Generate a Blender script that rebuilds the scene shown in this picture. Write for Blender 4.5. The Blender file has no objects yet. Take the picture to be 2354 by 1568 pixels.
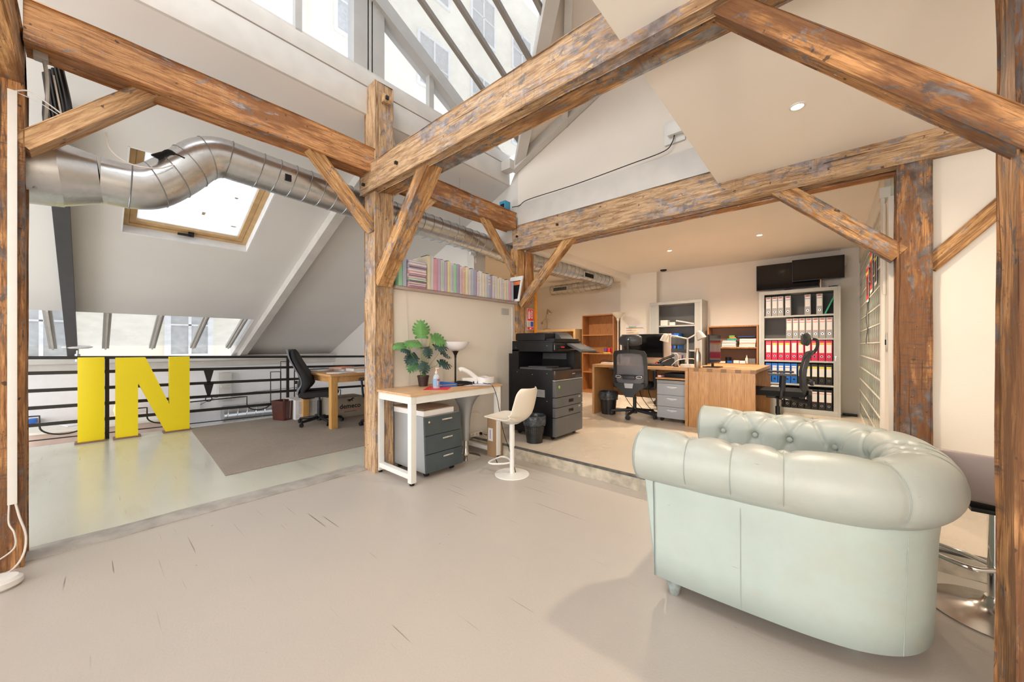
import bpy, bmesh, math, random
from mathutils import Vector, Matrix, Quaternion, noise
random.seed(7)
R = math.radians
PI = math.pi
sc = bpy.context.scene
COL = sc.collection

# ------------------------------------------------------------------ camera, world, light, exposure
cam_d = bpy.data.cameras.new('camera')
cam_d.sensor_width = 36.0
cam_d.lens = 36.0 * 840.0 / 2354.0
cam_d.shift_y = (793.0 - 784.0) / 2354.0
cam_d.clip_start = 0.02
cam_d.clip_end = 300
cam = bpy.data.objects.new('camera', cam_d)
COL.objects.link(cam)
cam.location = (0, 0, 1.14)
cam.rotation_euler = (R(90), 0, R(40.9))
sc.camera = cam
sc.view_settings.view_transform = 'Standard'
sc.view_settings.look = 'None'
sc.view_settings.gamma = 1.0
sc.view_settings.use_curve_mapping = False
sc.view_settings.exposure = 0.0

world = bpy.data.worlds.new('sky')
sc.world = world
world.use_nodes = True
wn = world.node_tree
for n in list(wn.nodes):
    wn.nodes.remove(n)
wo = wn.nodes.new('ShaderNodeOutputWorld')
wb = wn.nodes.new('ShaderNodeBackground')
wb.inputs['Strength'].default_value = 1.75
wtc = wn.nodes.new('ShaderNodeTexCoord')
wnz = wn.nodes.new('ShaderNodeTexNoise')
wnz.inputs['Scale'].default_value = 3.5
wnz.inputs['Detail'].default_value = 6
wr = wn.nodes.new('ShaderNodeValToRGB')
wr.color_ramp.elements[0].position = 0.42
wr.color_ramp.elements[0].color = (0.68, 0.78, 0.93, 1)
wr.color_ramp.elements[1].position = 0.56
wr.color_ramp.elements[1].color = (0.95, 0.97, 1.0, 1)
wn.links.new(wtc.outputs['Generated'], wnz.inputs['Vector'])
wn.links.new(wnz.outputs['Fac'], wr.inputs['Fac'])
wn.links.new(wr.outputs['Color'], wb.inputs['Color'])
wn.links.new(wb.outputs['Background'], wo.inputs['Surface'])


def area(name, loc, target, sx, sy, power, color):
    d = bpy.data.lights.new(name, 'AREA')
    d.shape = 'RECTANGLE'
    d.size = sx
    d.size_y = sy
    d.energy = power
    d.color = color
    o = bpy.data.objects.new(name, d)
    o.location = loc
    o.rotation_euler = (Vector(target) - Vector(loc)).to_track_quat('-Z', 'Y').to_euler()
    COL.objects.link(o)
    return o


# daylight boost under the glazed roof, then added fill lamps with no real source
area('roof_daylight', (-2.0, -0.2, 5.0), (-2.2, 1.6, 0.0), 2.2, 1.6, 75, (0.93, 0.97, 1.0))
area('atrium_fill', (-5.6, -3.4, 0.9), (-6.0, 1.0, 1.9), 4.0, 1.8, 170, (0.95, 0.97, 1.0))  # unseen lamp added low down to lift the atrium walls
area('rear_fill', (-0.6, -4.2, 1.7), (-0.8, 2.0, 1.2), 4.6, 1.8, 135, (1.0, 0.95, 0.89))  # unseen fill lamp added behind the camera
area('side_fill', (2.4, -1.4, 1.5), (-1.0, 1.5, 1.6), 3.2, 1.5, 50, (1.0, 0.92, 0.84))  # added fill from a side wall that has no window
area('ceiling_fill', (1.2, -2.2, 1.3), (0.4, 0.6, 3.2), 0.5, 0.5, 38, (1.0, 0.85, 0.68))  # invented lamp aimed upwards to brighten the ceiling

# ------------------------------------------------------------------ materials
MATS = {}


def newmat(name):
    m = bpy.data.materials.new(name)
    m.use_nodes = True
    nt = m.node_tree
    b = nt.nodes['Principled BSDF']
    return m, nt, b


def ramp(nt, fac, stops):
    r = nt.nodes.new('ShaderNodeValToRGB')
    els = r.color_ramp.elements
    while len(els) < len(stops):
        els.new(0.5)
    for e, (p, c) in zip(els, stops):
        e.position = p
        e.color = (c[0], c[1], c[2], 1) if not isinstance(c, (int, float)) else (c, c, c, 1)
    nt.links.new(fac, r.inputs['Fac'])
    return r.outputs['Color']


def noise_tex(nt, scale, detail=3, vscale=(1, 1, 1), rot=(0, 0, 0), coord='Object', rough=0.5, loc=(0, 0, 0)):
    tc = nt.nodes.new('ShaderNodeTexCoord')
    mp = nt.nodes.new('ShaderNodeMapping')
    mp.inputs['Scale'].default_value = vscale
    mp.inputs['Rotation'].default_value = rot
    mp.inputs['Location'].default_value = loc
    n = nt.nodes.new('ShaderNodeTexNoise')
    n.inputs['Scale'].default_value = scale
    n.inputs['Detail'].default_value = detail
    n.inputs['Roughness'].default_value = rough
    nt.links.new(tc.outputs[coord], mp.inputs['Vector'])
    nt.links.new(mp.outputs['Vector'], n.inputs['Vector'])
    return n.outputs['Fac']


def mixc(nt, fac, a, b, mode='MIX'):
    m = nt.nodes.new('ShaderNodeMix')
    m.data_type = 'RGBA'
    m.blend_type = mode
    for sock, v in ((m.inputs[6], a), (m.inputs[7], b)):
        if isinstance(v, (tuple, list)):
            sock.default_value = (v[0], v[1], v[2], 1)
        else:
            nt.links.new(v, sock)
    if isinstance(fac, (int, float)):
        m.inputs[0].default_value = fac
    else:
        nt.links.new(fac, m.inputs[0])
    return m.outputs[2]


def math_n(nt, op, a, b=0.0):
    m = nt.nodes.new('ShaderNodeMath')
    m.operation = op
    for i, v in enumerate((a, b)):
        if isinstance(v, (int, float)):
            m.inputs[i].default_value = v
        else:
            nt.links.new(v, m.inputs[i])
    return m.outputs[0]


def bump(nt, b, height, strength=0.3, dist=0.01):
    n = nt.nodes.new('ShaderNodeBump')
    n.inputs['Strength'].default_value = strength
    n.inputs['Distance'].default_value = dist
    nt.links.new(height, n.inputs['Height'])
    nt.links.new(n.outputs['Normal'], b.inputs['Normal'])


def plain(name, col, rough=0.6, metal=0.0, var=0.06, scale=9, bmp=0.0, bscale=60, spec=0.5, coat=0.0):
    if name in MATS:
        return MATS[name]
    m, nt, b = newmat(name)
    f = noise_tex(nt, scale, 4)
    c2 = tuple(max(0, c * (1 - var * 2)) for c in col)
    nt.links.new(ramp(nt, f, [(0.3, c2), (0.65, col)]), b.inputs['Base Color'])
    b.inputs['Roughness'].default_value = rough
    b.inputs['Metallic'].default_value = metal
    b.inputs['Specular IOR Level'].default_value = spec
    if coat:
        b.inputs['Coat Weight'].default_value = coat
    if bmp:
        bump(nt, b, noise_tex(nt, bscale, 3), bmp, 0.005)
    MATS[name] = m
    return m


def emis(name, col, strength):
    m, nt, b = newmat(name)
    b.inputs['Base Color'].default_value = (*col, 1)
    b.inputs['Emission Color'].default_value = (*col, 1)
    b.inputs['Emission Strength'].default_value = strength
    MATS[name] = m
    return m


def glassmat(name, col, trans=0.85, rough=0.05):
    m, nt, b = newmat(name)
    out = nt.nodes['Material Output']
    tr = nt.nodes.new('ShaderNodeBsdfTransparent')
    tr.inputs['Color'].default_value = (*col, 1)
    mx = nt.nodes.new('ShaderNodeMixShader')
    dirt = ramp(nt, noise_tex(nt, 5, 5), [(0.35, trans), (0.75, trans - 0.12)])
    nt.links.new(dirt, mx.inputs[0])
    b.inputs['Base Color'].default_value = (*[min(1, c) for c in col], 1)
    b.inputs['Roughness'].default_value = rough
    nt.links.new(b.outputs[0], mx.inputs[1])
    nt.links.new(tr.outputs[0], mx.inputs[2])
    nt.links.new(mx.outputs[0], out.inputs['Surface'])
    MATS[name] = m
    return m


def timber_mat(name, base, dark, paint, paint_lo=0.56, brown=0.5, saw_on=0.5, fleck=0.735):
    """worn fir beam: grain runs along the object's own X axis"""
    m, nt, b = newmat(name)
    tc = nt.nodes.new('ShaderNodeTexCoord')
    oi = nt.nodes.new('ShaderNodeObjectInfo')
    off = nt.nodes.new('ShaderNodeVectorMath')
    off.operation = 'ADD'
    nt.links.new(tc.outputs['Object'], off.inputs[0])
    sc_ = nt.nodes.new('ShaderNodeMath')
    sc_.operation = 'MULTIPLY'
    sc_.inputs[1].default_value = 37.0
    nt.links.new(oi.outputs['Random'], sc_.inputs[0])
    nt.links.new(sc_.outputs[0], off.inputs[1])

    def nz(scale, vs, detail=4, rough=0.55, dist=0.0):
        mp = nt.nodes.new('ShaderNodeMapping')
        mp.inputs['Scale'].default_value = vs
        n = nt.nodes.new('ShaderNodeTexNoise')
        n.inputs['Scale'].default_value = scale
        n.inputs['Detail'].default_value = detail
        n.inputs['Roughness'].default_value = rough
        n.inputs['Distortion'].default_value = dist
        nt.links.new(off.outputs[0], mp.inputs['Vector'])
        nt.links.new(mp.outputs['Vector'], n.inputs['Vector'])
        return n.outputs['Fac']
    light = tuple(min(1, c * 1.25 + 0.03) for c in base)
    grain = nz(5, (0.9, 9, 9), 6, 0.65, 0.6)
    col = ramp(nt, grain, [(0.37, dark), (0.48, base), (0.64, light)])
    fine = nz(16, (0.5, 14, 14), 4, 0.6)
    col = mixc(nt, ramp(nt, fine, [(0.48, 0.0), (0.62, 0.75)]), col, dark)
    big = nz(2.2, (0.8, 2.6, 2.6), 5, 0.6)
    col = mixc(nt, ramp(nt, big, [(brown, 0.0), (brown + 0.10, 0.85)]), col, tuple(c * 0.9 for c in dark))
    # remains of blue-grey paint, caught in patches that follow the adze marks
    pmask = nz(9, (0.8, 2.2, 2.2), 9, 0.78, 0.8)
    pm2 = nz(1.5, (0.7, 1, 1), 3)
    msk = math_n(nt, 'ADD', pmask, math_n(nt, 'MULTIPLY', math_n(nt, 'SUBTRACT', pm2, 0.5), 0.7))
    msk = ramp(nt, msk, [(paint_lo, 0.0), (paint_lo + 0.05, 0.85)])
    pc = ramp(nt, nz(14, (1, 1, 1), 4), [(0.38, tuple(c * 0.6 for c in paint)), (0.5, paint), (0.68, tuple(min(1, c * 1.8) for c in paint))])
    col = mixc(nt, msk, col, pc)
    # saw kerfs: short dark strokes across the grain, in a few places only
    saw = nz(9, (7.0, 0.9, 0.9), 5, 0.75, 0.3)
    sawm = math_n(nt, 'MULTIPLY', ramp(nt, saw, [(0.52, 0.0), (0.66, 1.0)]), ramp(nt, nz(1.7, (1, 1, 1), 3), [(0.50, 0.0), (0.62, saw_on)]))
    col = mixc(nt, sawm, col, (0.11, 0.075, 0.06))
    flecks = nz(34, (0.8, 1.2, 1.2), 3, 0.6)
    col = mixc(nt, ramp(nt, flecks, [(fleck, 0.0), (fleck + 0.03, 0.85)]), col, (0.66, 0.62, 0.58))
    dots = nz(21, (1.1, 1.1, 1.1), 2)
    col = mixc(nt, ramp(nt, dots, [(0.70, 0.0), (0.73, 0.8)]), col, (0.05, 0.035, 0.03))
    cracks = nz(4, (0.25, 18, 18), 2, 0.5, 0.4)
    col = mixc(nt, ramp(nt, cracks, [(0.69, 0.0), (0.72, 0.85)]), col, (0.05, 0.03, 0.02))
    nt.links.new(col, b.inputs['Base Color'])
    b.inputs['Roughness'].default_value = 0.6
    b.inputs['Specular IOR Level'].default_value = 0.3
    h = math_n(nt, 'ADD', grain, math_n(nt, 'MULTIPLY', pmask, 1.0))
    bump(nt, b, h, 0.6, 0.008)
    MATS[name] = m
    return m


M_TIM = timber_mat('worn_timber', (0.58, 0.33, 0.135), (0.28, 0.13, 0.05), (0.21, 0.205, 0.215), 0.535, 0.53)
M_TIMG = timber_mat('greyed_timber', (0.52, 0.345, 0.195), (0.27, 0.15, 0.075), (0.24, 0.225, 0.24), 0.535, 0.56, 0.5)
M_TIMP = timber_mat('painted_timber', (0.50, 0.28, 0.12), (0.24, 0.11, 0.045), (0.19, 0.20, 0.205), 0.50, 0.50, 0.8)
M_TIMA = timber_mat('oiled_timber', (0.54, 0.27, 0.105), (0.28, 0.115, 0.045), (0.26, 0.26, 0.28), 0.555, 0.49, 0.4)
M_TIMD = timber_mat('stained_timber', (0.50, 0.25, 0.095), (0.19, 0.085, 0.04), (0.13, 0.12, 0.12), 0.545, 0.45, 1.0)
M_TIML = timber_mat('pale_timber', (0.60, 0.385, 0.205), (0.40, 0.22, 0.105), (0.25, 0.24, 0.25), 0.60, 0.60, 0.6)


def planks_mat(name, base, dark, plank=0.09, axis=1, rough=0.4, along=0):
    """edge-glued wood boards: tone changes per strip, grain runs along the 'along' axis"""
    m, nt, b = newmat(name)
    tc = nt.nodes.new('ShaderNodeTexCoord')
    sp = nt.nodes.new('ShaderNodeSeparateXYZ')
    nt.links.new(tc.outputs['Object'], sp.inputs[0])
    fl = math_n(nt, 'FLOOR', math_n(nt, 'DIVIDE', sp.outputs[axis], plank))
    wn_ = nt.nodes.new('ShaderNodeTexWhiteNoise')
    wn_.noise_dimensions = '1D'
    nt.links.new(fl, wn_.inputs['W'])
    vs = [12, 12, 12]
    vs[along] = 1.0
    g = noise_tex(nt, 7, 4, tuple(vs))
    c = ramp(nt, g, [(0.3, dark), (0.6, base)])
    c = mixc(nt, math_n(nt, 'MULTIPLY', wn_.outputs['Value'], 0.45), c, dark)
    nt.links.new(c, b.inputs['Base Color'])
    b.inputs['Roughness'].default_value = rough
    MATS[name] = m
    return m


def floor_mat(name, base, warm, rough, tint_amt=0.5, scratch=1.0, stain=None):
    m, nt, b = newmat(name)
    c = ramp(nt, noise_tex(nt, 0.9, 5, rough=0.6), [(0.30, base), (0.72, warm)])
    c = mixc(nt, ramp(nt, noise_tex(nt, 140, 2), [(0.45, 0.0), (0.7, 0.10)]), c, tuple(x * 0.55 for x in base))
    for i, (ang, sx, thr) in enumerate(((0.5, 34, 0.735), (-0.9, 42, 0.74), (1.4, 26, 0.745), (2.3, 50, 0.735))):
        s = noise_tex(nt, 1.6, 1.5, (0.8, sx, 1), (0, 0, ang), loc=(i * 3.1, i * 1.7, 0))
        gate = noise_tex(nt, 1.1, 2, (1, 1, 1), loc=(i * 5.3, 2.0, 0))
        f = math_n(nt, 'MULTIPLY', ramp(nt, s, [(thr, 0.0), (thr + 0.018, 0.6 * scratch)]), ramp(nt, gate, [(0.45, 0.0), (0.55, 1.0)]))
        c = mixc(nt, f, c, (0.16, 0.13, 0.11))
    sp = noise_tex(nt, 13, 2, (1, 2.2, 1), (0, 0, 0.6))
    c = mixc(nt, ramp(nt, sp, [(0.76, 0.0), (0.78, 0.45 * scratch)]), c, (0.2, 0.17, 0.15))
    if stain:
        st = noise_tex(nt, 2.2, 5, (0.5, 2.6, 1), (0, 0, 1.2))
        c = mixc(nt, ramp(nt, st, [(0.55, 0.0), (0.80, 0.5)]), c, stain)
    nt.links.new(c, b.inputs['Base Color'])
    rr = ramp(nt, noise_tex(nt, 2, 2), [(0.3, rough), (0.75, rough + 0.07)])
    nt.links.new(rr, b.inputs['Roughness'])
    bump(nt, b, noise_tex(nt, 90, 3), 0.10, 0.004)
    MATS[name] = m
    return m


M_FLOOR = floor_mat('painted_concrete', (0.455, 0.42, 0.385), (0.505, 0.45, 0.40), 0.34, scratch=1.3)
M_FLOORM = floor_mat('glossy_painted_concrete', (0.56, 0.56, 0.485), (0.60, 0.60, 0.52), 0.15, scratch=0.6, stain=(0.40, 0.38, 0.30))
M_FLOORR = floor_mat('raised_painted_concrete', (0.62, 0.54, 0.44), (0.67, 0.585, 0.48), 0.24, scratch=0.5)
M_SILL = plain('weathered_sill', (0.44, 0.41, 0.37), 0.75, var=0.18, scale=7, bmp=0.5, bscale=14)
M_WALL = plain('cream_plaster', (0.84, 0.785, 0.70), 0.8, var=0.015, scale=2, bmp=0.12, bscale=120)
M_WALLW = plain('white_plaster', (0.84, 0.775, 0.70), 0.8, var=0.015, scale=2, bmp=0.12, bscale=120)
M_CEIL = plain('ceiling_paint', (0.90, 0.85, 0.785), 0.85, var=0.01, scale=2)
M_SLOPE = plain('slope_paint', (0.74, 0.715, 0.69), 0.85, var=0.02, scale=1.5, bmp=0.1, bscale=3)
M_WHITEW = plain('white_painted_wood', (0.64, 0.61, 0.57), 0.55, var=0.05, scale=5, bmp=0.25, bscale=18)
M_GREYW = plain('grey_painted_frame', (0.46, 0.445, 0.42), 0.5, var=0.05, scale=5)
M_ORANGE = plain('ochre_wall', (0.80, 0.60, 0.34), 0.8, var=0.02)
M_GLASS = glassmat('window_glass', (0.97, 0.98, 1.0), 0.90)
M_GLASSD = glassmat('dusty_glass', (0.93, 0.94, 0.95), 0.82)
M_FAC = plain('facade_render', (0.93, 0.86, 0.71), 0.9, var=0.05, scale=0.5)
M_FACG = plain('facade_glass', (0.52, 0.52, 0.50), 0.5, var=0.1)
M_FACW = plain('facade_window_frame', (0.86, 0.85, 0.82), 0.6)
M_BLACK = plain('black_plastic', (0.007, 0.007, 0.009), 0.42, var=0.2, spec=0.35)
M_BLACKF = plain('black_fabric', (0.012, 0.012, 0.014), 0.85, var=0.2, bmp=0.4, bscale=300)
M_BLACKM = plain('black_iron', (0.016, 0.015, 0.016), 0.45, var=0.2)
M_DKGREY = plain('anthracite_plastic', (0.075, 0.078, 0.082), 0.5, var=0.08)
M_GLOSSBLK = plain('gloss_black', (0.008, 0.008, 0.010), 0.10, var=0.1)
M_SCREEN = plain('screen_black', (0.006, 0.006, 0.008), 0.10, var=0.1)
M_WHITEP = plain('white_plastic', (0.80, 0.79, 0.76), 0.4, var=0.02)
M_CREAMP = plain('cream_plastic', (0.78, 0.72, 0.62), 0.35, var=0.02)
M_WHITEM = plain('white_powder_coat', (0.78, 0.78, 0.75), 0.4, var=0.02)
M_GREYM = plain('light_grey_steel', (0.52, 0.52, 0.50), 0.45, var=0.03)
M_GREYI = plain('cabinet_inside_grey', (0.20, 0.195, 0.19), 0.6, var=0.05)
M_PEDG = plain('pedestal_grey', (0.40, 0.425, 0.46), 0.4, var=0.03)
M_SILVER = plain('silver_paint', (0.47, 0.49, 0.51), 0.35, metal=0.45, var=0.03)
M_ANTH = plain('anthracite_lacquer', (0.055, 0.075, 0.085), 0.22, var=0.05)
M_CHROME = plain('chrome', (0.78, 0.78, 0.78), 0.10, metal=1.0, var=0.02)
M_STEEL = plain('brushed_steel', (0.60, 0.56, 0.50), 0.30, metal=1.0, var=0.06, scale=20)
M_YELLOW = plain('yellow_lacquer', (0.80, 0.63, 0.006), 0.42, var=0.02, scale=2)
M_BROWNB = plain('brown_base_board', (0.22, 0.12, 0.075), 0.5)
M_PAPER = plain('paper', (0.82, 0.80, 0.80), 0.85, var=0.02)
M_CARD = plain('cardboard', (0.46, 0.32, 0.20), 0.85, var=0.06)
M_CARDG = plain('grey_cardboard', (0.36, 0.30, 0.24), 0.85, var=0.06)
M_CARDW = plain('white_cardboard', (0.66, 0.66, 0.67), 0.8, var=0.04)
M_RED = plain('red_print', (0.72, 0.03, 0.045), 0.5, var=0.03)
M_BLUE = plain('blue_plastic', (0.02, 0.14, 0.55), 0.4, var=0.05)
M_LBLUE = plain('sky_blue_plastic', (0.05, 0.32, 0.55), 0.45, var=0.05)
M_GREENP = plain('green_plastic', (0.02, 0.36, 0.20), 0.45, var=0.05)
M_TEAL = plain('teal_card', (0.03, 0.42, 0.40), 0.5)
M_BINR = plain('raspberry_binder', (0.66, 0.03, 0.10), 0.45, var=0.03)
M_BING = plain('grey_binder', (0.40, 0.39, 0.38), 0.5, var=0.05)
M_BINB = plain('blue_binder', (0.015, 0.16, 0.62), 0.45, var=0.03)
M_BINK = plain('black_binder', (0.018, 0.018, 0.018), 0.5, var=0.1)
M_YEL = plain('yellow_card', (0.78, 0.68, 0.08), 0.6)
M_ORG = plain('orange_card', (0.85, 0.22, 0.07), 0.6)
M_LEATHB = plain('dark_red_leather', (0.085, 0.022, 0.014), 0.30, var=0.25, scale=6, bmp=0.3, bscale=60)
M_BIN = plain('bin_plastic', (0.014, 0.014, 0.016), 0.35, var=0.1)
M_BAG = plain('bin_liner', (0.06, 0.07, 0.085), 0.15, var=0.3, scale=30, bmp=0.9, bscale=45)
M_LEAF = plain('leaf_green', (0.055, 0.17, 0.055), 0.42, var=0.22, scale=9)
M_LEAFD = plain('leaf_blue_green', (0.035, 0.085, 0.075), 0.40, var=0.22, scale=9)
M_LEAFL = plain('leaf_light_green', (0.13, 0.34, 0.09), 0.42, var=0.2, scale=9)
M_STEM = plain('leaf_stalk', (0.16, 0.30, 0.06), 0.5)
M_SOIL = plain('soil', (0.03, 0.02, 0.015), 0.9)
M_POT = plain('brown_pot', (0.045, 0.025, 0.022), 0.5)
M_BOTTLE = glassmat('clear_bottle', (0.80, 0.86, 0.92), 0.55)
M_MESH = glassmat('chair_mesh', (0.25, 0.25, 0.28), 0.38, 0.7)
M_SHADE = plain('opal_shade', (0.86, 0.84, 0.86), 0.35, var=0.01)
M_TAUPE = plain('mauve_vinyl', (0.40, 0.33, 0.31), 0.45, var=0.03)
M_CABLEW = plain('white_cable', (0.74, 0.70, 0.66), 0.5)
M_BULB = emis('lamp_disc', (1.0, 0.86, 0.62), 14)
M_GLOW = emis('warm_lamp_glow', (1.0, 0.55, 0.16), 2.2)
M_GBLOCK = plain('glass_block', (0.52, 0.57, 0.48), 0.12, var=0.25, scale=16, bmp=0.6, bscale=30)
M_GROUT = plain('glass_block_grout', (0.80, 0.76, 0.66), 0.8)
M_BOOK = planks_mat('orange_shelf_wood', (0.52, 0.25, 0.095), (0.33, 0.13, 0.045), 0.3, 0, 0.45, 2)
M_OAK = planks_mat('oak_panel', (0.64, 0.355, 0.15), (0.44, 0.215, 0.08), 0.11, 0, 0.38, 2)
M_OAKT = planks_mat('oak_top', (0.62, 0.35, 0.15), (0.42, 0.21, 0.08), 0.11, 1, 0.35, 0)
M_OAKY = planks_mat('honey_oak', (0.60, 0.35, 0.12), (0.44, 0.22, 0.06), 0.09, 1, 0.4, 2)
M_DESKW = planks_mat('striped_desk_top', (0.74, 0.48, 0.27), (0.50, 0.29, 0.15), 0.035, 0, 0.4, 1)
M_PALEW = planks_mat('pale_shelf_wood', (0.66, 0.46, 0.24), (0.52, 0.33, 0.15), 0.3, 0, 0.45, 2)
M_CARPET = None


def carpet():
    m, nt, b = newmat('brown_carpet')
    c = ramp(nt, noise_tex(nt, 260, 2), [(0.3, (0.22, 0.18, 0.15)), (0.7, (0.40, 0.345, 0.295))])
    c = mixc(nt, ramp(nt, noise_tex(nt, 2.0, 3), [(0.45, 0.0), (0.6, 0.25)]), c, (0.22, 0.185, 0.16))
    nt.links.new(c, b.inputs['Base Color'])
    b.inputs['Roughness'].default_value = 0.95
    bump(nt, b, noise_tex(nt, 300, 2), 0.6, 0.004)
    return m


M_CARPET = carpet()


def galv():
    m, nt, b = newmat('galvanised_sheet')
    c = ramp(nt, noise_tex(nt, 26, 4), [(0.3, (0.56, 0.58, 0.60)), (0.7, (0.62, 0.635, 0.65))])
    nt.links.new(c, b.inputs['Base Color'])
    b.inputs['Metallic'].default_value = 0.95
    nt.links.new(ramp(nt, noise_tex(nt, 6, 3), [(0.3, 0.25), (0.7, 0.33)]), b.inputs['Roughness'])
    return m


M_GALV = galv()


def leather():
    m, nt, b = newmat('pale_aqua_leather')
    c = ramp(nt, noise_tex(nt, 2.6, 5, rough=0.65), [(0.30, (0.405, 0.48, 0.455)), (0.55, (0.44, 0.525, 0.495)), (0.75, (0.43, 0.475, 0.43))])
    c = mixc(nt, ramp(nt, noise_tex(nt, 9, 5, (1, 1, 2.5), rough=0.7), [(0.60, 0.0), (0.72, 0.35)]), c, (0.52, 0.47, 0.38))
    c = mixc(nt, ramp(nt, noise_tex(nt, 22, 3, (1, 1, 4)), [(0.74, 0.0), (0.76, 0.5)]), c, (0.30, 0.22, 0.16))
    nt.links.new(c, b.inputs['Base Color'])
    b.inputs['Roughness'].default_value = 0.36
    vor = nt.nodes.new('ShaderNodeTexVoronoi')
    vor.inputs['Scale'].default_value = 420
    bump(nt, b, vor.outputs['Distance'], 0.12, 0.002)
    return m


def roll_leather():
    m = M_LEATHER.copy()
    m.name = 'worn_roll_leather'
    for n in m.node_tree.nodes:
        if n.type == 'VALTORGB' and len(n.color_ramp.elements) == 3:
            for e, c in zip(n.color_ramp.elements, ((0.375, 0.42, 0.395), (0.42, 0.455, 0.42), (0.41, 0.41, 0.37))):
                e.color = (*c, 1)
    return m


M_LEATHER = leather()
M_LEATHERR = roll_leather()
M_SEAM = plain('leather_seam', (0.36, 0.41, 0.385), 0.5)
M_LEATHERG = plain('greyed_leather', (0.36, 0.405, 0.385), 0.38, var=0.1, scale=4)


# ------------------------------------------------------------------ mesh helpers
def BM():
    return bmesh.new()


def box(bm, lo, hi, bev=0.0, mtx=None):
    """axis-aligned box between two corners"""
    lo, hi = Vector(lo), Vector(hi)
    a = Vector([min(lo[i], hi[i]) for i in range(3)])
    c = Vector([max(lo[i], hi[i]) for i in range(3)])
    r = bmesh.ops.create_cube(bm, size=1.0)
    vs = r['verts']
    ce = (a + c) / 2
    for v in vs:
        v.co = Vector((v.co.x * (c.x - a.x), v.co.y * (c.y - a.y), v.co.z * (c.z - a.z))) + ce
    if bev > 0:
        es = list({e for v in vs for e in v.link_edges})
        rr = bmesh.ops.bevel(bm, geom=es, offset=bev, segments=2, profile=0.7, affect='EDGES')
        vs = rr['verts'] if rr['verts'] else vs
        vs = list({v for f in rr['faces'] for v in f.verts} | set(vs))
        if mtx is not None:
            # gather the whole island
            seen = set(vs)
            st = list(vs)
            while st:
                v = st.pop()
                for e in v.link_edges:
                    o = e.other_vert(v)
                    if o not in seen:
                        seen.add(o)
                        st.append(o)
            vs = list(seen)
    if mtx is not None:
        for v in vs:
            v.co = mtx @ v.co
    return vs


def frame_for(d):
    d = d.normalized()
    up = Vector((0, 0, 1)) if abs(d.z) < 0.95 else Vector((1, 0, 0))
    s = d.cross(up).normalized()
    u = s.cross(d).normalized()
    return s, u


def tube(bm, pts, r, seg=10, closed=False, cap=True, radii=None):
    pts = [Vector(p) for p in pts]
    n = len(pts)
    rings = []
    prev_s = None
    for i, p in enumerate(pts):
        if closed:
            d = pts[(i + 1) % n] - pts[i - 1]
        elif i == 0:
            d = pts[1] - pts[0]
        elif i == n - 1:
            d = pts[-1] - pts[-2]
        else:
            d = (pts[i + 1] - pts[i]).normalized() + (pts[i] - pts[i - 1]).normalized()
        if d.length < 1e-9:
            d = Vector((0, 0, 1))
        d.normalize()
        if prev_s is None:
            s, u = frame_for(d)
        else:
            s = prev_s - d * prev_s.dot(d)
            if s.length < 1e-6:
                s, u = frame_for(d)
            s.normalize()
            u = s.cross(d).normalized()
        prev_s = s
        rr = radii[i] if radii else r
        rings.append([bm.verts.new(p + s * (math.cos(2 * PI * k / seg) * rr) + u * (math.sin(2 * PI * k / seg) * rr)) for k in range(seg)])
    m = n if closed else n - 1
    for i in range(m):
        a, b = rings[i], rings[(i + 1) % n]
        for k in range(seg):
            try:
                bm.faces.new((a[k], a[(k + 1) % seg], b[(k + 1) % seg], b[k]))
            except ValueError:
                pass
    if cap and not closed:
        try:
            bm.faces.new(rings[0][::-1])
            bm.faces.new(rings[-1])
        except ValueError:
            pass
    return rings


def bez(p0, p1, p2, p3, n=10):
    p0, p1, p2, p3 = map(Vector, (p0, p1, p2, p3))
    out = []
    for i in range(n + 1):
        t = i / n
        out.append(p0 * (1 - t) ** 3 + p1 * 3 * t * (1 - t) ** 2 + p2 * 3 * t * t * (1 - t) + p3 * t ** 3)
    return out


def smooth_path(pts, sub=6):
    """Catmull-Rom through the points"""
    pts = [Vector(p) for p in pts]
    P = [pts[0] * 2 - pts[1]] + pts + [pts[-1] * 2 - pts[-2]]
    out = []
    for i in range(1, len(P) - 2):
        for k in range(sub):
            t = k / sub
            a, b, c, d = P[i - 1], P[i], P[i + 1], P[i + 2]
            out.append(0.5 * ((2 * b) + (c - a) * t + (2 * a - 5 * b + 4 * c - d) * t * t + (3 * b - a - 3 * c + d) * t ** 3))
    out.append(pts[-1])
    return out


def lathe(bm, prof, c=(0, 0, 0), seg=24, mtx=None, cap=True):
    c = Vector(c)
    rings = []
    for r, z in prof:
        ring = []
        for k in range(seg):
            a = 2 * PI * k / seg
            p = Vector((r * math.cos(a), r * math.sin(a), z))
            if mtx is not None:
                p = mtx @ p
            ring.append(bm.verts.new(p + c))
        rings.append(ring)
    for a, b in zip(rings, rings[1:]):
        for k in range(seg):
            bm.faces.new((a[k], a[(k + 1) % seg], b[(k + 1) % seg], b[k]))
    if cap:
        if prof[0][0] > 1e-4:
            bm.faces.new(rings[0][::-1])
        if prof[-1][0] > 1e-4:
            bm.faces.new(rings[-1])
    return rings


def prism(bm, poly, ext, origin=(0, 0, 0), ax=(1, 0, 0), ay=(0, 0, 1)):
    """polygon in the plane (ax, ay) at origin, extruded by the vector ext"""
    o, ax, ay, ext = Vector(origin), Vector(ax), Vector(ay), Vector(ext)
    a = [bm.verts.new(o + ax * x + ay * y) for x, y in poly]
    b = [bm.verts.new(v.co + ext) for v in a]
    n = len(a)
    bm.faces.new(a)
    bm.faces.new(b[::-1])
    for i in range(n):
        bm.faces.new((a[i], b[i], b[(i + 1) % n], a[(i + 1) % n]))
    return a + b


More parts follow.
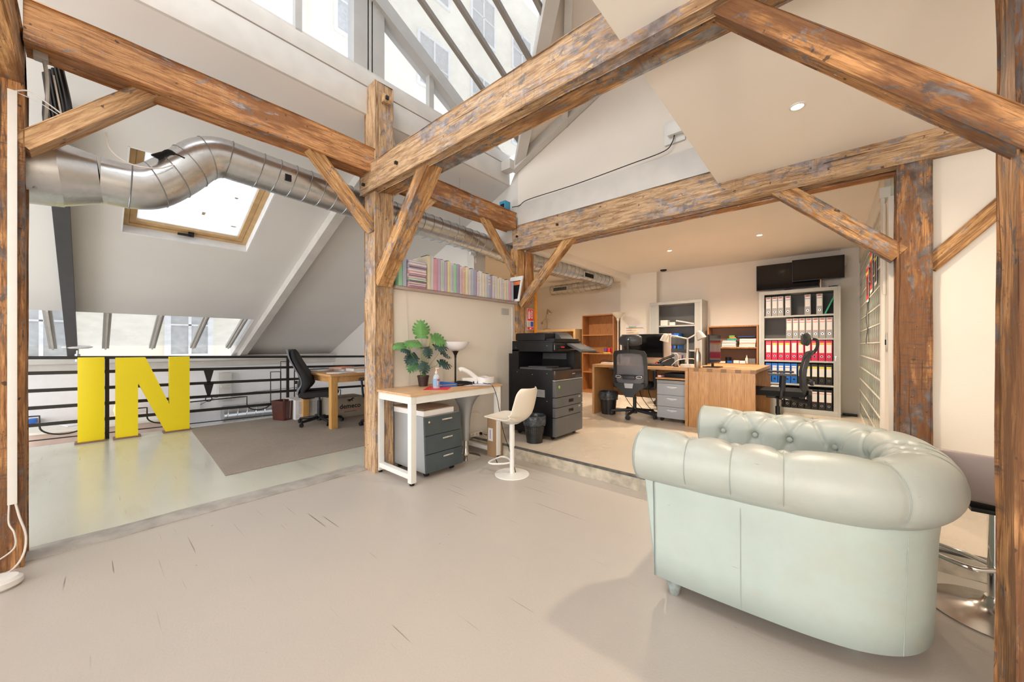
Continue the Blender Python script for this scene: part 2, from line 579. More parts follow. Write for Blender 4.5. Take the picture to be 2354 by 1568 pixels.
def slab(bm, quad, thick):
    """a flat plate: the four (or more) corners of its lower face, and a thickness vector"""
    a = [bm.verts.new(Vector(p)) for p in quad]
    t = Vector(thick)
    b = [bm.verts.new(v.co + t) for v in a]
    n = len(a)
    bm.faces.new(a)
    bm.faces.new(b[::-1])
    for i in range(n):
        bm.faces.new((a[i], b[i], b[(i + 1) % n], a[(i + 1) % n]))


def obj(name, bm, mat, parent=None, smooth=True, angle=38, recalc=True, label=None):
    if recalc:
        bmesh.ops.recalc_face_normals(bm, faces=bm.faces[:])
    me = bpy.data.meshes.new(name)
    bm.to_mesh(me)
    bm.free()
    if smooth:
        for p in me.polygons:
            p.use_smooth = True
        try:
            me.set_sharp_from_angle(angle=R(angle))
        except Exception:
            pass
    mats = mat if isinstance(mat, (list, tuple)) else [mat]
    for m in mats:
        me.materials.append(m)
    o = bpy.data.objects.new(name, me)
    COL.objects.link(o)
    if parent is not None:
        o.parent = parent
    if label:
        o['label'] = label
    return o


def tag(o, label, cat, group=None):
    o['label'] = label
    o['category'] = cat
    if group:
        o['group'] = group
    return o


def thing(name, label, cat, loc=(0, 0, 0), rz=0.0, group=None):
    o = bpy.data.objects.new(name, None)
    o.empty_display_size = 0.05
    COL.objects.link(o)
    o.location = loc
    o.rotation_euler = (0, 0, rz)
    return tag(o, label, cat, group)


def struct(name, bm, m, parent=None, **k):
    o = obj(name, bm, m, parent, **k)
    if parent is None:
        o['kind'] = 'structure'
    return o


def dup(root, loc=None, rz=None, label=None, group=None):
    r = root.copy()
    COL.objects.link(r)
    if loc is not None:
        r.location = loc
    if rz is not None:
        r.rotation_euler = (0, 0, rz)
    if label:
        r['label'] = label
    if group:
        r['group'] = group
    for ch in list(root.children):
        c = ch.copy()
        COL.objects.link(c)
        c.parent = r
        for g in ch.children:
            d = g.copy()
            COL.objects.link(d)
            d.parent = c
    return r


def one(name, bm, m, label, cat, group=None, **k):
    return tag(obj(name, bm, m, **k), label, cat, group)


def text_part(s, size, mat, mtx, parent, name='lettering', extrude=0.0006, bold=0.0, shear=0.0):
    cu = bpy.data.curves.new(name, 'FONT')
    cu.body = s
    cu.size = size
    cu.extrude = extrude
    cu.offset = bold
    cu.shear = shear
    cu.align_x = 'CENTER'
    cu.resolution_u = 2
    t = bpy.data.objects.new('tmp', cu)
    COL.objects.link(t)
    dg = bpy.context.evaluated_depsgraph_get()
    me = bpy.data.meshes.new_from_object(t.evaluated_get(dg))
    bpy.data.objects.remove(t)
    me.materials.clear()
    me.materials.append(mat)
    o = bpy.data.objects.new(name, me)
    COL.objects.link(o)
    o.parent = parent
    o.matrix_local = mtx
    return o


def basis(x, y, origin):
    """matrix whose X and Y axes are x and y"""
    x, y = Vector(x).normalized(), Vector(y).normalized()
    z = x.cross(y)
    m = Matrix.Identity(4)
    for i in range(3):
        m[i][0], m[i][1], m[i][2], m[i][3] = x[i], y[i], z[i], origin[i]
    return m


def timber(name, label, cat, p0, p1, side, w, h, mat, jit=0.004, group=None, parts=True, seg=0.09, bev=0.006):
    """a hewn timber from p0 to p1 (the centre line); side = direction of the width w, h is the other dimension"""
    p0, p1, side = Vector(p0), Vector(p1), Vector(side)
    d = p1 - p0
    L = d.length
    d.normalize()
    side = (side - d * side.dot(d)).normalized()
    up = d.cross(side)
    n = max(2, int(L / seg))
    bm = BM()
    sh = random.uniform(0, 50)
    rings = []
    # octagon-like section: flat faces with hewn arrises
    for i in range(n + 1):
        x = L * i / n
        ring = []
        for j, (sy, sz) in enumerate(((-1, -1), (1, -1), (1, 1), (-1, 1))):
            k = noise.noise(Vector((x * 3.1 + sh, j * 7.3, 0.3)))
            c = bev * (1.0 + 1.6 * max(0, k))
            for a, b in (((1, 0), (0, 1)) if (sy * sz) > 0 else ((0, 1), (1, 0))):
                jy = noise.noise(Vector((x * 2.3 + sh, j * 3.7 + a, 1.7))) * jit
                jz = noise.noise(Vector((x * 2.3 + sh, j * 3.7 + b, 9.7))) * jit
                ring.append(bm.verts.new((x, sy * (w / 2 - c * a) + jy, sz * (h / 2 - c * b) + jz)))
        rings.append(ring)
    for a, b in zip(rings, rings[1:]):
        m = len(a)
        for k in range(m):
            bm.faces.new((a[k], a[(k + 1) % m], b[(k + 1) % m], b[k]))
    bm.faces.new(rings[0][::-1])
    bm.faces.new(rings[-1])
    o = obj(name, bm, mat, angle=30)
    m = Matrix.Identity(4)
    for i in range(3):
        m[i][0], m[i][1], m[i][2], m[i][3] = d[i], side[i], up[i], p0[i]
    o.matrix_world = m
    return tag(o, label, cat, group)


# ================================================================== STRUCTURE
GY = 3.62           # plane of the far timber wall
CZ = 2.56           # flat ceiling
BY = 7.35           # back wall
S = 0.11            # raised floor


def sz(x):          # lower left roof slope (underside)
    return 3.26 + 0.415 * (x + 3.2)


def gz(y):          # glazed roof slope
    return 3.975 - 0.496 * (y - 2.83)


bm = BM(); box(bm, (-3.18, -4.5, -0.25), (2.6, 2.80, 0.0)); struct('floor', bm, M_FLOOR)
bm = BM(); box(bm, (-6.70, -4.5, -0.25), (-3.37, GY + 0.1, 0.0)); struct('floor', bm, M_FLOORM)
bm = BM(); box(bm, (-3.18, 2.80, -0.25), (-3.04, GY + 0.1, 0.0)); struct('floor', bm, M_FLOOR)
# worn sill timber between the two floors
bm = BM()
n = 60
top = []
for i in range(n + 1):
    y = -4.5 + (6.15) * i / n
    e0 = noise.noise(Vector((y * 3, 0, 0))) * 0.018
    e1 = noise.noise(Vector((y * 4, 5, 0))) * 0.022
    top.append([bm.verts.new((-3.37 + e0, y, 0.006)), bm.verts.new((-3.28, y, 0.012)), bm.verts.new((-3.175 + e1, y, 0.006)),
                bm.verts.new((-3.175 + e1, y, -0.1)), bm.verts.new((-3.37 + e0, y, -0.1))])
for a, b in zip(top, top[1:]):
    for k in range(5):
        bm.faces.new((a[k], a[(k + 1) % 5], b[(k + 1) % 5], b[k]))
bm.faces.new(top[0]); bm.faces.new(top[-1][::-1])
struct('trim_1', bm, M_SILL)
bm = BM(); box(bm, (-3.372, 1.65, -0.2), (-3.178, GY + 0.1, 0.0)); struct('floor', bm, M_FLOORM)
# raised floor with chipped concrete riser and a dark metal edge
bm = BM(); box(bm, (-3.04, 2.83, -0.25), (2.6, GY + 0.2, S)); box(bm, (-6.2, GY + 0.2, -0.25), (2.6, BY + 0.1, S))
struct('floor', bm, M_FLOORR)
bm = BM()
n = 90
rows = []
for i in range(n + 1):
    x = -3.03 + 5.6 * i / n
    rows.append([bm.verts.new((x, 2.80 + noise.noise(Vector((x * 6, z * 9, 2))) * 0.010, z)) for z in (0.0, 0.03, 0.065, 0.100)] + [bm.verts.new((x, 2.83, 0.100)), bm.verts.new((x, 2.83, 0.0))])
for a, b in zip(rows, rows[1:]):
    for k in range(6):
        bm.faces.new((a[k], a[(k + 1) % 6], b[(k + 1) % 6], b[k]))
bm.faces.new(rows[0]); bm.faces.new(rows[-1][::-1])
struct('trim_2', bm, plain('chipped_riser', (0.60, 0.53, 0.42), 0.85, var=0.2, scale=14, bmp=0.8, bscale=30))
bm = BM(); box(bm, (-3.03, 2.795, 0.1005), (2.57, 2.832, 0.1125)); struct('trim_3', bm, plain('dark_edge_strip', (0.12, 0.12, 0.115), 0.6, var=0.3, scale=20))

# walls
bm = BM(); box(bm, (-3.19, 1.84, 0.0), (-3.09, GY, 1.665)); struct('wall_left', bm, M_WALL)
bm = BM(); box(bm, (-3.20, 1.845, 1.665), (-3.02, GY - 0.02, 1.69)); struct('trim_4', bm, plain('shelf_ledge', (0.50, 0.40, 0.36), 0.6))
# wall behind the timber wall beam, up to the roof
bm = BM()
prism(bm, [(-3.06, 2.66), (2.6, 2.66), (2.6, 4.9), (-0.6, 4.42), (-3.06, 3.55)], (0, 0.13, 0), (0, GY + 0.03, 0))
struct('wall_gable', bm, M_WALLW)
bm = BM()
prism(bm, [(-8.9, -2.7), (-3.84, -2.7), (-3.84, 2.50), (-3.06, 2.50), (-3.06, 3.50), (-3.2, sz(-3.2)), (-8.9, sz(-8.9))], (0, 0.13, 0), (0, GY + 0.04, 0))
struct('wall_gable', bm, plain('grey_white_plaster', (0.72, 0.69, 0.65), 0.8, var=0.015, scale=2))
bm = BM(); box(bm, (-3.97, GY - 0.03, -2.7), (-3.83, GY + 0.2, 2.70)); struct('wall_pier', bm, plain('pier_plaster', (0.66, 0.62, 0.57), 0.8, var=0.03))
bm = BM(); box(bm, (-6.2, BY, 0.0), (0.6, BY + 0.15, CZ)); struct('wall_back', bm, M_WALLW)
bm = BM(); box(bm, (-3.26, BY - 0.16, S), (-2.52, BY, CZ)); struct('wall_pilaster', bm, M_WALL)
bm = BM(); box(bm, (-6.2, GY + 0.17, 0.0), (-6.05, BY, CZ)); struct('wall_side', bm, M_ORANGE)
bm = BM(); box(bm, (0.135, BY - 0.06, S), (0.345, BY, CZ)); struct('wall_pier', bm, M_WALLW)
bm = BM(); box(bm, (0.50, GY + 0.06, S), (2.6, GY + 0.2, CZ)); struct('wall_right', bm, M_WALL)
bm = BM(); box(bm, (2.6, -4.6, -0.2), (2.75, GY + 0.2, CZ)); struct('wall_east', bm, M_WALL)
# rear wall behind the camera with a wide opening added to let daylight in
bm = BM()
box(bm, (-8.9, -4.65, -2.7), (2.75, -4.5, 0.7)); box(bm, (-8.9, -4.65, 2.45), (2.75, -4.5, 6.2))
box(bm, (-8.9, -4.65, 0.7), (-3.4, -4.5, 2.45)); box(bm, (1.8, -4.65, 0.7), (2.75, -4.5, 2.45))
struct('wall_rear', bm, M_WALLW)

# glass-block wall (x = 0.34 facing the desks)
gw = BM()
y0, y1, z0, z1 = 4.13, BY - 0.02, 0.16, 2.33
box(gw, (0.345, y0, S), (0.44, y1, z0)); box(gw, (0.335, y0, z1), (0.44, BY, CZ)); box(gw, (0.352, y0, z0), (0.43, y1, z1))
ny, nz_ = 16, 13
dy, dz = (y1 - y0) / ny, (z1 - z0) / nz_
for j in range(nz_ + 1):
    box(gw, (0.340, y0, z0 + j * dz - 0.006), (0.36, y1, z0 + j * dz + 0.006))
gwall = struct('wall_glass_block', gw, M_GROUT)
bb = BM(); box(bb, (0.342, -dy / 2 + 0.006, -dz / 2 + 0.008), (0.40, dy / 2 - 0.006, dz / 2 - 0.008), 0.006)
blk = None
for j in range(nz_):
    for i in range(ny):
        if blk is None:
            blk = obj('glass_block', bb, M_GBLOCK, gwall)
            o = blk
        else:
            o = blk.copy(); COL.objects.link(o); o.parent = gwall
        o.location = (0, y0 + (i + 0.5) * dy, z0 + (j + 0.5) * dz)
bm = BM(); box(bm, (0.33, GY + 0.18, S), (0.44, 4.13, 2.22)); box(bm, (0.31, 4.04, S), (0.33, 4.13, 2.30)); box(bm, (0.30, 4.02, 2.28), (0.44, 4.14, 2.36))
struct('door_1', bm, M_WALL)
bm = BM(); box(bm, (0.36, GY + 0.18, 2.22), (0.385, 4.03, CZ)); struct('window_3', bm, plain('green_transom_glass', (0.42, 0.50, 0.38), 0.15))

# flat ceilings
bm = BM()
box(bm, (-0.735, -4.6, CZ), (2.75, BY + 0.15, CZ + 0.12))
box(bm, (-6.2, GY + 0.06, CZ), (-0.735, BY + 0.15, CZ + 0.12))
struct('ceiling', bm, M_CEIL)
bm = BM(); box(bm, (-3.30, -4.6, 3.0), (-0.735, -1.3, 3.1)); struct('ceiling', bm, M_CEIL)
bm = BM(); box(bm, (-0.735, -4.6, CZ + 0.12), (-0.65, GY + 0.1, 4.6)); box(bm, (-3.3, -1.4, 3.0), (-0.65, -1.3, gz(-1.3) + 0.1))
box(bm, (-0.735, -1.4, 4.4), (-0.65, 2.2, gz(-1.3) + 0.1))
struct('wall_lantern', bm, M_WALLW)
# boxed bulkhead running under the back room ceiling beside the duct
bm = BM(); box(bm, (-3.40, GY + 0.25, CZ - 0.10), (-3.06, BY, CZ)); struct('ceiling', bm, M_CEIL)

# lower left roof slope with its skylight opening
th = math.atan(0.415)
cs, sn = math.cos(th), math.sin(th)
slope_n = Vector((-sn, 0, cs))


def sp(d, y, h=0.0):
    """point on the slope: d metres down from its top edge, y along, h above (outwards)"""
    return Vector((-3.2 - d * cs, y, 3.26 - d * sn)) + slope_n * h


SKY = dict(d0=1.255, d1=2.50, y0=0.205, y1=1.29)
D_WIN, D_END = 4.42, 5.68
YA, YB = -4.5, GY + 0.04


def slope_plate(bm, d0, d1, ya, yb):
    slab(bm, [sp(d0, ya), sp(d0, yb), sp(d1, yb), sp(d1, ya)], slope_n * 0.22)


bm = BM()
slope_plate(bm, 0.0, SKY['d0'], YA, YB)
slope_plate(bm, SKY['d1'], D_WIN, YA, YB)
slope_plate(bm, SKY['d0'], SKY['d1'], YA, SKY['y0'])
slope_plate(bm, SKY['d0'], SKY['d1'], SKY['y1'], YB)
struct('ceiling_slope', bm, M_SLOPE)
# strip glazing at the foot of the slope
bm = BM()
slab(bm, [sp(D_WIN, YA, 0.05), sp(D_WIN, YB, 0.05), sp(D_END, YB, 0.05), sp(D_END, YA, 0.05)], slope_n * 0.012)
win2 = struct('window_2', bm, M_GLASS)


def slope_bar(name, y, w, d0, d1, h0, h1, mat, parent=None):
    bm = BM()
    slab(bm, [sp(d0, y - w / 2, h0), sp(d0, y + w / 2, h0), sp(d1, y + w / 2, h0), sp(d1, y - w / 2, h0)], slope_n * (h1 - h0))
    return obj(name, bm, mat, parent)


for y in (-3.44, -2.925, -2.41, -1.895, -1.38, -0.865, -0.35, 0.155, 0.67, 1.18, 1.68):
    g = slope_bar('glazing_bar', y, 0.075, D_WIN, D_END, 0.0, 0.05, M_GREYW, win2)
    slope_bar('rib', y, 0.02, D_WIN, D_END, -0.02, 0.0, M_WHITEW, g)
bm = BM(); box(bm, (-8.80, YA, 0.86), (-8.42, YB, 0.93)); box(bm, (-8.62, YA, 0.76), (-8.5, YB, 0.88)); struct('trim_5', bm, M_WHITEW)
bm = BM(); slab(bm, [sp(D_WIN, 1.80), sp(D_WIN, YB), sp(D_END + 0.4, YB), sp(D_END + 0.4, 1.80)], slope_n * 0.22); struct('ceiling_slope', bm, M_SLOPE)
# outer wall of the atrium below the glazing, lower floor
bm = BM(); box(bm, (-8.95, YA, -2.7), (-8.62, YB, 0.80)); struct('wall_outer', bm, plain('outer_wall_white', (0.90, 0.89, 0.90), 0.7, var=0.02))
bm = BM(); box(bm, (-8.95, YA, -2.9), (-3.0, YB + 0.1, -2.7)); struct('floor', bm, M_FLOOR)

# white purlin and clerestory
bm = BM(); box(bm, (-3.46, YA, 3.252), (-3.192, GY + 0.02, 3.50), 0.006); struct('trim_6', bm, M_WHITEW)
bm = BM(); box(bm, (-3.42, -1.3, 3.505), (-3.185, GY + 0.02, 3.64), 0.008); struct('trim_7', bm, M_WHITEW)
bm = BM()
prism(bm, [(-1.3, 3.64), (3.50, 3.645), (-1.3, gz(-1.3))], (-0.012, 0, 0), (-3.30, 0, 0), (0, 1, 0), (0, 0, 1))
win1 = struct('window_1', bm, M_GLASS)


def cl_bar(y0, y1, d=0.10, name='mullion', z0=3.64):
    bm = BM()
    prism(bm, [(y0, z0), (y1, z0), (y1, gz(y1)), (y0, gz(y0))], (-d, 0, 0), (-3.24, 0, 0), (0, 1, 0), (0, 0, 1))
    return obj(name, bm, M_GREYW, win1)


cl_bar(1.56, 1.70, 0.12); cl_bar(1.69, 1.74, 0.10, 'fillet'); cl_bar(1.73, 1.86, 0.14); cl_bar(2.385, 2.445, 0.06); cl_bar(1.08, 1.13, 0.06); cl_bar(0.30, 0.42, 0.12); cl_bar(-0.3, -0.24, 0.06)
for (a, b, zz) in ((-1.3, 3.5, 0.0),):
    bm = BM()
    prism(bm, [(-1.3, gz(-1.3) - 0.15), (3.35, gz(3.35) - 0.15), (3.50, gz(3.35) - 0.07), (3.58, gz(3.58)), (-1.3, gz(-1.3))], (-0.16, 0, 0), (-3.20, 0, 0), (0, 1, 0), (0, 0, 1))
    obj('rake', bm, M_GREYW, win1)
    bm = BM()
    box(bm, (-3.33, -1.3, 3.64), (-3.24, 3.45, 3.70))
    obj('bottom_rail', bm, M_WHITEW, win1)
# glazed roof above the bay
bm = BM()
slab(bm, [(-3.2, -1.3, gz(-1.3)), (-0.735, -1.3, gz(-1.3)), (-0.735, 1.6, gz(1.6)), (-1.86, 2.6, gz(2.6)), (-3.0, 3.58, gz(3.58)), (-3.2, 3.6, gz(3.6))], (0, 0.004, 0.01))
rg = struct('window_4', bm, M_GLASSD)
for k, x in enumerate((-2.87, -2.555, -2.22, -1.90, -1.58, -1.26, -0.95)):
    yend = min(3.55, 3.55 - (x + 3.0) * 0.86)
    bm = BM()
    slab(bm, [(x - 0.02, -1.3, gz(-1.3) - 0.05), (x + 0.02, -1.3, gz(-1.3) - 0.05), (x + 0.02, yend, gz(yend) - 0.05), (x - 0.02, yend, gz(yend) - 0.05)], (0, 0.01, 0.045))
    obj('glazing_bar', bm, plain('weathered_bar', (0.26, 0.23, 0.20), 0.7), rg)
# opaque valley slope on the right of the glazed roof, with its valley board and rafters
C0 = Vector((-3.10, GY + 0.02, 3.50))
V1 = Vector((-1.86, 2.56, 4.11))
V2 = Vector((-0.70, 1.58, 4.60))
G1 = Vector((-0.70, GY + 0.02, 4.40))
bm = BM(); slab(bm, [C0, V1, V2, G1], (0, 0, 0.1)); struct('ceiling_slope', bm, M_WALLW)
bm = BM()
for off, w in ((0.0, 0.10),):
    d = (V2 - C0).normalized()
    s_ = Vector((d.y, -d.x, 0)).normalized()
    slab(bm, [C0 - s_ * w, C0 + s_ * w * 0.2, V2 + s_ * w * 0.2, V2 - s_ * w], (0, 0, -0.11))
struct('trim_8', bm, M_WHITEW)
bm = BM(); slab(bm, [C0 + Vector((0.02, 0, -0.13)), C0 + Vector((0.02, -0.09, -0.13)), G1 + Vector((0, -0.09, -0.05)), G1 + Vector((0, 0, -0.05))], (0, 0, 0.12)); struct('trim_9', bm, M_WHITEW)
bm = BM()
a = C0.lerp(G1, 0.30) + Vector((0, 0, 0)); b = V1.lerp(V2, 0.45)
slab(bm, [a + Vector((0, 0, -0.09)), a + Vector((0.08, 0, -0.09)), b + Vector((0.08, 0, -0.09)), b + Vector((0, 0, -0.09))], (0, 0, 0.10)); struct('trim_10', bm, M_WHITEW)
bm = BM(); box(bm, (-3.22, 3.47, 3.38), (-3.04, 3.60, 3.50), 0.01); struct('trim_11', bm, M_WHITEW)

# skylight in the slope
d0, d1, ya, yb = SKY['d0'], SKY['d1'], SKY['y0'], SKY['y1']
bm = BM()
for (a, b, c, d) in ((d0 - 0.0, d0 + 0.012, ya, yb), (d1 - 0.012, d1, ya, yb), (d0, d1, ya, ya + 0.012), (d0, d1, yb - 0.012, yb)):
    slab(bm, [sp(a, c, 0.0), sp(a, d, 0.0), sp(b, d, 0.0), sp(b, c, 0.0)], slope_n * 0.22)
sky_w = struct('window_5', bm, plain('bright_reveal', (0.84, 0.85, 0.86), 0.7))
pine = plain('varnished_pine', (0.62, 0.40, 0.19), 0.4, var=0.1, scale=12)


def ring(bm, da, db, yA, yB, w, h0, h1):
    for (a, b, c, d) in ((da, da + w, yA, yB), (db - w, db, yA, yB), (da + w, db - w, yA, yA + w), (da + w, db - w, yB - w, yB)):
        slab(bm, [sp(a, c, h0), sp(a, d, h0), sp(b, d, h0), sp(b, c, h0)], slope_n * (h1 - h0))


def frosted():
    m, nt, b = newmat('frosted_pane')
    out = nt.nodes['Material Output']
    tr = nt.nodes.new('ShaderNodeBsdfTranslucent')
    tr.inputs['Color'].default_value = (0.92, 0.95, 0.97, 1)
    tp = nt.nodes.new('ShaderNodeBsdfTransparent')
    mx = nt.nodes.new('ShaderNodeMixShader')
    nt.links.new(ramp(nt, noise_tex(nt, 3, 4), [(0.4, 0.22), (0.7, 0.05)]), mx.inputs[0])
    nt.links.new(tr.outputs[0], mx.inputs[1])
    nt.links.new(tp.outputs[0], mx.inputs[2])
    nt.links.new(mx.outputs[0], out.inputs['Surface'])
    return m


bm = BM(); ring(bm, d0 + 0.012, d1 - 0.012, ya + 0.012, yb - 0.012, 0.045, 0.09, 0.20); obj('outer_frame', bm, pine, sky_w)
bm = BM(); ring(bm, d0 + 0.06, d1 - 0.06, ya + 0.06, yb - 0.06, 0.05, 0.10, 0.16); sash = obj('sash', bm, pine, sky_w)
bm = BM()
slab(bm, [sp(d0 + 0.1, ya + 0.1, 0.13), sp(d0 + 0.1, yb - 0.1, 0.13), sp(d1 - 0.1, yb - 0.1, 0.13), sp(d1 - 0.1, ya + 0.1, 0.13)], slope_n * 0.01)
obj('pane', bm, frosted(), sky_w)
bm = BM()
ym = (ya + yb) / 2
slab(bm, [sp(d1 - 0.075, ym - 0.02, 0.06), sp(d1 - 0.075, ym + 0.03, 0.06), sp(d1 - 0.035, ym + 0.03, 0.06), sp(d1 - 0.035, ym - 0.02, 0.06)], slope_n * 0.04)
slab(bm, [sp(d1 - 0.065, ym - 0.11, 0.055), sp(d1 - 0.065, ym + 0.01, 0.055), sp(d1 - 0.045, ym + 0.01, 0.055), sp(d1 - 0.045, ym - 0.11, 0.055)], slope_n * 0.018)
obj('handle', bm, M_BLACK, sky_w)
bm = BM()
for (dd, yy, s1, s2) in ((1.62, 0.66, 0.03, 0.02), (2.06, 0.80, 0.045, 0.03), (2.20, 1.08, 0.015, 0.05), (1.7, 1.02, 0.02, 0.03)):
    slab(bm, [sp(dd, yy, 0.125), sp(dd, yy + s2, 0.125), sp(dd + s1, yy + s2 * 0.8, 0.125), sp(dd + s1, yy, 0.125)], slope_n * 0.003)
obj('tape_scrap', bm, plain('old_tape', (0.50, 0.42, 0.28), 0.7), sky_w)

# white rafter crossing the slope, black steel rafter on the left
r1 = slope_bar('rafter', 1.93, 0.11, 0.1, 6.4, -0.11, 0.0, M_WHITEW)
tag(r1, 'white painted rafter running down the sloping ceiling to the low windows', 'rafter')
r2 = slope_bar('rafter', -0.17, 0.10, 1.05, 6.5, -0.12, 0.0, plain('black_steel', (0.055, 0.055, 0.06), 0.5))
tag(r2, 'black steel rafter on the sloping ceiling beside the timber post with the white cable cover', 'rafter')

# ---------------- buildings outside
fac = thing('apartment_building', 'cream rendered apartment block seen through the low strip windows', 'building', (-13.0, 0, -3))
bm = BM(); box(bm, (-0.8, -14, -6), (0, 4.6, 9.6)); obj('wall', bm, M_FAC, fac)
proto = None


def facade_window(parent, x, y, z, w, h, nrm=1):
    f = BM()
    for (a, b, c, d) in ((-w / 2 - 0.12, w / 2 + 0.12, -0.12, 0), (-w / 2 - 0.12, w / 2 + 0.12, h, h + 0.12), (-w / 2 - 0.12, -w / 2, 0, h), (w / 2, w / 2 + 0.12, 0, h), (-0.03, 0.03, 0, h), (-w / 2, w / 2, h * 0.5, h * 0.5 + 0.04)):
        box(f, (x, y + a, z + c), (x + 0.08, y + b, z + d))
    fo = obj('window', f, M_FACW, parent)
    g = BM(); box(g, (x - 0.01, y - w / 2, z), (x + 0.03, y + w / 2, z + h)); obj('pane', g, M_FACG, fo)


for y in (-6.2, -3.4, -0.7, 1.75, 4.0):
    for z in (3.9, 7.4):
        facade_window(fac, 0, y, z, 0.75, 1.5)
fac2 = thing('apartment_building', 'tall cream rendered building with a chimney above the glass roof', 'building', (-13.0, 0, -3))
bm = BM(); box(bm, (-0.8, 4.62, -6), (0, 34, 23.5)); obj('wall', bm, M_FAC, fac2)
bm = BM(); box(bm, (-0.6, 3.6, 9.65), (0.2, 4.6, 16.4)); box(bm, (-0.7, 3.5, 16.4), (0.3, 4.7, 16.8)); obj('chimney', bm, M_FAC, fac2)
for y in (6.4, 9.8, 12.8, 15.8, 19.5, 24.0):
    for z in (6.5, 10.5, 14.6, 18.7):
        facade_window(fac2, 0, y, z + 0.6, 1.5, 2.1)

# ================================================================== TIMBER FRAME
PX0, PX1 = -3.23, -3.04
PXC = (PX0 + PX1) / 2
timber('timber_post', 'worn timber post with the flat white cable cover on its face', 'post', (-3.22, -0.40, -0.02), (-3.22, -0.40, 2.50), (1, 0, 0), 0.20, 0.36, M_TIMD)
timber('timber_post', 'tall worn timber post standing at the corner of the white desk', 'post', (PXC, 1.745, -0.02), (PXC, 1.745, 3.50), (1, 0, 0), 0.19, 0.19, M_TIMG)
timber('timber_post', 'worn timber post at the step behind the white bar stool', 'post', (-3.10, 3.685, S - 0.02), (-3.10, 3.685, 2.40), (1, 0, 0), 0.12, 0.15, M_TIM)
timber('timber_post', 'short timber post carrying the red fire sign, behind the printer', 'post', (-3.06, 3.85, S - 0.02), (-3.06, 3.85, 2.36), (1, 0, 0), 0.10, 0.16, M_TIMA)
timber('timber_post', 'dark-blotched timber post rising behind the armchair beside the cream wall', 'post', (0.436, 3.70, S - 0.02), (0.436, 3.70, 2.38), (1, 0, 0), 0.165, 0.17, M_TIMD)
timber('timber_post', 'heavy timber post cut off by the edge of the frame beside the chrome stool', 'post', (0.50, 1.765, -0.02), (0.50, 1.765, 2.52), (1, 0, 0), 0.215, 0.17, M_TIMD, jit=0.008)

timber('timber_beam', 'thick worn beam above the mezzanine running to the tall post', 'beam', (-3.13, -0.22, 2.778), (-3.13, 1.652, 2.778), (1, 0, 0), 0.18, 0.225, M_TIMA, jit=0.008)
timber('timber_beam', 'shorter worn beam above the ventilation duct and folders', 'beam', (-3.13, 1.84, 2.74), (-3.13, 3.60, 2.74), (1, 0, 0), 0.18, 0.22, M_TIMA, jit=0.010)
timber('timber_beam', 'huge worn tie beam crossing above the room towards the roof glazing, front half', 'beam', (-3.24, 1.655, 2.625), (2.58, 1.655, 2.625), (0, 1, 0), 0.088, 0.25, M_TIMG, jit=0.004)
timber('timber_beam', 'rear half of the huge tie beam, its underside blotched blue-grey', 'beam', (-3.03, 1.782, 2.625), (2.58, 1.782, 2.625), (0, 1, 0), 0.126, 0.225, M_TIMP, jit=0.004)
timber('timber_beam', 'worn beam across the opening to the desks, partly under white boarding', 'beam', (-3.12, 3.665, 2.525), (2.58, 3.665, 2.525), (0, 1, 0), 0.11, 0.31, M_TIMG, jit=0.005)
timber('timber_beam', 'slim inner beam under the boarding, behind the front beam of the desk opening', 'beam', (-3.00, 3.79, 2.49), (2.58, 3.79, 2.49), (0, 1, 0), 0.10, 0.26, M_TIMA, jit=0.005)
timber('timber_beam', 'beam end projecting over the post with the white cable cover', 'beam', (-3.26, -0.34, 2.60), (2.58, -0.34, 2.60), (0, 1, 0), 0.24, 0.26, M_TIM, jit=0.006)
bm = BM()
prism(bm, [(-3.03, 2.685), (-0.74, 2.685), (-0.74, 2.95), (-3.03, 2.95)], (0, 0.03, 0), (0, 3.615, 0))
struct('trim_12', bm, M_WHITEW)

BR = 'braces of the timber frame'


def brace(label, p0, p1, side, w, h, mat=M_TIM):
    return timber('timber_brace', label, 'brace', p0, p1, side, w, h, mat, jit=0.003, bev=0.004)


brace('broad brace rising from the cable-cover post to the mezzanine beam', (-3.19, -0.235, 2.175), (-3.19, 0.28, 2.745), (1, 0, 0), 0.14, 0.088, M_TIML)
brace('slim brace from the mezzanine beam down to the tall post', (-3.10, 1.66, 2.17), (-3.10, 1.14, 2.70), (1, 0, 0), 0.10, 0.085)
brace('broad brace from the tall post up to the huge tie beam', (-3.06, 1.735, 1.70), (-2.32, 1.735, 2.56), (0, 1, 0), 0.145, 0.115)
brace('short brace behind the broad one, from the tall post to the beam over the duct', (-3.10, 1.83, 2.18), (-3.10, 2.32, 2.66), (1, 0, 0), 0.08, 0.09, M_TIML)
brace('slim brace from the beam over the duct down to the post at the step', (-3.09, 3.63, 2.08), (-3.09, 3.03, 2.68), (1, 0, 0), 0.075, 0.085)
brace('brace above the printer from the post at the step to the cross beam', (-3.02, 3.67, 1.66), (-2.24, 3.67, 2.42), (0, 1, 0), 0.09, 0.10)
brace('brace from the cross beam down to the post behind the armchair', (0.37, 3.67, 1.76), (-0.32, 3.67, 2.42), (0, 1, 0), 0.10, 0.115)
brace('brace let into the cream wall beyond the post behind the armchair', (0.50, 3.665, 1.66), (1.0, 3.665, 2.22), (0, 1, 0), 0.03, 0.10)
brace('massive brace from the huge tie beam down to the heavy post', (-0.402, 1.707, 2.61), (0.44, 1.707, 1.691), (0, 1, 0), 0.092, 0.082, M_TIMD)
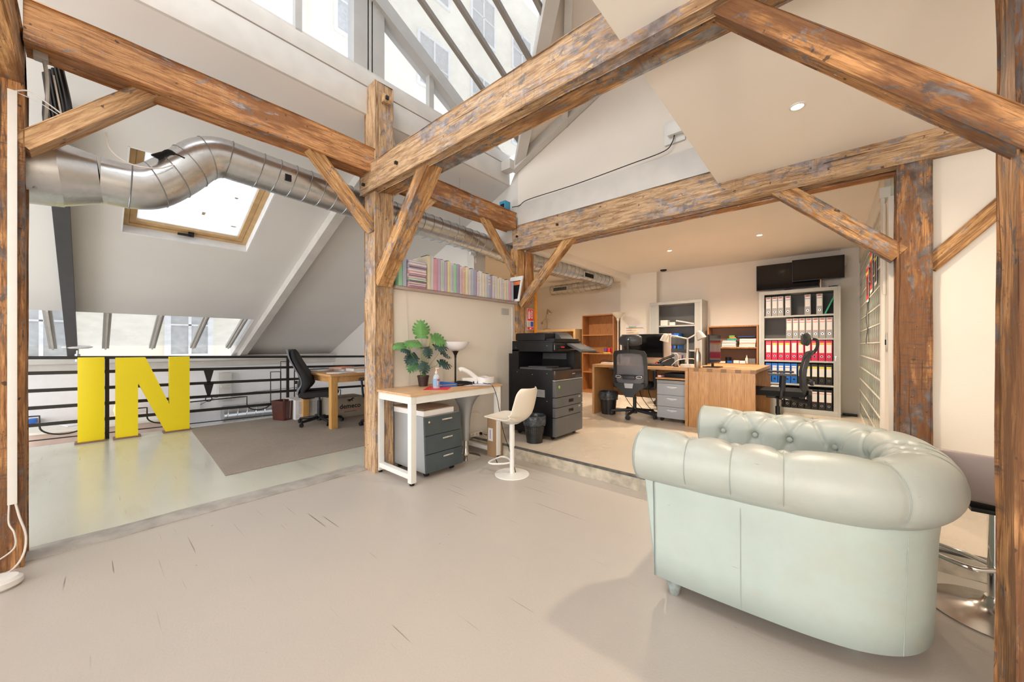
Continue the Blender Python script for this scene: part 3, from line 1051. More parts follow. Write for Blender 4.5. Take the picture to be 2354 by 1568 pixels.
# bolts
for (p, d, lb) in (((-3.02, 1.745, 3.36), (1, 0, 0), 'dark bolt with a wooden plate near the top of the tall post'), ((-2.62, 1.607, 2.60), (0, -1, 0), 'square dark bolt on the huge tie beam'),
                   ((-3.16, 1.607, 2.58), (0, -1, 0), 'square dark bolt at the end of the huge tie beam'), ((-3.04, 3.607, 2.54), (0, -1, 0), 'square dark bolt at the end of the cross beam'), ((-2.42, 3.607, 2.56), (0, -1, 0), 'square dark bolt on the cross beam above the printer')):
    t = thing('bolt', lb, 'bolt', p)
    q = Vector(d).to_track_quat('Z', 'Y').to_matrix().to_4x4()
    if 'plate' in lb:
        bm = BM(); box(bm, (-0.028, -0.036, -0.02), (0.045, 0.036, 0.015), 0.004, q); obj('plate', bm, M_TIML, t)
        bm = BM(); box(bm, (-0.012, -0.014, 0.014), (0.016, 0.016, 0.035), 0.003, q); obj('nut', bm, M_BLACKM, t)
    else:
        bm = BM(); box(bm, (-0.011, -0.011, -0.02), (0.011, 0.011, 0.014), 0.002, q); obj('nut', bm, M_BLACKM, t)

# ================================================================== VENTILATION DUCT
t = thing('ventilation_duct', 'galvanised spiral duct swooping along the mezzanine beam and through the far wall', 'duct', (-3.42, 0, 2.48))


def duct_run(par, pts, r, seam=0.12, radii=None, name='duct_section', o=(-3.42, 0, 2.48)):
    o = Vector(o)
    pts = [Vector(p) - o for p in pts]
    bm = BM(); tube(bm, pts, r, 28, radii=radii); ds = obj(name, bm, M_GALV, par)
    bm = BM()
    acc, last = 0.0, 0.0
    for i in range(len(pts) - 1):
        L = (pts[i + 1] - pts[i]).length
        while last + seam < acc + L:
            last += seam
            f = (last - acc) / L
            p = pts[i].lerp(pts[i + 1], f)
            d = (pts[i + 1] - pts[i]).normalized()
            rr = r if not radii else radii[i] * (1 - f) + radii[i + 1] * f
            # helical lock seam: a slightly leaning ring
            s_, u_ = frame_for(d)
            lean = 0.20
            cp = [p + (s_ * math.cos(a) + u_ * math.sin(a)) * (rr + 0.001) + d * (math.sin(a) * rr * lean) for a in [2 * PI * k / 24 for k in range(24)]]
            tube(bm, cp, 0.0036, 4, closed=True)
        acc += L
    if len(bm.verts):
        obj('seam', bm, plain('duct_seam', (0.26, 0.27, 0.28), 0.4, metal=0.6), ds)
    else:
        bm.free()


duct_run(t, [(-3.43, -4.45, 2.13), (-3.43, -0.30, 2.13), (-3.43, -0.12, 2.15)], 0.19, 0.2)
duct_run(t, [(-3.43, -0.12, 2.15), (-3.42, 0.04, 2.165)], 0.18, 0.5, radii=[0.185, 0.142], name='reducer')
sb = smooth_path([(-3.42, 0.04, 2.165), (-3.42, 0.16, 2.165), (-3.42, 0.27, 2.20), (-3.42, 0.40, 2.325), (-3.42, 0.52, 2.47), (-3.42, 0.63, 2.53), (-3.42, 0.76, 2.53)], 5)
duct_run(t, sb, 0.138, 0.13, name='elbow')
duct_run(t, [(-3.42, 0.76, 2.53), (-3.42, 1.8, 2.49), (-3.42, 2.6, 2.475)], 0.137, 0.115)
duct_run(t, [(-3.42, 2.6, 2.475), (-3.41, 3.30, 2.455)], 0.133, 0.115)
duct_run(t, smooth_path([(-3.41, 3.30, 2.455), (-3.40, 3.55, 2.44), (-3.38, 3.9, 2.40), (-3.35, 4.2, 2.38)], 4), 0.133, 0.13, name='elbow')
duct_run(t, [(-3.35, 4.2, 2.38), (-3.30, 5.5, 2.38)], 0.133, 0.12)
duct_run(t, smooth_path([(-3.30, 5.5, 2.38), (-3.27, 6.2, 2.38), (-3.25, 6.62, 2.38), (-3.42, 6.80, 2.37), (-3.75, 6.82, 2.37), (-4.72, 6.82, 2.36)], 6), 0.105, 0.14, name='branch')
for (px, py, pz, ax) in ((-3.20, 5.75, 2.36, 'y'), (-4.42, 6.715, 2.36, 'x')):
    bm = BM(); fr = BM()
    o_ = Vector((-3.42, 0, 2.48))
    c = Vector((px, py, pz)) - o_
    if ax == 'y':
        box(fr, c + Vector((0.0, -0.17, -0.05)), c + Vector((0.018, 0.17, 0.05)))
        for k in range(16):
            yy = -0.14 + k * 0.28 / 15
            box(bm, c + Vector((0.012, yy - 0.005, -0.035)), c + Vector((0.024, yy + 0.005, 0.035)))
    else:
        box(fr, c + Vector((-0.20, -0.018, -0.05)), c + Vector((0.20, 0, 0.05)))
        for k in range(18):
            xx = -0.16 + k * 0.32 / 17
            box(bm, c + Vector((xx - 0.005, -0.024, -0.035)), c + Vector((xx + 0.005, -0.012, 0.035)))
    g_ = obj('grille', fr, M_GREYM, t)
    obj('slats', bm, M_BLACK, g_)
bm = BM(); box(bm, (-3.422 + 3.42 + 0.10, 1.02, -0.02), (-3.42 + 3.42 + 0.142, 1.065, 0.03), 0, Matrix.Identity(4)); obj('tape', bm, M_BLACK, t)
bm = BM()
tube(bm, [(-4.1 + 3.42, 6.82, CZ - 2.48), (-4.1 + 3.42, 6.82, -0.02)], 0.004, 6)
tube(bm, [(0.02, 2.95, 0.1), (0.02, 2.95, 0.7)], 0.003, 6)
obj('hanger', bm, M_STEEL, t)

# ================================================================== LEFT: cable cover, cables, power block
t = thing('cable_cover', 'flat white cable cover fixed upright on the timber post', 'cable cover', (-3.115, -0.257, 0.336))
bm = BM(); box(bm, (-0.003, -0.015, 0), (0.009, 0.015, 2.09), 0.001); obj('cover', bm, M_WHITEP, t)
bm = BM()
tube(bm, smooth_path([(0.004, -0.010, 0.0), (0.01, -0.010, -0.09), (0.03, 0.008, -0.14), (0.02, 0.006, -0.22), (0.03, -0.06, -0.27)], 5), 0.0035, 6)
obj('cable', bm, M_CABLEW, t)
bm = BM()
tube(bm, smooth_path([(0.004, 0.010, 0.0), (0.01, 0.022, -0.07), (0.015, 0.042, -0.17), (0.03, 0.035, -0.26), (0.05, 0.0, -0.315), (0.08, -0.06, -0.32)], 5), 0.0045, 6)
obj('cable', bm, M_CABLEW, t)
bm = BM()
tube(bm, smooth_path([(0.004, 0.01, 2.09), (0.004, 0.05, 2.11), (0.0, 0.10, 2.085), (-0.02, 0.16, 2.05), (-0.06, 0.22, 2.01)], 5), 0.0035, 6)
tube(bm, smooth_path([(0.004, 0.012, 2.085), (0.0, 0.08, 2.07), (-0.02, 0.16, 2.035), (-0.06, 0.22, 2.01)], 5), 0.002, 6)
obj('cable', bm, M_CABLEW, t)
bm = BM()
lathe(bm, [(0.0, 0), (0.062, 0), (0.072, 0.012), (0.072, 0.035), (0.062, 0.048), (0.0, 0.052)], (0, 0, 0), 28, Matrix.Scale(1.4, 4, (0, 1, 0)))
o = one('power_block', bm, M_WHITEP, 'rounded white power block lying on the floor at the foot of the timber post', 'power block')
o.location = (-2.93, -0.31, 0.0)
t = thing('cable_bundle', 'grey cables and a clamp hanging in the gap beside the timber post, above the duct', 'cable', (-3.30, -0.15, 2.2))
bm = BM()
tube(bm, smooth_path([(0.16, -0.02, 0.52), (0.15, 0.0, 0.35), (0.06, -0.01, 0.15), (0.02, -0.03, 0.0), (0.0, -0.05, -0.2)], 5), 0.008, 8)
obj('cable', bm, M_GREYM, t)
bm = BM(); tube(bm, smooth_path([(0.13, 0.02, 0.40), (0.09, 0.04, 0.26), (0.06, 0.06, 0.13)], 5), 0.004, 6); obj('cable', bm, M_CABLEW, t)
bm = BM(); box(bm, (0.135, -0.045, 0.44), (0.185, 0.005, 0.50), 0.006); obj('clamp', bm, M_GREYM, t)
bm = BM()
for k in range(6):
    tube(bm, smooth_path([(-0.10 + k * 0.03, -0.02 + k * 0.012, 0.5), (-0.06 + k * 0.03, 0.0 + k * 0.014, 0.3), (-0.04 + k * 0.03, 0.02 + k * 0.012, 0.16)], 4), 0.012, 6)
obj('dark_conduits', bm, M_BLACK, t)
bm = BM()
tube(bm, smooth_path([(-3.24, 0.06, 2.40), (-3.23, 0.08, 2.30), (-3.235, 0.16, 2.25), (-3.25, 0.28, 2.27), (-3.27, 0.36, 2.33)], 6), 0.004, 6)
one('loose_cable', bm, M_CABLEW, 'thin white cable looping in front of the big duct', 'cable')
bm = BM()
for k in range(5):
    tube(bm, smooth_path([(-3.33 + 0.01 * k, 0.30 - k * 0.010, 2.36), (-3.32, 0.34, 2.41 + 0.012 * (k % 3)), (-3.33 + 0.01 * k, 0.38 + 0.01 * k, 2.40)], 4), 0.008, 6)
one('cable_knot', bm, M_BLACK, 'black knotted cable ties lying on the duct in front of the skylight', 'cable')

# ================================================================== MEZZANINE: letters, railing, carpet
t = thing('letter', 'yellow capital letter I standing against the railing', 'letter', (-6.555, 0.0, 0.0))
bm = BM(); box(bm, (-0.05, -0.095, 0.018), (0.05, 0.112, 0.995), 0.003); obj('body', bm, M_YELLOW, t)
bm = BM(); box(bm, (-0.07, -0.118, 0), (0.075, 0.122, 0.018), 0.002); obj('base_board', bm, M_BROWNB, t)
t = thing('letter', 'yellow capital letter N standing against the railing', 'letter', (-6.535, 0.5, 0.0))
bm = BM()
W0, W1 = -0.30, 0.375
P = [(W0, 0.018), (W0 + 0.20, 0.018), (W0 + 0.20, 0.66), (W1 - 0.27, 0.018), (W1, 0.018), (W1, 0.985), (W1 - 0.215, 0.985), (W1 - 0.20, 0.36), (W0 + 0.26, 0.985), (W0, 0.985)]
P = [(W0, 0.018), (W0 + 0.19, 0.018), (W0 + 0.19, 0.665), (W1 - 0.235, 0.018), (W1, 0.018), (W1, 0.985), (W1 - 0.20, 0.985), (W1 - 0.20, 0.37), (W0 + 0.255, 0.985), (W0, 0.985)]
prism(bm, P, (0.10, 0, 0), (-0.05, 0, 0), (0, 1, 0), (0, 0, 1)); obj('body', bm, M_YELLOW, t)
bm = BM(); box(bm, (-0.07, W0 - 0.02, 0), (0.075, W0 + 0.215, 0.018), 0.002); obj('base_board', bm, M_BROWNB, t)
bm = BM(); box(bm, (-0.07, W1 - 0.26, 0), (0.075, W1 + 0.02, 0.018), 0.002); obj('base_board', bm, M_BROWNB, t)

rl = thing('railing', 'black iron railing with art deco motifs along the mezzanine edge', 'railing', (-6.64, 0, 0))
RK = -0.020   # it sags slightly


def rz_(y, z):
    return z + RK * (y + 0.4)


def rbar(name, y0, y1, z, w, h):
    bm = BM()
    slab(bm, [(-w / 2, y0, rz_(y0, z)), (w / 2, y0, rz_(y0, z)), (w / 2, y1, rz_(y1, z)), (-w / 2, y1, rz_(y1, z))], (0, 0, h))
    obj(name, bm, M_BLACKM, rl)


rbar('top_rail', -4.4, GY - 0.02, 0.980, 0.050, 0.036)
for z in (0.808, 0.613, 0.423, 0.233):
    rbar('bar', -4.4, GY - 0.02, z, 0.020, 0.038)
rbar('bottom_bar', -4.4, GY - 0.02, 0.075, 0.012, 0.012)
for y in (-2.6, 0.135, 2.10, 3.5):
    bm = BM(); box(bm, (-0.018, y - 0.018, -0.10), (0.018, y + 0.018, rz_(y, 0.985))); obj('post', bm, M_BLACKM, rl)


def rline(name, pts, r=0.009):
    bm = BM(); tube(bm, [(0, y, rz_(y, z)) for y, z in pts], r, 6); obj(name, bm, M_BLACKM, rl)


def hook(ya, yb, zt):
    pts = [(ya - 0.10, zt), (ya, zt), (ya, zt - 0.11)]
    c, r_ = (ya + yb) / 2, (yb - ya) / 2
    pts += [(c - r_ * math.cos(a), zt - 0.12 - r_ * 0.62 * math.sin(a)) for a in [PI * k / 14 for k in range(1, 15)]]
    return pts


rline('scroll', hook(-0.37, -0.02, 0.35) + [(-0.02, 0.5)])
rline('scroll', hook(0.48, 0.80, 0.35))
rline('scroll', [(0.90, 0.38)] + hook(1.55, 1.86, 0.40) + [(1.86, 0.76), (2.0, 0.76), (2.0, 0.92), (2.20, 0.92), (2.20, 0.76), (2.32, 0.76), (2.32, 0.08)])
rline('scroll', [(2.0, 0.76), (2.0, 0.08)])
rline('scroll', [(2.20, 0.76), (2.20, 0.08)])
rline('scroll', [(2.75, 0.40), (2.95, 0.40), (2.95, 0.26)])
for z in (0.81, 0.62):
    bm = BM(); prism(bm, [(-0.055, 0), (0.055, 0), (0.016, -0.17), (-0.016, -0.17)], (0.02, 0, 0), (-0.01, 1.10, rz_(1.10, z)), (0, 1, 0), (0, 0, 1)); obj('pendant', bm, M_BLACKM, rl)
bm = BM(); tube(bm, [(0, 1.10 + 0.036 * math.cos(a), rz_(1.1, 0.405) + 0.036 * math.sin(a)) for a in [2 * PI * k / 20 for k in range(20)]], 0.006, 6, closed=True); obj('ring', bm, M_BLACKM, rl)

bm = BM(); box(bm, (-6.56, 0.885, 0.0), (-3.96, 3.55, 0.009), 0.003)
# skewed near edge, as laid
for v in bm.verts:
    if v.co.y < 1.0:
        v.co.y += (v.co.x + 6.56) * -0.045
one('carpet', bm, M_CARPET, 'brown short-pile carpet lying on the mezzanine floor', 'carpet')

# ---- black fabric swivel chairs, side-on
def five_star(parent, r, mat, hub_z=0.075, nm='base', rot=0.3, caster=0.028, seg_arm=None):
    bm = BM()
    lathe(bm, [(0.0, hub_z - 0.03), (0.036, hub_z - 0.03), (0.038, hub_z + 0.035), (0.03, hub_z + 0.05), (0, hub_z + 0.05)], seg=14)
    for k in range(5):
        a = rot + 2 * PI * k / 5
        d = Vector((math.cos(a), math.sin(a), 0))
        pts = [d * 0.02 + Vector((0, 0, hub_z + 0.02)), d * (r * 0.5) + Vector((0, 0, hub_z + 0.004)), d * r + Vector((0, 0, 0.066))]
        rings = tube(bm, smooth_path(pts, 3), 0.02, 8, radii=[0.024, 0.024, 0.023, 0.021, 0.02, 0.018, 0.016][:7])
    obj(nm, bm, mat, parent)
    for k in range(5):
        a = rot + 2 * PI * k / 5
        c = Vector((math.cos(a) * r, math.sin(a) * r, 0))
        bm = BM()
        ca = a + 0.9
        ax = Vector((math.cos(ca), math.sin(ca), 0))
        q = ax.to_track_quat('Z', 'Y').to_matrix().to_4x4()
        for s_ in (-1, 1):
            lathe(bm, [(0, -0.008), (caster * 0.85, -0.009), (caster, -0.004), (caster, 0.004), (caster * 0.85, 0.009), (0, 0.008)], c + Vector((0, 0, caster)) + ax * (0.014 * s_), 14, q)
        tube(bm, [c + Vector((0, 0, caster * 1.6)), c + Vector((0, 0, 0.07))], 0.012, 8)
        obj('caster', bm, mat, parent)


def fabric_chair(loc, rz, label, arms=False):
    t = thing('office_chair', label, 'chair', loc, rz)
    five_star(t, 0.29, M_BLACK, rot=0.2)
    bm = BM()
    tube(bm, [(0, 0, 0.10), (0, 0, 0.33)], 0.030, 14); tube(bm, [(0, 0, 0.33), (0, 0, 0.42)], 0.014, 10)
    obj('gas_lift', bm, M_BLACK, t)
    # seat: thick waterfall cushion; chair faces +X
    bm = BM()
    n = 9
    prof = [(-0.24, 0.40), (-0.25, 0.43), (-0.23, 0.465), (-0.12, 0.475), (0.05, 0.478), (0.18, 0.485), (0.235, 0.47), (0.25, 0.43), (0.21, 0.40), (0.0, 0.395)]
    rows = []
    for i in range(13):
        y = -0.24 + 0.48 * i / 12
        e = abs(y) / 0.24
        sc2 = 1 - 0.22 * e ** 6
        rows.append([bm.verts.new((x * (1 - 0.10 * e ** 4), y, 0.435 + (z - 0.435) * sc2)) for x, z in prof])
    for a, b in zip(rows, rows[1:]):
        for k in range(len(a)):
            bm.faces.new((a[k], a[(k + 1) % len(a)], b[(k + 1) % len(a)], b[k]))
    bm.faces.new(rows[0]); bm.faces.new(rows[-1][::-1])
    obj('seat', bm, M_BLACKF, t, angle=60)
    # backrest: tall, curved forward at the lumbar
    side = [(-0.215, 0.44, 0.015), (-0.20, 0.50, 0.045), (-0.165, 0.58, 0.07), (-0.175, 0.68, 0.065), (-0.235, 0.80, 0.05), (-0.30, 0.93, 0.04), (-0.335, 1.03, 0.028), (-0.345, 1.07, 0.008)]
    for nm, mat_, off, wsc in (('backrest', M_BLACKF, 0.0, 1.0), ('back_shell', plain('grey_back_shell', (0.13, 0.14, 0.155), 0.5), -0.062, 0.92)):
        bm = BM()
        rows = []
        for i, (x, z, th_) in enumerate(smooth_path([Vector(p) for p in side], 3)):
            th_ = th_ * 1.3
            fz = (z - 0.44) / 0.63
            w = (0.19 + 0.035 * math.sin(PI * min(1, fz * 1.1))) * wsc
            if fz > 0.75:
                w *= math.sqrt(max(0.05, 1 - ((fz - 0.75) / 0.27) ** 2))
            T = th_ if nm == 'backrest' else 0.012
            ring = []
            for k in range(16):
                a = 2 * PI * k / 16
                ca_, sa_ = math.cos(a), math.sin(a)
                xx = x + off * (1 if nm != 'backrest' else 1) + math.copysign(abs(ca_) ** 0.7, ca_) * T + (0.03 * (sa_ ** 2))
                ring.append(bm.verts.new((xx, math.copysign(abs(sa_) ** 0.8, sa_) * w, z)))
            rows.append(ring)
        for a, b in zip(rows, rows[1:]):
            for k in range(16):
                bm.faces.new((a[k], a[(k + 1) % 16], b[(k + 1) % 16], b[k]))
        bm.faces.new(rows[0]); bm.faces.new(rows[-1][::-1])
        obj(nm, bm, mat_, t, angle=60)
    bm = BM(); tube(bm, smooth_path([(-0.06, 0, 0.385), (-0.20, 0, 0.375), (-0.27, 0, 0.46), (-0.26, 0, 0.62)], 4), 0.02, 8)
    lathe(bm, [(0, 0), (0.022, 0), (0.022, 0.03), (0, 0.03)], (-0.285, 0, 0.60), 12, Matrix.Rotation(-PI / 2, 4, 'Y'))
    obj('back_support', bm, M_BLACK, t)
    if arms:
        for s_ in (-1, 1):
            bm = BM()
            tube(bm, [(0.0, 0.26 * s_, 0.40), (0.0, 0.28 * s_, 0.64)], 0.014, 8)
            box(bm, (-0.12, 0.28 * s_ - 0.035, 0.64), (0.13, 0.28 * s_ + 0.035, 0.665), 0.01)
            obj('armrest', bm, M_BLACK, t)
    return t


fabric_chair((-5.56, 2.17, 0.009), R(62), 'black fabric office chair with a tall curved back at the oak table')
fabric_chair((-4.78, 2.72, 0.009), R(150), 'black office chair with armrests, mostly hidden behind the tall timber post', True)

# ---- oak table with papers
t = thing('dining_table', 'honey oak table with square legs on the brown carpet', 'table', (-5.03, 2.12, 0.009), 0)
TW, TL = 1.0, 1.7
bm = BM()
poly = [(-1.05, 0.02), (-0.02, -0.02), (0.02, 0.02), (0.02, 1.25), (-1.05, 1.25)]
box(bm, (-1.08, -0.03, 0.705), (0.03, 1.30, 0.735), 0.004); obj('table_top', bm, M_OAKT, t)
for (x, y) in ((-0.075, -0.01), (-1.06, -0.01), (-0.075, 1.20), (-1.06, 1.20)):
    bm = BM(); box(bm, (x, y, 0), (x + 0.085, y + 0.085, 0.705), 0.003); obj('leg', bm, M_OAKY, t)
for (a, b) in (((-1.0, 0.01, 0.62), (-0.05, 0.035, 0.705)), ((-1.0, 1.235, 0.62), (-0.05, 1.26, 0.705)), ((-0.025, 0.05, 0.62), (0.0, 1.25, 0.705)), ((-1.04, 0.05, 0.62), (-1.015, 1.25, 0.705))):
    bm = BM(); box(bm, a, b); obj('apron', bm, M_OAKT, t)
TZ = 0.009 + 0.7365


def flatbox(name, mat, label, cat, c, s, rz, group=None, bev=0.002):
    bm = BM(); box(bm, (-s[0] / 2, -s[1] / 2, 0), (s[0] / 2, s[1] / 2, s[2]), bev)
    o = one(name, bm, mat, label, cat, group)
    o.location = c
    o.rotation_euler = (0, 0, rz)
    return o


def bound_book(label, c, s, rz, cover, cat='book', name='book'):
    t = thing(name, label, cat, c, rz)
    bm = BM(); x, y, z = s[0] / 2, s[1] / 2, s[2]
    e = min(0.003, z * 0.18)
    box(bm, (-x, -y, 0), (x, y, e)); box(bm, (-x, -y, z - e), (x, y, z)); box(bm, (-x, -y, 0), (-x + 0.003, y, z))
    obj('cover', bm, cover, t)
    bm = BM(); box(bm, (-x + 0.004, -y + 0.004, e), (x - 0.004, y - 0.004, z - e)); obj('pages', bm, M_PAPER, t)
    return t


M_DKBLUE = plain('slate_blue_card', (0.10, 0.15, 0.19), 0.5)
bound_book('thick slate-blue file lying on the oak table nearest the fabric chair', (-5.83, 2.30, TZ), (0.24, 0.31, 0.035), 0.3, M_DKBLUE, 'file', 'ring_file')
bound_book('grey file lying under the orange folder on the oak table', (-5.66, 2.62, TZ), (0.24, 0.31, 0.03), 0.2, M_GREYM, 'file', 'ring_file')
bound_book('orange folder on top of the files on the oak table', (-5.70, 2.55, TZ + 0.0355), (0.22, 0.30, 0.02), 0.5, M_ORG, 'folder', 'folder')
bound_book('tan notebook beside the orange folder on the oak table', (-5.42, 2.68, TZ), (0.22, 0.29, 0.045), 0.1, M_CARD, 'notebook', 'notebook')
bound_book('dark file at the far side of the oak table under a heap of papers', (-5.35, 3.05, TZ), (0.26, 0.33, 0.05), 0.15, M_DKBLUE, 'file', 'ring_file')
flatbox('paper_stack', M_PAPER, 'heap of white papers on the far file of the oak table', 'paper', (-5.33, 3.05, TZ + 0.0505), (0.24, 0.32, 0.012), 0.3)
flatbox('paper_stack', M_PAPER, 'white papers spread near the front corner of the oak table', 'paper', (-5.22, 2.32, TZ), (0.22, 0.30, 0.008), 0.5)
flatbox('paper_stack', M_PAPER, 'white papers at the table edge beside the tall timber post', 'paper', (-5.13, 2.66, TZ), (0.21, 0.30, 0.006), -0.2)
flatbox('folded_leaflet', plain('pale_blue_card', (0.40, 0.52, 0.60), 0.6), 'small pale blue leaflet at the front edge of the oak table', 'leaflet', (-5.10, 2.28, TZ), (0.07, 0.16, 0.004), 0.35)

# ---- leather basket and removal boxes under the table
t = thing('waste_basket', 'dark red leather waste basket beside the railing', 'basket', (-6.27, 1.93, 0.009), 0.35)
bm = BM()
sec = [(-0.12, -0.11), (0.12, -0.11), (0.14, -0.09), (0.14, 0.09), (0.12, 0.11), (-0.12, 0.11), (-0.14, 0.09), (-0.14, -0.09)]
rg_ = []
for (k, z) in ((0.86, 0.0), (1.0, 0.29), (0.94, 0.29), (0.82, 0.012)):
    rg_.append([bm.verts.new((x * k, y * k, z)) for x, y in sec])
for a, b in zip(rg_, rg_[1:]):
    for k in range(8):
        bm.faces.new((a[k], a[(k + 1) % 8], b[(k + 1) % 8], b[k]))
bm.faces.new(rg_[0]); bm.faces.new(rg_[-1][::-1])
obj('body', bm, M_LEATHB, t)
bm = BM()
for k in range(15):
    z = 0.03 + k * 0.0175
    f = 0.86 + 0.14 * z / 0.29
    box(bm, (0.14 * f - 0.001, 0.0, z), (0.14 * f + 0.002, 0.008, z + 0.009))
obj('stitching', bm, plain('pale_thread', (0.7, 0.5, 0.35), 0.6), t)


def carton(label, lo, hi, mat, rz=0.0, pattern=False):
    c = ((lo[0] + hi[0]) / 2, (lo[1] + hi[1]) / 2, lo[2])
    sx, sy, h = (hi[0] - lo[0]) / 2, (hi[1] - lo[1]) / 2, hi[2] - lo[2]
    t = thing('cardboard_box', label, 'box', c, rz)
    bm = BM(); box(bm, (-sx, -sy, 0), (sx, sy, h), 0.003); obj('body', bm, mat, t)
    bm = BM()
    box(bm, (-sx, -sy, h), (sx, -0.004, h + 0.004)); box(bm, (-sx, 0.004, h), (sx, sy, h + 0.004))
    obj('flap', bm, mat, t)
    if pattern:
        bm = BM()
        for c0 in (-0.7, 0.1):
            for r_ in range(9):
                z = h * (0.30 + r_ * 0.07)
                x0_ = sx + 0.0008
                ya_, yb_ = sy * c0, sy * (c0 + 0.55)
                for (q0, q1, q2, q3) in ((ya_, yb_, z, z + 0.0016), (ya_, ya_ + 0.0016, z, z + h * 0.07), (yb_ - 0.0016, yb_, z, z + h * 0.07)):
                    box(bm, (sx, q0, q2), (x0_, q1, q3))
                box(bm, (sx, ya_ + 0.006, z + 0.006), (x0_, ya_ + sy * 0.3, z + 0.009))
        tube(bm, [(sx + 0.0006, -sy * 0.80 + 0.016 * math.cos(a), h * 0.18 + 0.018 * math.sin(a)) for a in [2 * PI * k / 16 for k in range(16)]], 0.0016, 4, closed=True)
        box(bm, (sx, sy * 0.62, h * 0.05), (sx + 0.001, sy * 0.85, h * 0.18))
        obj('print', bm, plain('grey_print', (0.12, 0.12, 0.13), 0.8), t)
    return t


carton('white printed carton between the leather basket and the chair', (-6.50, 2.02, 0.009), (-6.06, 2.36, 0.30), M_CARDW, 0.0, True)
carton('second white printed carton, behind the table leg', (-6.52, 2.385, 0.009), (-6.13, 2.75, 0.28), M_CARDW, 0.0, True)
t = carton('grey-brown removal carton printed demeco under the oak table', (-6.11, 2.42, 0.009), (-5.72, 2.93, 0.31), M_CARDG)
text_part('demeco', 0.105, M_BLACK, basis((0, 1, 0), (0, 0, 1), (0.1955, 0.02, 0.135)), t, bold=0.002)
text_part('DEMENAGEMENT', 0.026, M_BLACK, basis((0, 1, 0), (0, 0, 1), (0.1955, 0.02, 0.075)), t)
bm = BM(); box(bm, (0.1955, -0.19, 0.112), (0.1965, 0.21, 0.118)); obj('red_stripe', bm, M_RED, t)
bm = BM()
hz_ = [(-0.075, 0.010), (-0.045, 0.012), (-0.04, -0.004), (-0.055, -0.014), (-0.048, -0.018), (-0.028, -0.003), (-0.02, 0.0), (-0.022, -0.018), (-0.012, -0.022), (-0.008, 0.0), (0.012, 0.004), (0.03, -0.012), (0.036, -0.008), (0.022, 0.012),
       (0.034, 0.030), (0.052, 0.024), (0.056, 0.030), (0.040, 0.044), (0.028, 0.046), (0.012, 0.036), (0.0, 0.022), (-0.03, 0.024), (-0.05, 0.022)]
prism(bm, hz_, (0.001, 0, 0), (0.1955, 0.03, 0.25), (0, 1, 0), (0, 0, 1)); obj('horse_emblem', bm, M_BLACK, t)

# ---- atrium below: duct, junction box, counter, plant, lamp glow, round lamp rose
t = thing('low_duct', 'pale ribbed duct lying low in the atrium beyond the railing', 'duct', (-8.2, 0, -0.1))
bm = BM(); tube(bm, [(0, 1.55, 0.0), (0, 3.5, -0.02)], 0.15, 22); ds = obj('duct_section', bm, M_GALV, t)
bm = BM()
for k in range(14):
    y = 1.6 + k * 0.14
    tube(bm, [(0.152 * math.cos(a), y + 0.03 * math.sin(a), -0.005 + 0.152 * math.sin(a)) for a in [2 * PI * j / 20 for j in range(20)]], 0.004, 4, closed=True)
obj('seam', bm, M_GALV, ds)
bm = BM(); box(bm, (-8.62, 1.05, -0.02), (-8.56, 1.30, 0.12), 0.006); one('junction_box', bm, M_WHITEP, 'small white junction box on the atrium wall left of the low duct', 'junction box')
bm = BM()
tube(bm, smooth_path([(-8.58, 0.75, 0.45), (-8.57, 0.80, 0.20), (-8.58, 0.95, 0.12), (-8.57, 1.1, 0.09)], 5), 0.006, 5)
tube(bm, smooth_path([(-8.57, 1.28, 0.05), (-8.56, 1.5, 0.16), (-8.57, 1.8, 0.20), (-8.57, 2.3, 0.22), (-8.57, 3.2, 0.24)], 5), 0.005, 5)
one('loose_cable', bm, M_DKGREY, 'dark cables sagging along the atrium wall to the junction box', 'cable')
t = thing('counter', 'pale wooden counter with a rounded end seen through the railing bars', 'counter', (-7.9, -0.35, -1.0))
bm = BM()
pl = [(0.45 * math.cos(a), -0.05 + 0.30 * math.sin(a)) for a in [PI + PI * k / 12 for k in range(13)]] + [(0.45, 1.3), (-0.45, 1.3)]
prism(bm, pl, (0, 0, 1.02), (0, 0, 0), (1, 0, 0), (0, 1, 0)); obj('body', bm, plain('pink_wood', (0.62, 0.46, 0.38), 0.5), t)
bm = BM(); prism(bm, [(x * 1.05, y * 1.04) for x, y in pl], (0, 0, 0.03), (0, 0, 1.02), (1, 0, 0), (0, 1, 0)); obj('counter_top', bm, M_WALL, t)
flatbox('paper_stack', M_PAPER, 'papers lying on the counter seen through the railing', 'paper', (-7.85, -0.05, 0.052), (0.3, 0.4, 0.01), 0.3)
bm = BM(); box(bm, (-8.61, -0.57, -0.05), (-8.5, -0.50, 0.09), 0.004); one('blue_bottle', bm, M_BLUE, 'small blue canister against the atrium wall, seen low behind the railing', 'canister')
t = thing('glowing_lamp', 'amber glowing lamp seen between the yellow letters through the railing', 'lamp', (-8.2, 0.30, 0.0))
bm = BM(); lathe(bm, [(0.0, 0.0), (0.05, 0.0), (0.07, 0.1), (0.05, 0.2), (0.0, 0.2)], (0, 0, 0.05), 12); obj('shade', bm, M_GLOW, t)
bm = BM(); lathe(bm, [(0.0, 0.0), (0.05, 0.0), (0.02, 0.02), (0.012, 0.08), (0, 0.08)], (0, 0, 0.053), 12); tube(bm, [(0, 0, 0.25), (0, 0, 0.32)], 0.012, 8); obj('base', bm, M_BLACK, t)
t = thing('potted_plant', 'small green plant behind the letter N, beyond the railing', 'plant', (-8.05, 0.80, 0.052))
bm = BM(); lathe(bm, [(0, 0), (0.04, 0), (0.055, 0.08), (0.05, 0.08), (0, 0.07)], seg=12); obj('pot', bm, M_POT, t)
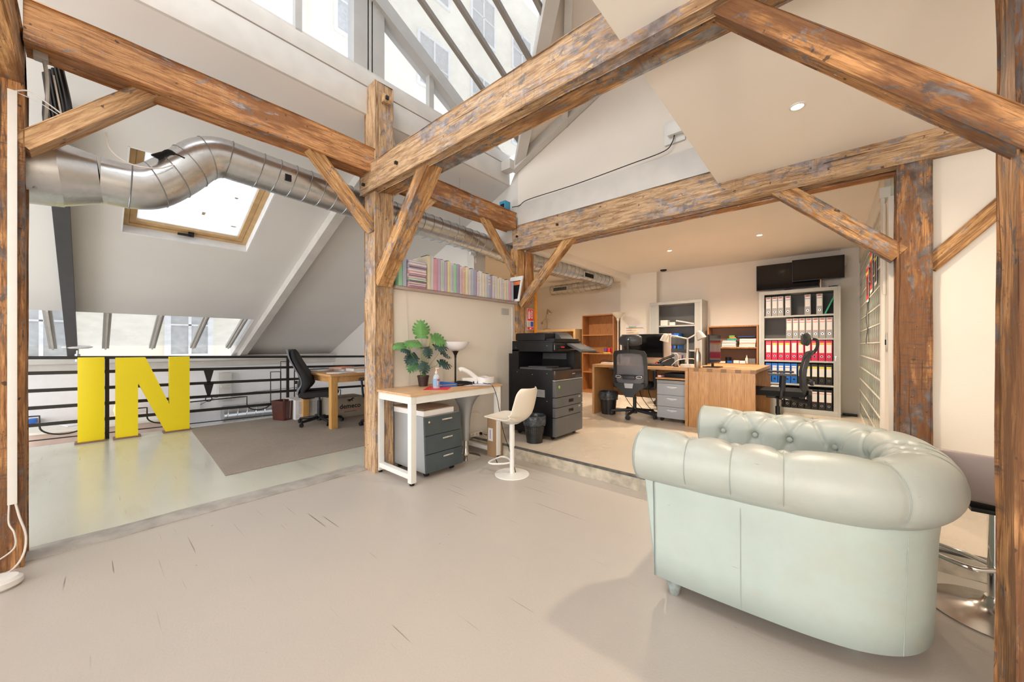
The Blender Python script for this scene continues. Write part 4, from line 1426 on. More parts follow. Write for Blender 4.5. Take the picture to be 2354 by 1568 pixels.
for k in range(10):
    a = k * 2.4
    bm = BM(); d = Vector((math.cos(a), math.sin(a), 0)); s_ = Vector((-d.y, d.x, 0))
    h = 0.12 + 0.02 * (k % 4)
    pts = [Vector((0, 0, 0.07)), d * 0.05 + Vector((0, 0, h)), d * 0.15 + Vector((0, 0, h + 0.01))]
    prev = None
    for i in range(6):
        f = i / 5
        p = pts[0] * (1 - f) ** 2 + pts[1] * 2 * f * (1 - f) + pts[2] * f * f
        w = 0.028 * math.sin(PI * min(1, f * 0.95 + 0.03))
        cur = [bm.verts.new(p - s_ * w), bm.verts.new(p + s_ * w)]
        if prev:
            bm.faces.new((prev[0], prev[1], cur[1], cur[0]))
        prev = cur
    obj('leaf', bm, M_LEAFL, t)
t = thing('spotlight', 'round white spotlight plate at the foot of the black rafter', 'spotlight', (-8.20, -0.12, 1.10))
bm = BM(); lathe(bm, [(0, 0.035), (0.12, 0.03), (0.15, 0.015), (0.145, 0.0), (0.10, -0.015), (0, -0.02)], seg=24); obj('plate', bm, M_WHITEP, t)
bm = BM(); tube(bm, [(0, 0, -0.02), (0, 0, -0.09)], 0.014, 8); lathe(bm, [(0, -0.09), (0.028, -0.09), (0.032, -0.2), (0, -0.2)], seg=14); obj('stem', bm, M_SILVER, t)
bm = BM(); box(bm, (-8.60, 1.55, 0.10), (-8.50, 1.75, 0.62), 0.01); box(bm, (-8.60, 1.58, 0.16), (-8.42, 1.72, 0.18)); box(bm, (-8.60, 1.58, 0.36), (-8.42, 1.72, 0.38)); one('wall_bracket', bm, M_WHITEW, 'white stepped bracket on the atrium wall under the white rafter', 'bracket')

# ================================================================== WHITE DESK
DX0, DX1, DY0, DY1 = -3.075, -2.53, 1.685, 2.745
t = thing('desk', 'white metal desk with a striped wooden top against the cream partition', 'desk', (DX0, DY0, 0))
w, l = DX1 - DX0, DY1 - DY0
bm = BM(); box(bm, (-0.012, -0.012, 0.722), (w + 0.012, l + 0.012, 0.742), 0.003); obj('desk_top', bm, M_DESKW, t)
for (x, y) in ((0, 0), (w - 0.05, 0), (0, l - 0.05), (w - 0.05, l - 0.05)):
    bm = BM(); box(bm, (x, y, 0.02), (x + 0.05, y + 0.05, 0.66), 0.003); lg = obj('leg', bm, M_WHITEM, t)
    bm = BM(); lathe(bm, [(0, 0), (0.02, 0), (0.02, 0.012), (0.009, 0.022), (0, 0.022)], (x + 0.025, y + 0.025, 0), 12); obj('foot', bm, M_BLACK, lg)
for (a, b) in (((0.0, 0, 0.66), (w, 0.05, 0.722)), ((0.0, l - 0.05, 0.66), (w, l, 0.722)), ((w - 0.05, 0.05, 0.66), (w, l - 0.05, 0.722)), ((0, 0.05, 0.66), (0.05, l - 0.05, 0.722)), ((0.05, 0.002, 0.05), (w - 0.05, 0.048, 0.09)), ((0.05, l - 0.048, 0.05), (w - 0.05, l - 0.002, 0.09))):
    bm = BM(); box(bm, a, b, 0.003); obj('rail', bm, M_WHITEM, t)
DT = 0.7425

# monstera
t = thing('potted_plant', 'artificial monstera with large split leaves in a small dark pot on the white desk', 'plant', (-2.965, 2.11, DT))
bm = BM(); lathe(bm, [(0, 0), (0.042, 0), (0.054, 0.085), (0.058, 0.087), (0.058, 0.102), (0.052, 0.102), (0.050, 0.088), (0, 0.088)], seg=22); obj('pot', bm, M_POT, t)
bm = BM(); lathe(bm, [(0, 0.0), (0.050, 0.0), (0, 0.012)], (0, 0, 0.0885), 16); obj('soil', bm, M_SOIL, t)


def monstera(base, tip, size, mat, up=(0, 0, 1), droop=0.25):
    """split heart-shaped leaf: lobes cut back towards the midrib"""
    base, tip, up = Vector(base), Vector(tip), Vector(up)
    d = (tip - base).normalized()
    sdir = d.cross(up).normalized()
    n = sdir.cross(d).normalized()
    bm = BM()
    L = size

    def P(u, v):      # u along the midrib, v across
        z = -droop * L * (u ** 2) - 0.35 * abs(v) ** 1.6 * L * 0.6 + 0.06 * L * math.sin(v * 9)
        return base + d * (u * L) + sdir * (v * L) + n * z
    lobes = 6
    for s_ in (-1, 1):
        for k in range(lobes):
            u0 = k / lobes
            u1 = (k + 1) / lobes
            wid = 0.52 * math.sin(PI * (0.17 + 0.78 * (k + 0.5) / lobes)) ** 0.8
            gap = 0.003 if k in (0,) else 0.016
            fwd = 0.13 if k > 0 else -0.10
            # inner strip by the midrib, then the lobe reaching outwards and forwards
            a0, a1 = bm.verts.new(P(u0, 0)), bm.verts.new(P(u1, 0))
            b0, b1 = bm.verts.new(P(u0, s_ * wid * 0.62)), bm.verts.new(P(u1, s_ * wid * 0.62))
            bm.faces.new((a0, a1, b1, b0))
            c0, c1 = bm.verts.new(P(u0 + gap + fwd * 0.3, s_ * wid * 0.78)), bm.verts.new(P(u1 - 0.002 + fwd * 0.3, s_ * wid * 0.78))
            bm.faces.new((b0, b1, c1, c0))
            e0, e1 = bm.verts.new(P(u0 + gap + 0.012 + fwd * 0.5, s_ * wid * 0.97)), bm.verts.new(P(u1 - 0.012 + fwd * 0.5, s_ * wid * 1.0))
            bm.faces.new((c0, c1, e1, e0))
    a0 = bm.verts.new(P(0.94, 0.07)); a1 = bm.verts.new(P(0.94, -0.07)); a2 = bm.verts.new(P(1.10, 0))
    bm.faces.new((a0, a1, a2))
    o = obj('leaf', bm, mat, recalc=False)
    return o


pc = Vector((0, 0, 0.1))
LV = [((0.02, -0.02, 0.46), (0.06, -0.06, 1.2), 0.15, M_LEAFL, (0.6, -0.3, 0.3)), ((0.01, 0.05, 0.47), (0.05, 0.12, -0.01), 0.15, M_LEAFL, (0.6, -0.2, 0.6)),
      ((-0.03, -0.09, 0.40), (-0.02, -0.15, 0.0), 0.12, M_LEAFL, (0.5, 0, 0.7)), ((0.0, -0.02, 0.42), (0.03, -0.14, 0.01), 0.15, M_LEAFL, (0.5, -0.2, 0.8)),
      ((0.03, 0.0, 0.38), (0.05, 0.02, -0.12), 0.12, M_LEAFD, (0.9, 0, 0.4)), ((0.03, 0.05, 0.38), (0.06, 0.15, 0.02), 0.15, M_LEAFD, (0.5, -0.3, 0.8)),
      ((0.05, 0.08, 0.33), (0.05, 0.16, -0.04), 0.14, M_LEAFD, (0.4, -0.1, 0.9)), ((0.0, -0.05, 0.30), (0.02, -0.15, -0.06), 0.14, M_LEAFD, (0.7, -0.2, 0.5)),
      ((0.02, -0.06, 0.24), (0.03, -0.13, -0.09), 0.13, M_LEAF, (0.6, 0.1, 0.7)), ((0.06, -0.03, 0.24), (0.08, -0.04, -0.12), 0.13, M_LEAFD, (0.8, 0, 0.4)),
      ((0.05, 0.07, 0.22), (0.05, 0.15, 0.0), 0.15, M_LEAFD, (0.5, -0.2, 0.7)), ((-0.04, 0.02, 0.36), (-0.08, 0.04, 0.03), 0.12, M_LEAF, (0.3, 0.2, 0.9)), ((0.02, -0.10, 0.33), (0.0, -0.12, 0.05), 0.10, M_LEAFD, (0.6, 0.1, 0.7))]
for (b_, d_, sz_, mt, up_) in LV:
    low = b_[2] < 0.39
    b_ = Vector((b_[0] * 1.2 + (0.02 if low else 0), b_[1] * 1.7, b_[2]))
    o = monstera(b_, b_ + Vector(d_), sz_ * (0.92 if low else 1.12), mt, up_)
    o.parent = t
    bm = BM(); tube(bm, bez((b_.x * 0.15, b_.y * 0.15, 0.09), (b_.x * 0.2, b_.y * 0.2, 0.2), (b_.x * 0.8, b_.y * 0.8, b_.z - 0.06), b_, 8), 0.0022, 5); obj('stalk', bm, M_STEM, t)

# torchiere-style table lamp
t = thing('table_lamp', 'short black uplighter with a white bowl shade on the white desk', 'lamp', (-2.925, 2.48, DT))
bm = BM(); tube(bm, [(0, 0, 0.005), (0, 0, 0.30)], 0.0095, 12); lathe(bm, [(0.0095, 0.26), (0.013, 0.29), (0.03, 0.325), (0.04, 0.335), (0, 0.336)], seg=20, cap=False); obj('pole', bm, M_GLOSSBLK, t)
bm = BM(); lathe(bm, [(0, 0), (0.05, 0), (0.052, 0.006), (0.012, 0.012), (0, 0.012)], seg=22); obj('base', bm, M_GLOSSBLK, t)
bm = BM(); lathe(bm, [(0.0, 0.336), (0.05, 0.338), (0.10, 0.360), (0.13, 0.392), (0.145, 0.430), (0.141, 0.430), (0.126, 0.395), (0.096, 0.366), (0.045, 0.345), (0, 0.343)], seg=32, cap=False); obj('bowl_shade', bm, M_SHADE, t)
bm = BM(); tube(bm, smooth_path([(0.02, 0.0, 0.012), (0.12, 0.05, 0.02), (0.20, 0.09, 0.025), (0.36, 0.10, 0.012), (0.42, 0.11, 0.0), (0.46, 0.14, -0.12), (0.50, 0.17, -0.40), (0.66, 0.10, -0.60), (0.84, -0.02, -0.735)], 8), 0.0032, 6); obj('cord', bm, M_BLACK, t)
bm = BM(); box(bm, (0.10, 0.03, 0.004), (0.24, 0.09, 0.035), 0.008); obj('transformer', bm, M_BLACK, t)

# pump bottle
t = thing('pump_bottle', 'clear hand gel bottle with a blue label and pump on the red sheet', 'bottle', (-2.72, 2.08, DT + 0.0015))
bm = BM(); lathe(bm, [(0, 0), (0.029, 0), (0.031, 0.004), (0.031, 0.095), (0.024, 0.118), (0.012, 0.128), (0.012, 0.136), (0, 0.136)], seg=22); obj('body', bm, M_BOTTLE, t)
bm = BM(); lathe(bm, [(0.0314, 0.02), (0.0318, 0.02), (0.0318, 0.088), (0.0314, 0.088)], seg=24, cap=False); lb_ = obj('label_wrap', bm, plain('blue_label', (0.22, 0.42, 0.66), 0.5), t)
bm = BM(); box(bm, (0.0305, -0.016, 0.070), (0.0325, 0.012, 0.082), 0.002); obj('badge', bm, M_RED, lb_)
bm = BM(); box(bm, (0.030, -0.014, 0.026), (0.0325, -0.004, 0.085)); obj('pink_print', bm, plain('pink_print', (0.85, 0.65, 0.66), 0.6), lb_)
bm = BM(); lathe(bm, [(0, 0.136), (0.013, 0.136), (0.012, 0.152), (0.005, 0.156), (0.005, 0.178), (0.008, 0.18), (0.008, 0.186), (0, 0.187)], seg=14); tube(bm, [(0, 0, 0.182), (0.025, 0.01, 0.181)], 0.004, 8); obj('pump', bm, plain('peach_plastic', (0.80, 0.62, 0.52), 0.4), t)
flatbox('red_sheet', M_RED, 'bright red plastic sheet under the hand gel bottle', 'sheet', (-2.72, 2.10, DT), (0.22, 0.30, 0.0012), 0.75, bev=0)
t = thing('stapler', 'blue stapler lying on the white desk beside the hand gel bottle', 'stapler', (-2.74, 2.235, DT), R(70))
bm = BM(); box(bm, (-0.085, -0.018, 0), (0.085, 0.018, 0.010), 0.003); obj('base', bm, M_BLUE, t)
bm = BM(); prism(bm, [(-0.085, 0.024), (0.085, 0.014), (0.088, 0.026), (0.03, 0.038), (-0.07, 0.052), (-0.088, 0.044)], (0, 0.024, 0), (0, -0.012, 0), (1, 0, 0), (0, 0, 1)); obj('arm', bm, M_BLUE, t)
bm = BM(); box(bm, (-0.06, -0.014, 0.014), (0.075, 0.014, 0.022)); obj('magazine', bm, M_STEEL, t)
t = thing('stapler', 'black heavy stapler lying between the blue one and the papers', 'stapler', (-2.70, 2.40, DT), R(75))
bm = BM(); box(bm, (-0.085, -0.02, 0), (0.085, 0.02, 0.012), 0.003); obj('base', bm, M_BLACK, t)
bm = BM(); prism(bm, [(-0.085, 0.018), (0.085, 0.016), (0.085, 0.030), (0.03, 0.042), (-0.06, 0.05), (-0.088, 0.042)], (0, 0.036, 0), (0, -0.018, 0), (1, 0, 0), (0, 0, 1)); obj('arm', bm, M_BLACK, t)
# papers and white appliance
t = thing('paper_pile', 'loose white sheets fanned out at the far end of the white desk', 'paper', (-2.70, 2.58, DT))
for k, (x, y, r_) in enumerate(((-0.02, 0.0, 0.2), (0.05, 0.02, 0.5), (0.0, -0.05, -0.1), (0.06, 0.0, 0.8), (-0.1, -0.04, 0.35))):
    bm = BM(); box(bm, (-0.10, -0.145, k * 0.0016), (0.10, 0.145, k * 0.0016 + 0.001), 0, Matrix.Translation((x, y, 0)) @ Matrix.Rotation(r_, 4, 'Z')); obj('sheet', bm, plain('violet_white_paper', (0.72, 0.72, 0.80), 0.8) if k % 2 else M_PAPER, t)
t = thing('letter_punch', 'white curved desk appliance with a raised arm standing on the loose sheets', 'desk appliance', (-2.72, 2.52, DT + 0.0085), R(62))
bm = BM(); box(bm, (-0.10, -0.03, 0.0), (0.05, 0.03, 0.06), 0.012); obj('base', bm, M_WHITEP, t)
bm = BM(); tube(bm, smooth_path([(-0.13, 0, 0.135), (-0.10, 0, 0.145), (-0.03, 0, 0.115), (0.04, 0, 0.06), (0.075, 0, 0.03)], 4), 0.024, 12, radii=None); obj('arm', bm, M_WHITEP, t)
t = thing('paper_tray', 'crumpled white paper tray with raised rim at the end of the white desk', 'tray', (-2.67, 2.655, DT + 0.0085))
bm = BM()
pr = []
for k in range(24):
    a = 2 * PI * k / 24
    x, y = 0.075 * math.copysign(abs(math.cos(a)) ** 0.6, math.cos(a)), 0.088 * math.copysign(abs(math.sin(a)) ** 0.6, math.sin(a))
    pr.append((bm.verts.new((x, y, 0)), bm.verts.new((x * 1.05, y * 1.03, 0.060 + 0.006 * math.sin(3 * a))), bm.verts.new((x * 1.0, y * 0.98, 0.058 + 0.006 * math.sin(3 * a))), bm.verts.new((x * 0.95, y * 0.95, 0.004))))
for a, b in zip(pr, pr[1:] + pr[:1]):
    for k in range(3):
        bm.faces.new((a[k], b[k], b[k + 1], a[k + 1]))
bm.faces.new([p[0] for p in pr][::-1]); bm.faces.new([p[3] for p in pr])
obj('tray', bm, M_PAPER, t)
for k, (x, y, z, r_) in enumerate(((0.02, -0.03, 0.02, 0.4), (0.0, 0.03, 0.03, -0.3))):
    bm = BM(); box(bm, (-0.04, -0.05, 0), (0.04, 0.05, 0.002), 0, Matrix.Translation((x, y, z)) @ Matrix.Rotation(r_, 4, 'Z') @ Matrix.Rotation(0.35, 4, 'X')); obj('crumpled_sheet', bm, M_PAPER, t)

# pedestal under the desk
t = thing('drawer_pedestal', 'silver drawer pedestal with dark anthracite drawers under the white desk', 'drawer unit', (-3.10, 1.85, 0))
px_, py_ = 0.555, 0.40
bm = BM()
prism(bm, [(0.0, 0.05), (px_ - 0.03, 0.05), (px_ - 0.055, 0.525), (0.0, 0.525)], (0, py_, 0), (0, 0, 0), (1, 0, 0), (0, 0, 1)); obj('body', bm, M_SILVER, t)
for k, (z0_, z1_) in enumerate(((0.055, 0.205), (0.212, 0.362), (0.369, 0.522))):
    bm = BM()
    fx0 = lambda z: px_ - 0.028 - 0.052 * (z - 0.05)
    prism(bm, [(fx0(z0_), z0_), (fx0(z0_) + 0.02, z0_), (fx0(z1_) + 0.02, z1_), (fx0(z1_), z1_)], (0, py_ - 0.004, 0), (0, 0.002, 0), (1, 0, 0), (0, 0, 1))
    dr = obj('drawer', bm, M_ANTH, t)
    bm = BM(); zc = z1_ - 0.035
    box(bm, (fx0(zc) + 0.019, py_ * 0.42, zc - 0.007), (fx0(zc) + 0.040, py_ * 0.70, zc + 0.007), 0.003); obj('handle', bm, M_CHROME, dr)
    if k == 2:
        bm = BM(); lathe(bm, [(0, 0), (0.009, 0), (0.009, 0.006), (0, 0.006)], (fx0(0.48) + 0.02, 0.04, 0.48), 12, Matrix.Rotation(PI / 2, 4, 'Y')); obj('lock', bm, M_CHROME, dr)
for (x, y) in ((0.06, 0.06), (0.06, 0.34), (0.46, 0.06), (0.46, 0.34)):
    bm = BM(); lathe(bm, [(0, -0.015), (0.024, -0.015), (0.024, 0.015), (0, 0.015)], (x, y, 0.024), 14, Matrix.Rotation(PI / 2, 4, 'X')); obj('caster', bm, M_BLACK, t)
t = thing('paper_ream', 'flat parcel of paper under brown wrapping on the silver drawer pedestal', 'parcel', (-2.83, 2.02, 0.526), 0.04)
bm = BM(); box(bm, (-0.22, -0.17, 0), (0.22, 0.17, 0.045), 0.003); obj('white_block', bm, M_PAPER, t)
for k, (r_, z, dx) in enumerate(((0.05, 0.0455, 0.0), (-0.10, 0.0485, -0.02), (0.14, 0.0515, -0.04))):
    bm = BM(); box(bm, (-0.22, -0.165, 0), (0.20, 0.165, 0.002), 0, Matrix.Translation((dx, 0, z)) @ Matrix.Rotation(r_, 4, 'Z')); obj('brown_wrapper', bm, plain('kraft_paper', (0.48, 0.34, 0.24), 0.6), t)

# silver bar stool under the desk
t = thing('bar_stool', 'silver moulded bar stool with a chrome base under the white desk', 'stool', (-2.79, 2.50, 0))
bm = BM(); lathe(bm, [(0, 0), (0.15, 0.0), (0.152, 0.006), (0.10, 0.014), (0.045, 0.028), (0.028, 0.06), (0.026, 0.17), (0, 0.17)], seg=32); obj('base', bm, M_CHROME, t)
bm = BM(); lathe(bm, [(0.0, 0.17), (0.036, 0.17), (0.040, 0.25), (0.050, 0.40), (0.072, 0.52), (0.115, 0.60), (0.165, 0.645), (0.175, 0.665), (0.168, 0.668), (0.10, 0.615), (0, 0.60)], seg=32, cap=False); obj('seat', bm, M_SILVER, t)
bm = BM(); tube(bm, [(0.03, 0.02, 0.47), (0.08, 0.085, 0.46), (0.10, 0.105, 0.445)], 0.006, 8); obj('lever', bm, M_STEEL, t)

# cardboard box, power strip, cables at partition foot
t = thing('cardboard_box', 'tall narrow printed cardboard box standing at the foot of the white desk', 'box', (-2.60, 2.765, 0), 0.0)
bm = BM(); box(bm, (-0.06, -0.085, 0), (0.055, 0.02, 0.42), 0.002); obj('body', bm, plain('brown_carton', (0.40, 0.255, 0.14), 0.85, var=0.05), t)
bm = BM(); box(bm, (-0.045, -0.0862, 0.16), (0.02, -0.0852, 0.29)); sh_ = obj('shipping_label', bm, M_PAPER, t)
bm = BM(); box(bm, (-0.02, -0.0872, 0.18), (-0.012, -0.0862, 0.27)); obj('purple_bar', bm, plain('purple', (0.25, 0.1, 0.4), 0.6), sh_)
bm = BM()
for (z, y) in ((0.03, -0.05), (0.035, -0.02), (0.36, -0.03), (0.31, -0.04), (0.27, -0.03)):
    box(bm, (0.0552, y - 0.02, z), (0.056, y + 0.02, z + 0.012))
lathe(bm, [(0, 0), (0.012, 0), (0.012, 0.001), (0, 0.001)], (0.0552, -0.045, 0.385), 12, Matrix.Rotation(PI / 2, 4, 'Y'))
obj('print', bm, plain('dark_brown_print', (0.16, 0.09, 0.05), 0.8), t)
t = thing('power_strip', 'cream power strip with a black plug against the foot of the partition', 'power strip', (-3.02, 2.86, 0.11))
bm = BM(); box(bm, (-0.02, -0.10, 0), (0.02, 0.10, 0.045), 0.006); obj('body', bm, M_CREAMP, t)
bm = BM()
for k in range(3):
    lathe(bm, [(0, 0), (0.016, 0), (0.016, 0.002), (0, 0.002)], (0.0195, -0.06 + k * 0.055, 0.024), 14, Matrix.Rotation(PI / 2, 4, 'Y'))
obj('socket', bm, M_GREYM, t)
bm = BM(); lathe(bm, [(0, 0), (0.016, 0), (0.014, 0.03), (0.006, 0.045), (0, 0.045)], (0.02, 0.05, 0.024), 12, Matrix.Rotation(PI / 2, 4, 'Y')); tube(bm, smooth_path([(0.06, 0.05, 0.024), (0.16, 0.06, 0.0), (0.24, -0.03, -0.105), (0.42, -0.14, -0.108), (0.62, -0.30, -0.107)], 6), 0.0035, 6); obj('plug_and_cord', bm, M_BLACK, t)
bm = BM()
tube(bm, smooth_path([(-3.07, 3.05, 0.16), (-3.0, 2.98, 0.17), (-2.95, 2.90, 0.14), (-2.94, 2.94, 0.118), (-2.86, 3.02, 0.118), (-2.82, 2.92, 0.16), (-2.88, 2.88, 0.118)], 6), 0.003, 6)
one('loose_cable', bm, M_CABLEW, 'white cable coiled beside the power strip at the partition foot', 'cable')
bm = BM(); tube(bm, smooth_path([(-3.085, 1.99, 1.69), (-3.08, 2.0, 1.55), (-3.085, 2.02, 1.2), (-3.085, 2.03, 0.9), (-3.08, 2.02, 0.75)], 6), 0.0018, 5)
one('thin_cord', bm, M_CABLEW, 'thin white cord hanging down the cream partition behind the plant', 'cord')
bm = BM(); tube(bm, [(-3.082, 3.56, 1.62), (-3.082, 3.565, 0.9), (-3.082, 3.56, 0.15)], 0.006, 6); one('wall_conduit', bm, M_WHITEP, 'white conduit running down the partition beside the post at the step', 'conduit')
bm = BM(); box(bm, (-3.089, 3.36, 1.52), (-3.084, 3.50, 1.60), 0.002); one('label_plate', bm, M_GREYM, 'small grey sticker under the right end of the folder ledge', 'sticker')
t = thing('sticky_note', 'curling yellow sheet stuck on the partition behind the plant', 'note', (-3.083, 2.28, 1.10))
bm = BM(); slab(bm, [(0, -0.05, 0), (0, 0.05, 0.0), (0.02, 0.055, 0.14), (0.0, -0.04, 0.14)], (0.001, 0, 0)); obj('sheet', bm, plain('pale_yellow_paper', (0.80, 0.74, 0.50), 0.8), t)

# white bar stool
t = thing('bar_stool', 'low white stool with a moulded shell seat and round base beside the white desk', 'stool', (-2.105, 2.43, 0), R(8))
bm = BM(); lathe(bm, [(0, 0), (0.150, 0.0), (0.153, 0.004), (0.15, 0.009), (0.03, 0.013), (0.0, 0.013)], seg=40); obj('base', bm, M_WHITEM, t)
bm = BM(); tube(bm, [(0, 0, 0.012), (0, 0, 0.25)], 0.020, 16); tube(bm, [(0, 0, 0.25), (0, 0, 0.455)], 0.0235, 16); lathe(bm, [(0, 0.44), (0.06, 0.452), (0.09, 0.468), (0, 0.47)], seg=20); obj('pole', bm, M_WHITEM, t)
bm = BM(); tube(bm, smooth_path([(-0.02, 0.0, 0.10), (-0.06, -0.06, 0.10), (-0.14, -0.11, 0.10), (-0.19, -0.08, 0.10), (-0.19, 0.08, 0.10), (-0.14, 0.11, 0.10), (-0.06, 0.06, 0.10), (-0.02, 0.0, 0.10)], 5), 0.008, 8); obj('foot_rest', bm, M_WHITEM, t)
bm = BM()
side = smooth_path([(-0.20, 0, 0.52), (-0.16, 0, 0.500), (-0.06, 0, 0.478), (0.06, 0, 0.472), (0.135, 0, 0.52), (0.17, 0, 0.62), (0.195, 0, 0.72), (0.21, 0, 0.775)], 4)
grid = []
nS = len(side) - 1
for i, p in enumerate(side):
    f = i / nS
    w_ = 0.165 + 0.025 * math.sin(PI * f)
    if f > 0.85:
        w_ *= 1 - 0.30 * ((f - 0.85) / 0.15) ** 2
    if f < 0.1:
        w_ *= 0.86 + 1.4 * f
    row = []
    for k in range(13):
        v = -1 + 2 * k / 12
        lift = 0.05 * v * v * math.sin(PI * min(1, f * 1.15))
        row.append(bm.verts.new((p.x - (0.05 * v * v if f > 0.5 else 0), v * w_, p.z + lift * (1.0 if f < 0.6 else 0.3))))
    grid.append(row)
for a, b in zip(grid, grid[1:]):
    for k in range(12):
        bm.faces.new((a[k], a[k + 1], b[k + 1], b[k]))
o = obj('seat_shell', bm, M_CREAMP, t)
md = o.modifiers.new('thick', 'SOLIDIFY'); md.thickness = 0.010
md = o.modifiers.new('sub', 'SUBSURF'); md.levels = 1; md.render_levels = 1

# ================================================================== PRINTER
t = thing('office_printer', 'large black and grey multifunction office printer on the raised floor', 'printer', (-2.80, 3.235, S))
W_, D_ = 0.60, 0.56          # along x (front faces +x), along y
bm = BM()
box(bm, (0, 0, 0.04), (W_ - 0.03, D_, 0.755), 0.004)
obj('body', bm, M_BLACK, t)
bm = BM()
box(bm, (0, D_ - 0.10, 0.755), (W_ - 0.03, D_, 0.975)); box(bm, (0, 0, 0.755), (0.10, D_, 0.975)); box(bm, (0.0, 0.0, 0.955), (W_ - 0.03, D_, 1.06), 0.004)
box(bm, (W_ - 0.11, D_ - 0.16, 0.74), (W_ - 0.01, D_, 0.96), 0.004)
obj('frame', bm, M_BLACK, t)
bm = BM(); box(bm, (0.10, 0.02, 0.755), (W_ - 0.05, D_ - 0.1, 0.775)); box(bm, (0.2, 0.05, 0.775), (0.45, 0.30, 0.79), 0.005); obj('output_tray', bm, M_DKGREY, t)
bm = BM(); box(bm, (0.12, D_ - 0.115, 0.86), (W_ - 0.12, D_ - 0.10, 0.93)); obj('exit_rollers', bm, M_DKGREY, t)
bm = BM(); box(bm, (-0.07, 0.02, 0.08), (0.0, D_ - 0.02, 0.93), 0.005); obj('side_finisher', bm, M_BLACK, t)
bm = BM(); box(bm, (-0.0, 0.0, 1.06), (W_ - 0.01, D_, 1.075), 0.003); box(bm, (0.05, 0.0, 1.075), (W_ - 0.13, 0.34, 1.165), 0.022); box(bm, (W_ - 0.34, 0.02, 1.072), (W_ - 0.02, D_ - 0.03, 1.10), 0.006); obj('document_feeder', bm, M_BLACK, t)
bm = BM(); prism(bm, [(0.27, 1.10), (0.55, 1.10), (0.52, 1.14), (0.46, 1.175), (0.32, 1.175)], (0, 0.26, 0), (0, 0.20, 0), (1, 0, 0), (0, 0, 1)); obj('feeder_cover', bm, M_DKGREY, t)
bm = BM(); box(bm, (W_ - 0.03, 0.0, 0.97), (W_ + 0.0, D_ - 0.02, 1.055), 0.005); obj('front_fascia', bm, M_GLOSSBLK, t)
bm = BM(); box(bm, (W_ + 0.0002, 0.12, 1.0), (W_ + 0.0012, 0.19, 1.012)); obj('badge', bm, M_RED, t)
q = Matrix.Translation((W_ + 0.09, 0.40, 1.0)) @ Matrix.Rotation(R(24), 4, 'Y')
bm = BM(); box(bm, (-0.11, -0.16, -0.012), (0.10, 0.17, 0.008), 0.005, q); cp = obj('control_panel', bm, M_DKGREY, t)
bm = BM(); box(bm, (-0.08, -0.13, 0.0082), (0.07, 0.10, 0.0105), 0, q); obj('touch_screen', bm, plain('screen_grey', (0.28, 0.30, 0.31), 0.2), cp)
bm = BM(); box(bm, (0.0, 0.125, 0.0082), (0.03, 0.145, 0.012), 0, q); obj('blue_key', bm, M_LBLUE, cp)
bm = BM(); box(bm, (-0.05, 0.125, 0.0082), (-0.02, 0.145, 0.012), 0, q); obj('orange_key', bm, M_ORG, cp)
fz = W_ - 0.03
M_PRF = plain('printer_front_grey', (0.105, 0.108, 0.112), 0.45, var=0.05)
bm = BM(); box(bm, (fz, 0.0, 0.652), (fz + 0.035, D_, 0.752), 0.004); obj('upper_front', bm, plain('brown_gloss', (0.05, 0.035, 0.03), 0.15), t)
bm = BM(); box(bm, (fz + 0.002, 0.0, 0.640), (fz + 0.037, D_, 0.651)); obj('silver_strip', bm, M_SILVER, t)
bm = BM(); box(bm, (fz + 0.035, 0.34, 0.70), (fz + 0.0365, 0.40, 0.71)); obj('badge', bm, M_SILVER, t)
for i, (a, b, n_) in enumerate(((0.466, 0.636, 'front_door'), (0.357, 0.460, 'drawer'), (0.250, 0.351, 'drawer'), (0.045, 0.244, 'drawer'))):
    bm = BM(); box(bm, (fz, 0.0, a), (fz + 0.04, D_, b), 0.006); dr = obj(n_, bm, M_PRF, t)
    if i in (1, 2):
        bm = BM(); box(bm, (fz + 0.038, 0.26, (a + b) / 2 - 0.018), (fz + 0.0408, 0.36, (a + b) / 2 + 0.018), 0.001); obj('handle', bm, M_GLOSSBLK, dr)
        bm = BM(); box(bm, (fz + 0.039, 0.47, b - 0.035), (fz + 0.0412, 0.51, b - 0.015)); obj('indicator', bm, M_SILVER, dr)
    if i == 0:
        bm = BM(); lathe(bm, [(0, 0), (0.016, 0), (0.016, 0.002), (0, 0.002)], (fz + 0.04, 0.07, b - 0.06), 14, Matrix.Rotation(PI / 2, 4, 'Y')); obj('green_dot', bm, plain('lime', (0.35, 0.62, 0.12), 0.5), dr)
bm = BM()
for k in range(6):
    box(bm, (0.36, -0.003, 0.46 + k * 0.014), (0.47, 0.0, 0.467 + k * 0.014))
obj('vent_slats', bm, M_GREYM, t)
bm = BM()
for (x, z) in ((0.08, 0.72), (0.50, 0.72), (0.08, 0.4), (0.5, 0.42), (0.3, 0.70), (0.08, 0.15), (0.06, 1.0), (0.5, 1.02)):
    lathe(bm, [(0, 0), (0.004, 0), (0.004, 0.002), (0, 0.002)], (x, -0.002, z), 8, Matrix.Rotation(PI / 2, 4, 'X'))
obj('screws', bm, M_SILVER, t)
for (x, y) in ((0.06, 0.07), (0.06, 0.49), (0.53, 0.07), (0.53, 0.49)):
    bm = BM(); lathe(bm, [(0, -0.014), (0.022, -0.014), (0.022, 0.014), (0, 0.014)], (x, y, 0.022), 14, Matrix.Rotation(PI / 2, 4, 'X')); obj('caster', bm, M_BLACK, t)


